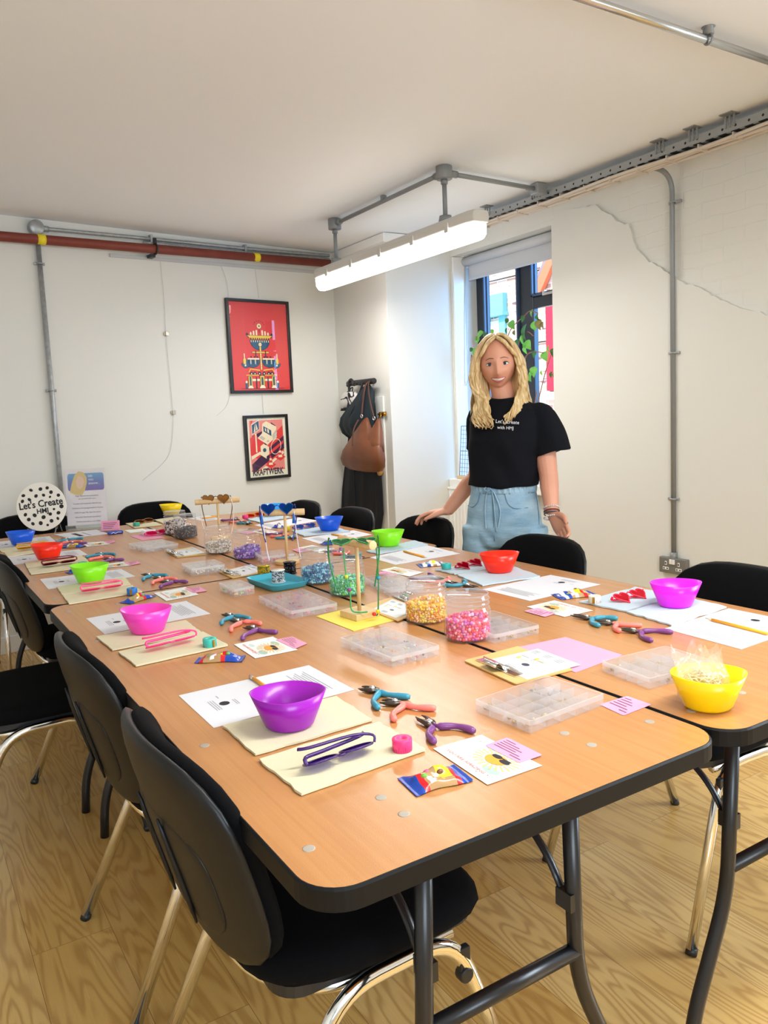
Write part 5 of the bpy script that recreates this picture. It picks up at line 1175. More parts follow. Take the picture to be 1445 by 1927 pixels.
# --- jars of beads
JAR = clear('jar_plastic', (.98, .98, .985), .04, .10, (.96, .97, .98), 1.6)
JARR = clear('jar_rim_plastic', (.95, .95, .96), .05, .40, (.92, .93, .95))
def jar(px, py, cols, label, fill, r=.057, hgt=.112, seed=1, kinds=('ball',), br=.0042):
    c = spot(px, py, TOP); o = thing('jar', label + ' in an open clear jar', 'jar', (c.x, c.y, TOP), seed, 'open jars of beads')
    o['label'] = 'open clear jar holding ' + label
    s = r / .057
    prof = [(.0001, .001), (.050 * s, .001), (.055 * s, .005), (.057 * s, .012), (.057 * s, .066), (.056 * s, .074), (.0525 * s, .082), (.0515 * s, .085), (.0530 * s, .088), (.0530 * s, .091), (.0512 * s, .093), (.0512 * s, .097), (.0530 * s, .099), (.0530 * s, .102), (.0515 * s, .104), (.0515 * s, hgt), (.0500 * s, hgt + .001)]
    inner = [(.0500 * s, hgt), (.0500 * s, .085), (.0550 * s, .07), (.0555 * s, .014), (.0530 * s, .006), (.0001, .004)]
    b = MB(); b.lathe(prof, 40); b.build('glass', JAR, o)
    b = MB(); b.tube([(.0508 * s * math.cos(t), .0508 * s * math.sin(t), hgt) for t in np.linspace(0, 2 * PI, 41)[:-1]], .0013, 6, True); b.build('rim', JARR, o)
    b = MB()
    for q in (.0895, .1005): b.tube([(.0534 * s * math.cos(t), .0534 * s * math.sin(t), q * hgt / .112 + .0012 * math.sin(t)) for t in np.linspace(0, 2 * PI, 41)[:-1]], .0010, 6, True)
    b.build('screw_thread', JARR, o)
    rd_ = random.Random(seed); b = MB(); M = []
    for n_, cc in enumerate(cols): M.append(mat('bead_%d_%d_%d' % cc, srgb(*cc), .22))
    R = .0555 * s - br - .0005
    def bead(x, y, z):
        k = rd_.choice(kinds); m_ = rd_.randrange(len(M)); rr = br * rd_.uniform(.75, 1.15)
        if k == 'ring':
            ax = Vector((rd_.uniform(-1, 1), rd_.uniform(-1, 1), rd_.uniform(-1, 1))).normalized(); u = ax.orthogonal().normalized(); v = ax.cross(u)
            b.tube([Vector((x, y, z)) + (u * math.cos(t) + v * math.sin(t)) * rr * .72 for t in np.linspace(0, 2 * PI, 9)[:-1]], rr * .48, 5, True, mi=m_, up=ax)
        else: b.ball((x, y, z), rr, 8, 5, m_)
    z = .007 + br
    while z < fill:
        n_ = int(2 * PI * R / (br * 1.75)); off = rd_.uniform(0, 6)
        for i in range(n_):
            a = 2 * PI * i / n_ + off + rd_.uniform(-.03, .03); q = R - rd_.uniform(0, br * .9); bead(q * math.cos(a), q * math.sin(a), z + rd_.uniform(-.3, .3) * br)
        z += br * 1.5
    for i in range(int((R / br) ** 2 * 1.1)):
        q = R * math.sqrt(rd_.random()) * .97; a = rd_.uniform(0, 2 * PI); bead(q * math.cos(a), q * math.sin(a), fill + rd_.uniform(-.2, .9) * br + .006 * math.sin(q * 60 + a))
    b.lathe([(.001, .006), (R - br, .006), (R - br, fill - br * .5), (.001, fill - br * .2)], 24, mi=0)
    q = b.build('beads', M); q.location = (c.x, c.y, TOP); tag(q, label, 'beads', None, 'stuff'); return o
jar(881, 1201, [(230, 60, 110), (214, 40, 60), (240, 120, 160), (246, 170, 190), (196, 80, 170), (232, 84, 84)], 'pink and red mixed beads', .052, seed=2)
jar(803, 1168, [(246, 200, 30), (244, 150, 40), (240, 214, 110), (232, 170, 20), (246, 190, 150)], 'yellow and orange pony beads', .054, seed=3, kinds=('ball', 'ring'))
jar(654, 1118, [(60, 170, 90), (110, 210, 70), (90, 200, 170), (30, 140, 100), (150, 220, 190)], 'green mixed beads', .050, seed=4, kinds=('ball', 'ring'))
jar(599, 1096, [(30, 100, 150), (90, 170, 200), (20, 60, 110), (150, 206, 220), (60, 130, 170)], 'blue mixed beads', .052, seed=5)
jar(466, 1050, [(110, 60, 170), (150, 100, 200), (80, 40, 120), (190, 160, 220)], 'purple mixed beads', .042, seed=6)
jar(412, 1040, [(200, 190, 176), (236, 232, 224), (160, 140, 116), (214, 206, 196)], 'silver and cream beads', .044, seed=7, br=.0036)
jar(350, 1012, [(22, 20, 24), (50, 46, 52), (30, 28, 34), (120, 116, 116)], 'black beads', .046, seed=8, br=.0034)
jar(331, 1004, [(30, 26, 30), (230, 224, 218), (200, 170, 160), (240, 236, 232)], 'black and white patterned beads', .062, seed=9)

# --- compartment boxes
BOXP = clear('frosted_box', (.985, .985, .99), .10, .20, (.95, .96, .98)); BOXR = clear('frosted_rim', (.97, .97, .98), .1, .38, (.95, .96, .98)); BOXD = clear('frosted_divider', (.97, .97, .98), .2, .36, (.97, .97, .98))
def organiser(corners, label, nx, ny, h, cols, dens=.6, seed=1, inner=.6, fogged=False):
    P = [spot(px, py, TOP + h) for px, py in corners]; c = sum(P, Vector((0, 0))) / 4; ax = (P[1] - P[0] + P[2] - P[3]); ay = (P[3] - P[0] + P[2] - P[1]); W, D = ax.length / 2, ay.length / 2
    sg = 1 if ax.x * ay.y - ax.y * ay.x > 0 else -1
    o = thing('compartment_box', label, 'compartment box', (c.x, c.y, TOP), math.atan2(ax.y, ax.x), 'clear compartment boxes'); r = random.Random(seed); t = .0012
    b = MB(); b.box2((-W / 2, -D / 2, .0005), (W / 2, D / 2, .0018)); wh = h - .005
    for s in (-1, 1): b.box2((s * W / 2 - t / 2, -D / 2, .0018), (s * W / 2 + t / 2, D / 2, wh)); b.box2((-W / 2, s * D / 2 - t / 2, .0018), (W / 2, s * D / 2 + t / 2, wh))
    b.build('tray', BOXP, o)
    b = MB()
    for i in range(1, nx): x = -W / 2 + W * i / nx; b.box2((x - .0006, -D / 2 + t, .0018), (x + .0006, D / 2 - t, wh - .001))
    for j in range(1, ny): y = -D / 2 + D * j / ny; b.box2((-W / 2 + t, y - .0006, .0018), (W / 2 - t, y + .0006, wh - .001))
    b.build('dividers', BOXD, o)
    b = MB(); b.prism(rrect(-W / 2 - .002, -D / 2 - .002, W / 2 + .002, D / 2 + .002, .006, 4), wh, wh + .004); b.build('lid', BOXP, o, bevel=.0012)
    ro, ri = rrect(-W / 2 - .0025, -D / 2 - .0025, W / 2 + .0025, D / 2 + .0025, .006, 4), rrect(-W / 2 + .001, -D / 2 + .001, W / 2 - .001, D / 2 - .001, .005, 4); n_ = len(ro); b = MB(); b.add([(x, y, wh + .0045) for x, y in ro] + [(x, y, wh + .0045) for x, y in ri] + [(x, y, wh - .004) for x, y in ro], [(i, (i + 1) % n_, n_ + (i + 1) % n_, n_ + i) for i in range(n_)] + [(2 * n_ + i, 2 * n_ + (i + 1) % n_, (i + 1) % n_, i) for i in range(n_)]); b.build('lid_rim', BOXR, o)
    b = MB(); b.box((0, -D / 2 - .004, wh), (.018, .004, .008)); b.build('latch', BOXP, o)
    M = [mat('bit_%d_%d_%d' % q, srgb(*q), .3) for q in cols]; b = MB()
    for i in range(nx):
        for j in range(ny):
            if r.random() > dens: continue
            m_ = r.randrange(len(M))
            for q in range(r.randint(5, 11)):
                x = -W / 2 + W * (i + r.uniform(.15, .85)) / nx; y = -D / 2 + D * (j + r.uniform(.15, .85)) / ny; b.ball((x, y, .006 + r.uniform(0, 1) * (wh - .013)), r.uniform(.0024, .0038), 6, 4, m_ if r.random() < .75 else r.randrange(len(M)))
    if b.v: q = b.build('findings', M); q.location = o.location; q.rotation_euler = o.rotation_euler; tag(q, 'small findings inside the ' + label.replace('clear ', '', 1), 'beads', None, 'stuff')
    return o
MET = [(176, 150, 90), (150, 150, 150), (206, 196, 170)]; MIX = [(226, 120, 140), (240, 200, 120), (90, 80, 90), (200, 210, 190), (240, 150, 80), (190, 170, 200)]
organiser(((906, 1317), (1004, 1361), (1128, 1301), (1020, 1271)), 'clear box of metal findings nearest the front table edge', 4, 5, .024, MET, .5, 1)
organiser(((644, 1200), (738, 1237), (825, 1214), (723, 1179)), 'clear box of mixed beads in front of the yellow bead jar', 5, 4, .024, MIX, .8, 2)
organiser(((491, 1121), (554, 1153), (626, 1131), (566, 1108)), 'clear box of pink beads left of the green bead jar', 5, 4, .024, [(226, 60, 110), (200, 60, 140), (240, 150, 170), (230, 90, 90)], .9, 3)
organiser(((1137, 1246), (1232, 1277), (1336, 1243), (1249, 1213)), 'clear frosted box beside the bowl of bags', 4, 4, .024, MET, .5, 4)
organiser(((848, 1166), (930, 1193), (1013, 1176), (927, 1148)), 'clear empty-looking box behind the pink bead jar', 5, 4, .024, [(60, 60, 66), (176, 150, 90)], .4, 5)
organiser(((692, 1085), (739, 1114), (790, 1098), (735, 1078)), 'clear box behind the green sunglasses stand', 4, 4, .024, [(220, 220, 226), (190, 190, 200)], .5, 6)
organiser(((414, 1097), (441, 1108), (477, 1102), (448, 1090)), 'small clear box of pastel beads by the turquoise tray', 3, 3, .028, [(240, 120, 130), (150, 210, 130), (250, 220, 140), (240, 170, 190)], 1, 7)
organiser(((347, 1061), (364, 1071), (418, 1060), (397, 1051)), 'clear box of cream pearls in front of the silver bead jar', 4, 4, .030, [(232, 226, 206), (220, 212, 190)], 1, 8)
organiser(((248, 1023), (279, 1032), (330, 1021), (295, 1014)), 'clear box in front of the black bead jar', 4, 4, .024, MET, .6, 9)
organiser(((492, 1042), (505, 1049), (541, 1040), (526, 1030)), 'clear box of red and coral beads behind the purple jar', 3, 3, .03, [(244, 60, 60), (246, 110, 60), (236, 40, 90)], 1, 10)
organiser(((538, 1042), (545, 1049), (557, 1045), (549, 1039)), 'tiny clear box of yellow beads by the blue sunglasses stand', 2, 2, .026, [(240, 210, 60)], 1, 11)

# --- clipboards, pads, tray
KRAFT = mat('kraft_board', srgb(214, 178, 112), .6); YPAD = mat('yellow_sheet', srgb(250, 228, 96), .7); PPAD = mat('pink_sheet', srgb(232, 156, 184), .75)
def clipboard(corners, label, clip_a, clip_b, sheet, slabel, z=.0010, folder=None):
    o, f = quad('clipboard', label, 'clipboard', corners, TOP + z, .0030, KRAFT, 'clipboards with printed sheets', rad=.03)
    A, B = spot(*clip_a, TOP + z + .004), spot(*clip_b, TOP + z + .004); inv = Matrix.Rotation(-o.rotation_euler.z, 2); l = Vector((o.location.x, o.location.y)); a, e = inv @ (A - l), inv @ (B - l); d = (e - a).normalized(); c = (a + e) / 2
    inward = Vector((-c.x, -c.y)); n = Vector((-d.y, d.x)); n = n if n.dot(inward) > 0 else -n; L = (e - a).length
    M = frame3((c.x, c.y, .003), d.to_3d(), n.to_3d())
    if M[2][2] < 0: d = -d; M = frame3((c.x, c.y, .003), d.to_3d(), n.to_3d())
    b = MB(); b.X = M; b.box((0, -.004, .0015), (L, .022, .0018)); b.tube([(-L / 2, .008, .003), (L / 2, .008, .003)], .0028, 8)
    b.grid(lambda u, v: ((u - .5) * L * (.42 - .10 * v), -.012 - .016 * v, .002 + .016 * math.sin(PI * .75 * v)), 8, 8); b.tube([(-L * .16, -.029, .013), (L * .16, -.029, .013)], .0034, 8)
    b.tube([(-L * .2, -.006, .006), (L * .2, -.006, .006)], .0045, 8); b.build('clip', CHROME, o, solid=.0)
    s, g = quad('printed_sheet', slabel, 'paper', sheet, TOP + z + .0032, .0004, mat('glossy_sheet', srgb(236, 242, 246), .18), 'laminated sheets on the clipboards')
    q = Flat(g, .0004); q.c(.50, .36, .075, .055, mat('ink_navy', srgb(50, 54, 76), .4)); YL = mat('ink_acid', srgb(226, 214, 50), .4)
    q.r(.10, .58, .30, .60, TXT).r(.40, .60, .62, .62, TXT)
    for u, v in ((.16, .50), (.40, .66)): q.c(u, v, .03, .05, YL).p([(u + .02, v - .06), (u + .24, v - .02), (u + .24, v - .005), (u + .02, v - .04)], YL).r(u - .004, v - .12, u + .004, v - .04, TXTD)
    for i in range(3):
        for u in (.06, .34, .62): q.r(u, .80 + i * .045, u + .15, .815 + i * .045, TXT)
        q.r(.30, .08 + i * .04, .52, .092 + i * .04, TXT)
    q.done(s); return o
quad('paper_pad', 'plain pink sheet beside the near clipboard', 'paper', ((975, 1218), (1083, 1266), (1172, 1233), (1064, 1199)), TOP + .0004, .0006, PPAD)
clipboard(((873, 1245), (969, 1289), (1078, 1262), (975, 1218)), 'kraft clipboard with a chrome clip near the pink bead jar', (905, 1240), (980, 1271), ((916, 1243), (992, 1279), (1092, 1251), (1012, 1221)), 'glossy jewellery sheet on the clipboard nearest the front', .0012)
clipboard(((412, 1077), (437, 1089), (500, 1078), (470, 1064)), 'kraft clipboard between the purple jar and the turquoise tray', (421, 1072), (448, 1083), ((430, 1073), (455, 1084), (500, 1073), (472, 1062)), 'printed sheet on the clipboard beside the turquoise tray')
clipboard(((311, 1038), (333, 1050), (388, 1044), (362, 1030)), 'kraft clipboard between the black and silver bead jars', (318, 1035), (342, 1047), ((328, 1037), (347, 1046), (386, 1040), (364, 1030)), 'printed sheet on the clipboard between the black and silver jars')
clipboard(((678, 1143), (748, 1170), (800, 1150), (735, 1126)), 'kraft clipboard partly under the yellow bead jar', (770, 1132), (742, 1122), ((700, 1147), (745, 1163), (790, 1146), (738, 1128)), 'printed sheet on the clipboard behind the yellow sheet', .0022)
quad('paper_pad', 'bright yellow card under the green sunglasses stand', 'paper', ((595, 1160), (666, 1188), (749, 1166), (672, 1141)), TOP + .0004, .0010, YPAD)
pink_card(((1128, 1326), (1173, 1347), (1226, 1326), (1180, 1310)), 'pink contact card lying over the seam near the bowl of bags', .0006)
quad('paper_pad', 'pink card under the white tape reel at the far end', 'paper', ((245, 1009), (268, 1017), (310, 1012), (284, 1003)), TOP + .0006, .001, PPAD)
o, f = quad('leaflet', 'curled printed leaflets in front of the spotted sign', 'leaflet', ((101, 1006), (130, 1013), (205, 1005), (182, 997)), TOP + .0006, .0012, PAPER); g = Flat(f, .0012); g.r(.25, .3, .9, .42, TXTD).r(.25, .55, .9, .6, TXT).done(o)
quad('leaflet', 'small pale card near the pink card holder', 'leaflet', ((234, 998), (245, 1003), (282, 999), (268, 995)), TOP + .0006, .0006, mat('card_white'))
c = spot(280, 1005, TOP + .002); o = thing('tape_reel', 'white reel of tape lying on the pink card at the far end', 'tape', (c.x, c.y, TOP + .002)); b = MB(); b.lathe([(.026, 0), (.034, 0), (.035, .002), (.035, .018), (.034, .02), (.026, .02), (.025, .018), (.025, .002), (.026, 0)], 30); b.build('reel', mat('white_reel', srgb(240, 240, 240), .4), o)
sg_at(297, 1006, .003, 'bright pink sunglasses beside the white reel of tape', ((283, 1009), (308, 1005)), (244, 60, 150), (240, 110, 170), -1.2, 'flat', .012, 'oval')
# turquoise tray and three bead reels
A, B, C = spot(467, 1090, TOP + .012), spot(502, 1112, TOP + .012), spot(578, 1098, TOP + .012); ex_ = C - B; ey_ = A - B; W, D = ex_.length * .95, ey_.length * 1.0; c = B + ex_ * .5 + ey_ * .5
tr = thing('tray', 'turquoise plastic tray holding bead reels', 'tray', (c.x, c.y, TOP), math.atan2(ex_.y, ex_.x)); TQ = mat('turquoise_plastic', srgb(66, 178, 204), .35)
b = MB(); n = None; rings = []
for k_, z in ((.86, .0005), (.90, .003), (.985, .020), (1.0, .0215), (.97, .021), (.885, .005), (.84, .003)): rings.append([(x, y, z) for x, y in rrect(-W / 2 * k_, -D / 2 * k_, W / 2 * k_, D / 2 * k_, .025 * k_, 5)])
n = len(rings[0]); vs = [p for q in rings for p in q]; fs = [tuple(range(n))[::-1], tuple(range(6 * n, 7 * n))] + [(j * n + i, j * n + (i + 1) % n, (j + 1) * n + (i + 1) % n, (j + 1) * n + i) for j in range(6) for i in range(n)]
b.add(vs, fs, 0, True); b.build('body', TQ, tr)
def reel(px, py, col, col2, lb):
    c = spot(px, py, TOP + .004); o = thing('bead_reel', lb, 'bead reel', (c.x, c.y, TOP + .004), 0, 'reels of ball chain'); m_ = mat('chain_' + str(col), srgb(*col), .25, .7); m2 = mat('chain_' + str(col2), srgb(*col2), .4)
    b = MB()
    for j in range(10):
        for i in range(30): a = 2 * PI * (i + .5 * (j % 2)) / 30; b.ball((.0195 * math.cos(a), .0195 * math.sin(a), .004 + j * .0036), .0021, 6, 4, 0 if rnd.random() < .7 else 1)
    b.build('ball_chain', [m_, m2], o); b = MB(); b.lathe([(.017, .0012), (.0175, .038)], 20); b.lathe([(.024, 0), (.024, .0012)], 24); b.lathe([(.024, .0400), (.024, .0412)], 24); b.build('spool', mat('card_spool', srgb(226, 224, 218), .6) if col[0] > 200 and col[2] > 180 else m_, o)
reel(497, 1086, (206, 176, 50), (90, 70, 20), 'gold ball chain reel in the turquoise tray'); reel(524, 1095, (226, 226, 228), (90, 90, 92), 'silver ball chain reel in the turquoise tray'); reel(546, 1079, (26, 24, 30), (80, 80, 86), 'black ball chain reel in the turquoise tray')

# --- sunglasses stands
PINE = mat('pine_wood', srgb(224, 190, 136), .5); k = NT(PINE); k.set('Base Color', k.mix(k.noise(k.mapping(k.coords(), (60, 8, 8)), 1.0, 3), srgb(206, 168, 112), srgb(232, 204, 154)))
def stand(px, py, label, ang, L, hgt, round_base=False, z=0.0):
    c = spot(px, py, TOP + z); o = thing('sunglasses_stand', label, 'stand', (c.x, c.y, TOP + z), ang, 'wooden T-shaped display stands')
    b = MB(); b.lathe([(.045, 0), (.046, .002), (.046, .012), (.044, .014), (.0001, .014)], 32) if round_base else b.box((0, 0, .009), (.078, .078, .018)); b.build('base', PINE, o, bevel=.002)
    b = MB(); b.cyl((0, 0, .014), (0, 0, hgt), .0055, 12); b.build('post', PINE, o)
    b = MB(); b.cyl((-L / 2, 0, hgt), (L / 2, 0, hgt), .0125, 20); b.build('crossbar', PINE, o, bevel=.001); return o, c
def chain(P, label, col, group='sunglasses chains', beads=()):
    o = thing('sunglasses_chain', label, 'chain', P[0], 0, group); P0 = Vector(P[0]); pts = [q - P0 for q in smoothpath(P, 10)]; m_ = mat('chain_strand_' + str(col), srgb(*col), .3); n_ = len(pts)
    b = MB()
    for i in range(0, n_ - 1):
        for t in (0, .34, .67): q = pts[i].lerp(pts[i + 1], t); b.ball(q, .0023, 6, 4)
    b.tube(pts, .0010, 5); b.build('strand', m_, o)
    for t, cc in beads: q = pts[int(t * (n_ - 1))]; b = MB(); b.ball(q, .0058, 10, 6); b.build('bead', mat('bead_' + str(cc), srgb(*cc), .25), o)
def v3(c, z, dx=0, dy=0): return (c.x + dx, c.y + dy, TOP + z)
rt = Vector((.851, -.525)); aw = Vector((.525, .851))
def off(c, r_, a_, z): q = c + rt * r_ + aw * a_; return (q.x, q.y, TOP + z)
# green
o, c = stand(677, 1160, 'wooden stand draped with green sunglasses on the yellow card', math.atan2(-.9, .10), .15, .205, z=.0015)
sunglasses('green heart sunglasses hanging on the nearest wooden stand', off(c, -.005, -.045, .218), -.56 + .1, (10, 130, 50), (40, 150, 90), -1.35, 'hang')
for s_, q in ((-1, ((-.052, .155, -.07), (-.040, .10, -.03))), (1, ((.030, .155, -.05), (.052, .10, -.08)))):
    pass
chain([off(c, -.035, -.02, .195), off(c, -.030, -.03, .12), off(c, -.022, -.03, .07), off(c, -.020, -.035, .03), off(c, .0, -.045, .024), off(c, .022, -.05, .026)], 'green bead chain hanging left on the green sunglasses stand', (60, 160, 90), beads=((.35, (140, 60, 130)), (.2, (190, 210, 60))))
chain([off(c, .054, -.05, .20), off(c, .056, -.05, .13), off(c, .054, -.055, .07), off(c, .050, -.06, .022), off(c, .040, -.06, .022)], 'green link chain hanging right on the green sunglasses stand', (40, 120, 60), beads=((.32, (30, 140, 160)), (.72, (240, 210, 30)), (.98, (220, 50, 40))))
# tan
o, c = stand(414, 1018, 'wooden stand holding tan sunglasses behind the silver bead jar', math.atan2(-.30, .95), .20, .185)
sunglasses('tan heart sunglasses on the stand behind the silver bead jar', off(c, -.002, -.018, .197), -.50, (120, 84, 50), (200, 160, 96), .25, 'hang')
for s_ in (-1, 1): chain([off(c, s_ * .066, -.02, .20), off(c, s_ * .074 , -.02, .15), off(c, s_ * .070, -.02, .08), off(c, s_ * .055, -.02, .03)], ('left' if s_ < 0 else 'right') + ' white pearl chain on the tan sunglasses', (240, 232, 226))
# blue
o, c = stand(541, 1060, 'wooden stand holding blue sunglasses behind the turquoise tray', math.atan2(-.55, .82), .15, .195, True)
sunglasses('blue heart sunglasses on the stand behind the turquoise tray', off(c, -.024, -.022, .214), -.52, (20, 60, 150), (20, 110, 190), .25, 'hang')
for s_, x_ in ((-1, -.082), (1, .038)):
    chain([off(c, x_, -.02, .20), off(c, x_ + .004, -.02, .13), off(c, x_ + .010, -.02, .06), off(c, x_ + .018, -.03, .02)], ('left' if s_ < 0 else 'right') + ' pale bead chain on the blue sunglasses', (226, 224, 236))
    q = off(c, x_ - .002, -.022, .192); t = thing('tassel', ('left' if s_ < 0 else 'right') + ' blue tassel hanging from the blue sunglasses', 'tassel', q, 0, 'blue tassels'); b = MB(); b.lathe([(.002, 0), (.004, -.006), (.004, -.010), (.007, -.036), (.0001, -.036)], 10); b.build('threads', mat('tassel_blue', srgb(50, 110, 200), .7), t)

# --- signs at the far end
c = spot(83, 1003, TOP); sgn = thing('round_sign', 'round white sign with black spots reading Let\'s Create HMJ', 'sign', (c.x, c.y, TOP), -.50); R = .128
IV = mat('ivory_acrylic', srgb(248, 244, 234), .35); BLK = mat('black_acrylic', srgb(24, 22, 24), .35); Mx = Matrix.Translation((0, 0, R + .012)) @ Matrix.Rotation(-.14, 4, 'X') @ Matrix.Rotation(PI / 2, 4, 'X') @ Matrix.Rotation(.10, 4, 'Z')
b = MB(); b.X = Mx; b.lathe([(.0001, -.003), (R - .001, -.003), (R, -.002), (R, .002), (R - .001, .003), (.0001, .003)], 64, smooth=False); b.build('disc', IV, sgn)
for u, v, s in ((-0.32, 0.74, 9), (0.07, 0.73, 9), (0.35, 0.74, 8), (-0.66, 0.56, 9), (-0.15, 0.47, 9), (0.16, 0.46, 8), (0.48, 0.54, 9), (-0.73, 0.33, 9), (-0.44, 0.36, 9), (0.41, 0.35, 6), (0.76, 0.37, 8), (-0.69, -0.24, 9), (-0.32, -0.32, 10), (-0.58, -0.46, 9), (0.03, -0.45, 10), (0.32, -0.36, 8), (0.50, -0.18, 6), (0.82, -0.11, 10), (0.66, -0.36, 9), (-0.44, -0.66, 9), (-0.12, -0.68, 10), (0.33, -0.65, 9), (0.60, -0.59, 8), (0.15, -0.80, 6)):
    b = MB(); b.X = Mx; k_ = rnd.uniform(.75, 1.0); a0 = rnd.uniform(0, 3); b.prism([(u * R * .98 + s * .00110 * (math.cos(t) * k_ * math.cos(a0) - math.sin(t) * math.sin(a0)), v * R * .98 + s * .00110 * (math.cos(t) * k_ * math.sin(a0) + math.sin(t) * math.cos(a0))) for t in np.linspace(0, 2 * PI, 15)[:-1]], .003, .0045); b.build('spot', BLK, sgn)
text('lettering', "Let's Create", .052, BLK, sgn, Mx @ Matrix.Translation((0, .014, .0036)), depth=.001, width=R * 1.76, bold=.0010); text('lettering', 'HMJ', .036, BLK, sgn, Mx @ Matrix.Translation((.004, -.024, .0036)), depth=.001, width=R * .46, bold=.0008)
for s_ in (-1, 1):
    b = MB(); b.tube([(s_ * .075, -.050, .001), (s_ * .072, -.022, .030), (s_ * .072, -.004, .020), (s_ * .072, .012, .10), (s_ * .074, .055, .001)], .0035, 8); b.build('easel_leg', JAR, sgn)
b = MB(); b.tube([(-.072, .02, .055), (.072, .02, .055)], .0035, 8); b.build('easel_bar', JAR, sgn)
# acrylic notice
c = spot(166, 996, TOP); ns = thing('notice_stand', 'upright acrylic notice stand with a printed DID YOU KNOW sheet', 'notice', (c.x, c.y, TOP), -.42); NW, NH = .205, .300
Nx = Matrix.Translation((0, 0, .022)) @ Matrix.Rotation(-.12, 4, 'X'); b = MB(); b.X = Nx; b.box2((-NW / 2, -.0006, 0), (NW / 2, .0006, NH)); b.build('sheet', mat('notice_paper', srgb(238, 234, 236), .5), ns)
b = MB(); b.X = Nx; b.box2((-NW / 2 - .002, -.0032, -.004), (NW / 2 + .002, -.0020, NH + .004)); b.build('acrylic_front', JAR, ns)
b = MB(); b.box2((-NW / 2 - .004, -.030, .0), (NW / 2 + .004, .04, .003)); b.box2((-NW / 2 - .004, -.032, .0), (NW / 2 + .004, -.026, .030)); b.build('acrylic_foot', clear('thick_acrylic', (.9, .93, .92), .05, .25, (.85, .88, .86)), ns)
a = Art(NW, NH, -.0008); a.b.X = Nx @ Matrix.Translation((0, 0, NH / 2))
BAN = mat('banner_fade', (0.3, 0.4, 0.7), .45); k = NT(BAN); sp = k.n('SeparateXYZ'); k.l(k.coords(), sp.inputs[0]); k.set('Base Color', k.ramp(k.math('MULTIPLY', k.math('SUBTRACT', sp.outputs[2], .21), 1 / .09), [(0, srgb(112, 84, 172)), (.5, srgb(92, 122, 190)), (1, srgb(100, 170, 212))]))
a.p(rrect(.06, .62, .97, .93, .05, 3), BAN); HAIR_ = INK('hair', 226, 198, 120); a.p([(.10, .60), (.16, .76), (.24, .90), (.34, .97), (.46, .95), (.54, .86), (.54, .76), (.48, .62), (.40, .54), (.24, .55)], HAIR_); a.p([(.28, .70), (.27, .80), (.33, .89), (.44, .86), (.48, .78), (.42, .68), (.34, .65)], INK('skin', 240, 204, 176)).p([(.30, .84), (.36, .90), (.48, .84), (.50, .90), (.38, .96)], HAIR_)
a.done('printed_banner', ns)
Wt = INK('white', 244, 242, 248)
def nt(s, x, z, h, m_, w_=None, al='CENTER'): text('lettering', s, h, m_, ns, Nx @ Matrix.Translation((x, -.0030 - .0004, z)) @ Matrix.Rotation(PI / 2, 4, 'X'), al, .0001, w_)
nt('DID', .028, .262, .015, Wt, .022); nt('YOU', .030, .242, .015, Wt, .026); nt('KNOW...', .046, .222, .015, Wt, .056)
for i, (s, w_) in enumerate((('High Maintenance Jewellery', .118), ('can provide for you:', .09), ('Creative Development Workshops', .145), ("Children's Creating Jewellery Parties", .16), ('NHS Forget Me Not Pendants', .135), ('Bespoke Handmade Jewellery', .13), ('Online Jewellery and Gifts', .125))): nt(s, .005, (.158, .143, .117, .093, .069, .045, .021)[i], .010, INK('slate', 110, 104, 118), w_)
# card holder and blue packet
c = spot(208, 1000, TOP); o = thing('card_holder', 'small clear holder stacked with pink cards', 'card holder', (c.x, c.y, TOP), -.45); b = MB(); b.X = Matrix.Rotation(-.25, 4, 'X'); b.box2((-.045, -.008, .004), (.045, .008, .056)); b.build('pink_cards', PINKC, o)
b = MB(); b.X = Matrix.Rotation(-.25, 4, 'X')
for q in range(4): b.box2((-.035, -.0086, .014 + q * .009), (.01 + .008 * q, -.0082, .017 + q * .009))
b.build('print', mat('ink_plum', srgb(130, 70, 110), .6), o)
b = MB(); b.box2((-.050, -.022, 0), (.050, .022, .003)); b.box2((-.050, -.024, 0), (.050, -.020, .018)); b.build('holder', JAR, o)
c = spot(217, 1005, TOP); o = thing('blue_packet', 'small blue packet with white script lying by the pink card holder', 'packet', (c.x, c.y, TOP), .15); b = MB(); b.box((0, 0, .008), (.075, .03, .015)); b.build('wrapper', mat('packet_blue', srgb(24, 66, 170), .35), o, bevel=.005); b = MB(); b.tube(smoothpath([(-.028, -.0165, .006), (-.015, -.0165, .011), (-.006, -.0165, .006), (.008, -.0165, .010), (.026, -.0165, .008)], 5), .0014, 5); b.build('script_mark', WPLAS, o)
# ---------------------------------------------------------------- the standing woman
PW = Vector((1.83, 1.82, 0)); EX = Vector((.851, -.525, 0)); EY = Vector((.525, .851, 0)); EZ = Vector((0, 0, 1))
def LP(x, y, z): return EX * x + EY * y + EZ * z
def WP_(px, py, depth): return CAM + (CF + CR * ((px - 722.5) / FPX) + CU * ((963.5 - py) / FPX)) * depth - PW
woman = thing('person', 'smiling woman with long blonde hair, black t-shirt and pale jeans, hand on a chair', 'person', PW)
SKIN = mat('skin', srgb(226, 172, 142), .5, Subsurface_Weight=.12, Subsurface_Radius=(.02, .008, .004), Subsurface_Scale=.4)
k = NT(SKIN); k.set('Base Color', k.mix(k.noise(k.coords(), 9, 3), srgb(204, 142, 116), srgb(220, 162, 136)))
NAIL = mat('dark_nail_polish', srgb(70, 14, 30), .2); SHIRT = mat('black_tshirt', (0.0035, 0.0042, 0.0075), .9, Specular_IOR_Level=.2)
DENIM = mat('pale_denim', srgb(150, 184, 206), .85); k = NT(DENIM); c = k.coords()
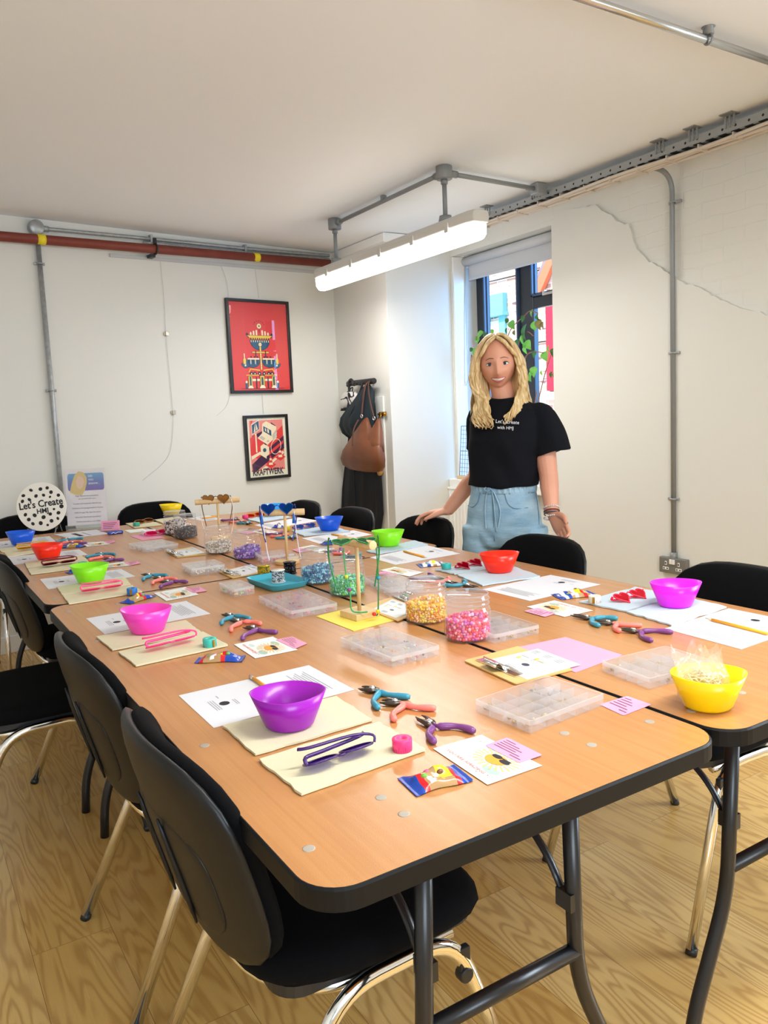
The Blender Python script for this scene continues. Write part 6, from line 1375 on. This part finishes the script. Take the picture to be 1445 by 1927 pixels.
k.set('Base Color', k.mix(k.ramp(k.noise(k.mapping(c, (4, 4, 9)), 1.6, 4), [(.3, (0, 0, 0)), (.7, (1, 1, 1))]), srgb(128, 166, 192), srgb(174, 204, 222))); k.bump(k.math('ADD', k.noise(c, 420, 2), k.math('MULTIPLY', k.noise(k.mapping(c, (6, 6, 22)), 1.2, 3), 6)), .5, .003)
def remesh(mb, name, m, voxel, smooth=4, parent=None, disp=None):
    o = mb.build(name, m); d = o.modifiers.new('r', 'REMESH'); d.mode = 'VOXEL'; d.voxel_size = voxel; d.use_smooth_shade = True
    if smooth: s = o.modifiers.new('s', 'SMOOTH'); s.factor = .5; s.iterations = smooth
    me = bpy.data.meshes.new_from_object(o.evaluated_get(bpy.context.evaluated_depsgraph_get())); old = o.data; o.modifiers.clear(); o.data = me; bpy.data.meshes.remove(old); me.name = name
    if disp:
        new = [v.co + disp(v.co.copy(), v.normal.copy()) for v in me.vertices]; me.vertices.foreach_set('co', [x for q in new for x in q]); me.update()
    me.polygons.foreach_set('use_smooth', [True] * len(me.polygons))
    if not me.materials: me.materials.append(m)
    if parent is not None: o.parent = parent
    return o
def loft(b, secs, n=40, p=2.4):
    """secs: (centre, side vector, front vector)"""
    vs = []
    for c_, s_, f_ in secs:
        for i in range(n):
            a = 2 * PI * i / n; cs, sn = math.cos(a), math.sin(a); k_ = (abs(cs) ** p + abs(sn) ** p) ** (-1 / p); vs.append(c_ + s_ * cs * k_ + f_ * sn * k_)
    L = len(secs); fs = [(j * n + i, j * n + (i + 1) % n, (j + 1) * n + (i + 1) % n, (j + 1) * n + i) for j in range(L - 1) for i in range(n)] + [tuple(range(n))[::-1], tuple(range((L - 1) * n, L * n))]
    return b.add(vs, fs, 0, True)
TF = LP(-.574, -.819, 0); TS = LP(.819, -.574, 0)          # torso front, torso side (her left)
# head frame
HC = LP(-.012, -.045, 1.474); ya = -.17; HX = (EX * math.cos(ya) + EY * math.sin(ya)).normalized(); HF = (-EY * math.cos(ya) + EX * math.sin(ya)).normalized()   # HF: where the face looks
HF = (HF + EZ * -.03).normalized(); HZ = HX.cross(-HF).normalized(); HZ = HZ if HZ.z > 0 else -HZ; HZ = (HZ + HX * -.05).normalized(); HX = (HX + HZ * .05).normalized()
def gs(u, v, u0, v0, su, sv): return math.exp(-((u - u0) / su) ** 2 / 2 - ((v - v0) / sv) ** 2 / 2)
def headpt(dx, dy, dz):
    """unit direction (x side, y front, z up) -> head-frame coordinates"""
    x, y, z = .0725 * dx, .090 * dy, .108 * dz
    if dz < 0:
        t = -dz; x *= 1 - .36 * t ** 2.2; y *= 1 - .10 * t
        if dy > 0: y += .012 * t * dy
        else: y *= 1 - .35 * t ** 1.5; z *= 1 - .18 * t * (-dy)
    if dy > 0:
        w_ = min(1, dy * 1.6); f = 0
        f += .021 * gs(x, z, 0, -.043, .0085, .011) + .013 * gs(x, z, 0, -.024, .0075, .018) + .004 * gs(x, z, 0, -.004, .009, .014) + .006 * (gs(x, z, -.011, -.046, .006, .006) + gs(x, z, .011, -.046, .006, .006))
        f -= .0085 * (gs(x, z, -.030, -.006, .015, .010) + gs(x, z, .030, -.006, .015, .010))
        f += .0035 * (gs(x, z, -.028, .016, .018, .007) + gs(x, z, .028, .016, .018, .007)) + .006 * (gs(x, z, -.040, -.034, .014, .014) + gs(x, z, .040, -.034, .014, .014))
        f += .0045 * gs(x, z, 0, -.068, .020, .010) + .008 * gs(x, z, 0, -.098, .016, .012) - .003 * gs(x, z, 0, -.083, .016, .005) - .002 * (gs(x, z, -.028, -.060, .006, .012) + gs(x, z, .028, -.060, .006, .012))
        y += f * w_
    return x, y, z
def HW(x, y, z): return HC + HX * x + HF * y + HZ * z
def face(u, v):
    """front surface of the face at side u, height v"""
    dz = max(-.98, min(.98, v / .108)); r = math.sqrt(1 - dz * dz); dx = u / .0725
    for _ in range(12):
        q = max(-.999, min(.999, dx / r)); x, y, z = headpt(r * q, r * math.sqrt(1 - q * q), dz); dx += (u - x) / .0725 * .8; dz += (v - z) / .108 * .6; dz = max(-.98, min(.98, dz)); r = math.sqrt(1 - dz * dz)
    return y
b = MB()
def hgrid(u, v):
    a = 2 * PI * u; e = -PI / 2 + PI * v; r = math.cos(e); x, y, z = headpt(r * math.cos(a), r * math.sin(a), math.sin(e)); return HW(x, y, z)
b.grid(hgrid, 96, 72, 0, True, True)
for s in (-1, 1): b.ball(HW(s * .072, -.008, -.018), (.010, .016, .026), 12, 8)
b.tube([HW(0, -.022, -.06), LP(.005, -.040, 1.36), LP(.016, -.030, 1.30), LP(.02, -.03, 1.24)], [.046, .046, .052, .075], 20)
loft(b, [(LP(.02, -.04, 1.300), TS * .10, TF * .055), (LP(.02, -.04, 1.27), TS * .150, TF * .070), (LP(.02, -.045, 1.15), TS * .135, TF * .088), (LP(.008, -.05, 1.02), TS * .112, TF * .078), (LP(0, -.05, .94), TS * .125, TF * .085), (LP(-.003, -.05, .82), TS * .150, TF * .095), (LP(-.003, -.05, .74), TS * .14, TF * .09)])
shL, elL, wrL = LP(.140, -.118, 1.252), LP(.166, -.150, 1.020), LP(.162, -.225, .868)
shR, elR = LP(-.074, .080, 1.258), LP(-.090, .135, 1.005)
wrR = WP_(842, 962, 3.52)
for P_, R_ in (((shL, shL.lerp(elL, .5), elL, elL.lerp(wrL, .35), wrL), (.052, .046, .038, .038, .0255)), ((shR, shR.lerp(elR, .5), elR, elR.lerp(wrR, .35), wrR), (.050, .045, .037, .037, .0255))): b.tube(smoothpath(P_, 5), [float(np.interp(i, [0, 5, 10, 15, 20], R_)) for i in range(21)], 16); b.ball(P_[0], R_[0] * 1.02, 14, 10)
for s, hx, hy in ((-1, -.080, -.02), (1, .078, -.10)):
    b.tube(smoothpath([LP(hx * .95, hy, .80), LP(hx * 1.0, hy, .60), LP(hx * 1.02, hy - .01, .46), LP(hx * 1.02, hy, .28), LP(hx * 1.02, hy + .01, .07)], 4), [float(np.interp(i, [0, 4, 8, 12, 16], [.085, .07, .052, .05, .034])) for i in range(17)], 16)
    b.tube([LP(hx * 1.02, hy + .03, .045), LP(hx * 1.05 - .02, hy - .05, .035), LP(hx * 1.08 - .05, hy - .13, .022)], [.034, .034, .022], 14)
NAILS = []
def hand(b, wrist, palm_dir, palm_n, thumb_side, curl, spread, sc=1.0):
    """palm_dir: wrist to knuckles; palm_n: out of the back of the hand; curl angle per joint"""
    d = palm_dir.normalized(); n = (palm_n - d * palm_n.dot(d)).normalized(); s = d.cross(n) * thumb_side
    kn = wrist + d * .078 * sc
    loft(b, [(wrist - d * .01, s * .024, n * .019), (wrist + d * .020 * sc, s * .030, n * .016), (wrist + d * .05 * sc, s * .037, n * .0145), (kn, s * .037, n * .0115), (kn + d * .006, s * .032, n * .008)], 24)
    for i, (off_, L) in enumerate(((.0275, (.038, .024, .019)), (.0095, (.042, .027, .020)), (-.0085, (.038, .026, .020)), (-.0255, (.030, .019, .018)))):
        p = kn + s * off_ * sc - d * .012; dd = (d + s * spread * (off_ / .0275)).normalized(); P = [p, kn + s * off_ * sc + dd * .004]; a = 0
        for j, l in enumerate(L):
            a += curl[j] * (1 + .10 * i); P.append(P[-1] + (dd * math.cos(a) - n * math.sin(a)) * l * sc)
        b.tube(smoothpath(P, 3), [.0085] * 3 + [float(np.interp(q, [0, 9], [.0088, .0062])) for q in range(10)], 10); b.ball(P[-1], .0063, 8, 6)
        NAILS.append((P[-1], (P[-1] - P[-2]).normalized(), (n * math.cos(a) + dd * math.sin(a)).normalized(), (d.cross(n))))
    t0 = wrist + d * .018 * sc + s * .018; t1 = wrist + d * .042 * sc + s * .040 - n * .008; t2 = t1 + (d * .85 + s * .42 - n * .30).normalized() * .032 * sc; t3 = t2 + (d * .97 + s * .05 - n * .35).normalized() * .027 * sc
    b.tube(smoothpath([t0, t1, t2, t3], 4), [float(np.interp(q, [0, 4, 8, 12], [.015, .0125, .0095, .0068])) for q in range(13)], 10); b.ball(t3, .0068, 8, 6)
    NAILS.append((t3, (t3 - t2).normalized(), (n * .7 + s * .4).normalized(), d))
hR = WP_(806, 970, 3.56) - wrR
hand(b, wrR, hR + EZ * .012, EZ + EX * .15 + hR.normalized() * .2, -1, (.30, .38, .30), .34, .96)
hL = WP_(1060, 1000, 3.10) - wrL
hand(b, wrL + hL.normalized() * .012, hL, EY * .75 + EX * .55 + EZ * .25, 1, (.28, .40, .35), .10, .96)
def bodymat(me):
    me.materials.clear(); me.materials.append(SKIN)
body = remesh(b, 'body', SKIN, .0034, 2, woman)
# nails, eyes, brows, mouth
for i, (p, t, n, s) in enumerate(NAILS):
    q = MB(); R_ = Matrix((t.cross(n), t, n)).transposed(); q.box(p + n * .0052 - t * .001, (.0085, .011, .0022), R=R_); q.build('fingernail', NAIL, body, bevel=.001)
EYEW = mat('eye_white', srgb(232, 228, 224), .2); IRIS = mat('grey_blue_iris', srgb(58, 72, 86), .2); PUPIL = mat('pupil', (.004, .004, .005), .1); LASH = mat('lashes', srgb(48, 34, 30), .6); BROW = mat('brow_hair', srgb(116, 80, 54), .8); LIPS = mat('lips', srgb(182, 88, 88), .35); TEETH = mat('teeth', srgb(240, 234, 224), .25); MOUTH = mat('mouth_inside', srgb(90, 36, 36), .6)
def fp(u, v, o_=.0008): return HW(u, face(u, v) + o_, v)
for s in (-1, 1):
    cu, cv = s * .0305, -.006; top = [(cu + .0158 * t, cv + .0064 * (1 - t * t) + .0012 * t * s) for t in np.linspace(-1, 1, 13)]; bot = [(cu + .0158 * t, cv - .0048 * (1 - t * t) + .0012 * t * s) for t in np.linspace(1, -1, 13)][1:-1]
    zf = face(cu, cv); bulge = lambda u, v: zf + .0012 + .0035 * max(0, 1 - ((u - cu) / .0145) ** 2 - ((v - cv) / .012) ** 2) ** .5
    ey = MB(); ctr = HW(cu, bulge(cu, cv), cv); ring = [HW(u, bulge(u, v) - .002, v) for u, v in top + bot]; n_ = len(ring); ey.add([ctr] + ring, [(0, 1 + i, 1 + (i + 1) % n_) for i in range(n_)], 0, True)
    e = ey.build('eye', EYEW, body)
    for r_, m_, dz_ in ((.0060, IRIS, .0006), (.0029, PUPIL, .0009)):
        q = MB(); pts = []
        for t in np.linspace(0, 2 * PI, 21)[:-1]:
            v = cv + .0006 + r_ * math.sin(t); lim = .0054 * (1 - ((r_ * math.cos(t)) / .0145) ** 2); v = min(v, cv + lim); pts.append(HW(cu - .001 + r_ * math.cos(t), bulge(cu, cv) + dz_, v))
        q.poly(pts); q.build('iris' if m_ is IRIS else 'pupil', m_, e)
    q = MB(); q.tube([HW(u, bulge(u, v) + .0006, v + .0006) for u, v in top], [.0008 + .0014 * math.sin(PI * i / 12) for i in range(13)], 6); q.build('eyelashes', LASH, body)
    q = MB(); q.tube([HW(u, bulge(u, v) - .0014, v - .0004) for u, v in [top[-1]] + bot + [top[0]]], .0007, 5); q.build('lower_lid', mat('eyeliner', srgb(150, 96, 80), .6), body)  # dark liner along the lower lid
    q = MB(); q.tube([fp(s * (.013 + .034 * t), .012 + .009 * math.sin(PI * (.15 + .7 * t)) - .004 * t, .0008) for t in np.linspace(0, 1, 10)], [.0020, .0026, .0029, .0029, .0027, .0024, .0020, .0016, .0011, .0005], 6, flat=.6); q.build('eyebrow', BROW, body)
mu, mv, mw = 0.0, -.0655, .0300
def ml(t, h): return (mu + mw * t, mv + .0065 * t * t + h * (1 - t * t))
q = MB(); q.add([fp(*ml(t, .0035), .0016) for t in np.linspace(-1, 1, 15)] + [fp(*ml(t, -.0085), .0016) for t in np.linspace(-1, 1, 15)], [(i, i + 1, i + 16, i + 15) for i in range(14)], 0, True); q.build('mouth', MOUTH, body)
q = MB(); q.add([fp(*ml(t, .0034), .0026 + .002 * (1 - t * t)) for t in np.linspace(-.86, .86, 15)] + [fp(*ml(t, -.0062), .0024 + .002 * (1 - t * t)) for t in np.linspace(-.86, .86, 15)], [(i, i + 1, i + 16, i + 15) for i in range(14)], 0, True); q.build('teeth', TEETH, body)
q = MB(); q.tube([fp(*ml(t, .0052 - .0008 * math.exp(-(t / .12) ** 2)), .0022) for t in np.linspace(-1, 1, 21)], [.0006 + .0021 * (1 - abs(t) ** 1.5) for t in np.linspace(-1, 1, 21)], 8); q.build('upper_lip', LIPS, body)
q = MB(); q.tube([fp(*ml(t, -.0100), .0024) for t in np.linspace(-1, 1, 21)], [.0006 + .0030 * (1 - abs(t) ** 1.8) for t in np.linspace(-1, 1, 21)], 8); q.build('lower_lip', LIPS, body)
# t-shirt
b = MB()
loft(b, [(LP(-.004, -.052, .968), TS * .152, TF * .112), (LP(0, -.052, 1.00), TS * .154, TF * .115), (LP(.006, -.054, 1.08), TS * .152, TF * .117), (LP(.014, -.056, 1.16), TS * .158, TF * .124), (LP(.02, -.05, 1.225), TS * .166, TF * .110), (LP(.021, -.045, 1.275), TS * .160, TF * .086), (LP(.020, -.040, 1.305), TS * .118, TF * .070), (LP(.018, -.036, 1.322), TS * .074, TF * .064), (LP(.017, -.036, 1.330), TS * .060, TF * .058)], 48, 2.2)
b.tube(smoothpath([shL - TS * .04 + EZ * .004, shL + TS * .005, LP(.172, -.140, 1.18), LP(.186, -.150, 1.102)], 4), [float(np.interp(i, [0, 4, 8, 12], [.044, .054, .066, .074])) for i in range(13)], 20)
b.tube(smoothpath([shR + TS * .04 + EZ * .004, shR - TS * .005, LP(-.080, .100, 1.18), LP(-.088, .118, 1.108)], 4), [float(np.interp(i, [0, 4, 8, 12], [.050, .052, .052, .052])) for i in range(13)], 20)
sh = remesh(b, 'tshirt', SHIRT, .006, 5, woman, lambda p, n: n * (.0035 * math.sin(p.z * 26 + 9 * p.dot(TS) * 3) * max(0, min(1, (1.24 - p.z) * 6)) + .002 * math.sin(p.dot(TS) * 60 + p.z * 30)))
q = MB(); q.tube([LP(.017, -.036, 1.329) + TS * .062 * math.cos(t) + TF * .060 * math.sin(t) - EZ * .010 * max(0, math.sin(t)) for t in np.linspace(0, 2 * PI, 37)[:-1]], .006, 8, True, flat=1.3); q.build('collar', SHIRT, sh)
def chest(l, z): f = .118 * math.sqrt(max(0, 1 - (l / .170) ** 2)); return LP(.018, -.052, z) + TS * l + TF * f
ln = (TF * .93 + TS * .36).normalized(); lx = (TS - ln * TS.dot(ln)).normalized(); LET = mat('white_print', srgb(226, 226, 230), .6)
for s_, l_, z_, w_, hh in (("Let's Create", .058, 1.234, .092, .020), ('with HMJ', .050, 1.211, .064, .018)): p = chest(l_, z_) + ln * .009; text('lettering', s_, hh, LET, sh, frame3(p, lx - EZ * .10, EZ + lx * .10), depth=.0006, width=w_)
# jeans
b = MB()
loft(b, [(LP(-.002, -.052, .992), TS * .128, TF * .094), (LP(-.003, -.052, .95), TS * .138, TF * .100), (LP(-.004, -.05, .87), TS * .156, TF * .108), (LP(-.004, -.05, .79), TS * .165, TF * .112), (LP(-.004, -.05, .72), TS * .162, TF * .106)], 48, 2.3)
for s, hx, hy in ((-1, -.082, -.012), (1, .078, -.098)): b.tube(smoothpath([LP(hx, hy, .80), LP(hx * 1.03, hy, .62), LP(hx * 1.06, hy, .40), LP(hx * 1.08, hy, .11)], 4), [float(np.interp(i, [0, 4, 8, 12], [.092, .096, .092, .088])) for i in range(13)], 24)
jn = remesh(b, 'jeans', DENIM, .006, 5, woman, lambda p, n: n * (.0022 * math.sin(p.z * 70 + 5 * math.sin(p.dot(TS) * 18)) * max(0, min(1, (.90 - p.z) * 8)) * (.4 + .6 * max(0, n.dot(TF)))))
q = MB()
def wb_(u, v): a = 2 * PI * u; r_ = 1 + .030 * math.sin(a * 38) * (.4 + .6 * math.sin(PI * v)); return LP(-.002, -.052, .942 + .048 * v) + TS * .139 * r_ * math.cos(a) + TF * .102 * r_ * math.sin(a)
q.grid(wb_, 190, 6, 0, True, True); q.build('waistband', DENIM, jn, solid=.004)
def jf(l, z, o_=.004): t = float(np.interp(z, [.72, .79, .87, .95, .99], [.106, .112, .108, .102, .096])); w_ = float(np.interp(z, [.72, .79, .87, .95, .99], [.162, .165, .156, .140, .130])); return LP(-.004, -.05, z) + TS * l + TF * (t * (max(0, 1 - abs(l / w_) ** 2.3)) ** (1 / 2.3) + o_)
for pts in (((.0, .965), (-.018, .945), (-.026, .88), (-.022, .80)), ((.0, .965), (.020, .940), (.042, .88), (.036, .82), (.026, .80)), ((.002, .965), (.012, .92), (.018, .86), (.026, .79)), ((0, .966), (-.012, .955), (-.030, .960), (-.02, .972), (0, .966))):
    q = MB(); q.tube(smoothpath([jf(l, z, .008) for l, z in pts], 6), .0038, 8, flat=.6); q.build('drawstring', DENIM, jn)
SEAM = mat('denim_seam', srgb(96, 132, 160), .85)
for pts in (((.056, .945), (.070, .905), (.098, .885), (.138, .886)), ((-.056, .945), (-.070, .905), (-.098, .885), (-.138, .886)), ((.004, .94), (.008, .86), (.010, .75)), ((.150, .94), (.160, .85), (.163, .76))):
    q = MB(); q.tube(smoothpath([jf(l, z, .0015) for l, z in pts], 6), .0016, 6); q.build('seam', SEAM, jn)
for s, hx, hy in ((-1, -.082, -.012), (1, .078, -.098)):
    q = MB(); q.tube(smoothpath([LP(hx * 1.05 + .02, hy + .05, .045), LP(hx * 1.06, hy, .050), LP(hx * 1.06 - .035, hy - .06, .044), LP(hx * 1.06 - .07, hy - .125, .034)], 4), [.034, .040, .044, .045, .046, .046, .046, .046, .045, .043, .040, .034, .024], 16, flat=.72); q.build('shoe', mat('white_trainer', srgb(226, 226, 224), .5), woman)
# bracelets
dW = (wrL - elL).normalized()
for t, col, r_ in ((-.020, srgb(214, 214, 216), .0035), (-.006, srgb(120, 60, 54), .003), (.004, srgb(70, 66, 80), .0028), (.020, srgb(226, 224, 232), .0036)):
    q = MB(); c_ = wrL + dW * t; u = dW.orthogonal().normalized(); v = dW.cross(u); rr = .0300 if t < .01 else .0315
    if r_ > .0033:
        for i in range(26): a = 2 * PI * i / 26; q.ball(c_ + (u * math.cos(a) + v * math.sin(a)) * rr, r_, 6, 4)
    else: q.tube([c_ + (u * math.cos(a) + v * math.sin(a)) * rr for a in np.linspace(0, 2 * PI, 27)[:-1]], r_, 6, True)
    q.build('bracelet', mat('bracelet_%d' % int(col[0] * 999), col, .25, .2), woman)
# hair: a close cap and many wavy locks from a centre parting
HAIR = mat('blonde_hair', srgb(222, 192, 132), .42); k = NT(HAIR); c = k.coords()
k.set('Base Color', k.mix(k.ramp(k.noise(k.mapping(c, (60, 60, 5)), 1.0, 3), [(.3, (0, 0, 0)), (.7, (1, 1, 1))]), srgb(176, 138, 84), srgb(238, 216, 166)))
rr = random.Random(11); b = MB()
def cap(u, v):
    a = 2 * PI * u; e = PI / 2 - v * PI * (.60 if math.sin(a) < .2 else .60 - .42 * ((math.sin(a) - .2) / .8) ** .8); r = math.cos(e); x, y, z = headpt(r * math.cos(a), min(r * math.sin(a), .95), math.sin(e)); g = 1.055; return HW(x * g, (y - .006) * g, z * g + .002)
b.grid(cap, 48, 20, 0, True, True)
def lock(side, yb, k_, back=False):
    """side -1/1, yb: -1 (back) .. 1 (front) start along the parting"""
    y0 = .062 * yb - .006; top = .114 * math.sqrt(max(.05, 1 - (y0 / .105) ** 2)); w0 = .018 + .010 * k_; ph = rr.uniform(0, 6); am = rr.uniform(.005, .011)
    q = []
    out = .078 + .024 * k_ + rr.uniform(-.004, .004); yy = y0 * .85 + (.016 if yb > .5 else 0)
    
    if yb > .62: q += [HW(side * .003, .050 + .012 * k_, .108 - .010 * k_), HW(side * (.032 + .006 * k_), .073, .083 - .012 * k_), HW(side * (.058 + .004 * k_), .064, .044), HW(side * (.074 + .004 * k_), .045, .022)]
    else: q += [HW(side * .003, y0, top + .004), HW(side * .032, y0 + .004 * yb, top * (.93) + .006), HW(side * (.060 + .012 * k_), yy, top * .60 + .006)]
    q = q; q.append(HW(side * out, yy if yb < .62 else .030, .012 if yb < .62 else -.010)); q.append(HW(side * (out + .006), yy * .9, -.040))
    q.append(HW(side * (out + .006), yy * .85, -.090))
    h = HW(side * out, yy, -.10)
    if back: e1 = LP(.01 + side * (.10 + .02 * k_), .055 - .05 * rr.random() * (side > 0), 1.30); e2 = LP(.01 + side * (.095 + .03 * k_), .06, 1.21 + rr.uniform(-.02, .02)); q += [e1, e2]
    elif side < 0:
        t = rr.random(); q += [LP(-.104 + .030 * t, -.075 - .03 * t, 1.325), LP(-.122 + .055 * t, -.105 - .035 * t, 1.270), LP(-.112 + .050 * t, -.125 - .03 * t, 1.218 + rr.uniform(-.012, .03))]
    else:
        t = rr.random(); q += [LP(.094 - .040 * t, -.085 - .035 * t, 1.335), LP(.082 - .050 * t, -.125 - .042 * t, 1.285), LP(.042 - .050 * t, -.150 - .030 * t, 1.232 + rr.uniform(-.010, .035))]
    P = smoothpath(q, 5); n_ = len(P); P2 = []
    for i, p in enumerate(P):
        s_ = max(0, (i - 9) / n_); P2.append(p + EX * am * 1.1 * math.sin(i * .62 + ph) * s_ * 1.6 + EY * am * math.cos(i * .55 + ph) * s_)
    R0 = rr.uniform(.0075, .0125); b.tube(P2, [R0 * (.55 + .45 * min(1, i / 6)) * (1 - .80 * (i / n_) ** 4) for i in range(n_)], 7, flat=.6)
for side in (-1, 1):
    for i in range(34): lock(side, rr.uniform(.63, 1.08), rr.random())
    for i in range(30): lock(side, rr.uniform(-.1, .6), rr.random() * .8)
    for i in range(26): lock(side, rr.uniform(-.6, .6), rr.random())
    for i in range(30): lock(side, rr.uniform(-1.1, .1), rr.random(), True)
    for i in range(16): t = rr.random(); b.tube(smoothpath([HW(side * .070, -.03 + .03 * t, .0), HW(side * (.060 + .016 * t), -.02 + .03 * t, -.06), HW(side * (.050 + .03 * t), -.01 + .03 * t, -.12), LP(.015 + side * (.055 + .03 * t), -.05, 1.30), LP(.015 + side * (.06 + .03 * t), -.06, 1.26)], 5), [.010] * 14 + [.009, .008, .007, .006, .005, .004, .002], 7, flat=.6)
for i in range(26):
    t = rr.uniform(-1, 1); b.tube(smoothpath([HW(.02 * t, -.05, .106), HW(.05 * t, -.090, .05), HW(.062 * t, -.098, -.03), LP(.02 + .085 * t, .04, 1.34), LP(.02 + .10 * t, .065, 1.24)], 5), [.010] * 16 + [.008, .006, .005, .004, .002], 7, flat=.6)
b.build('hair', HAIR, woman)
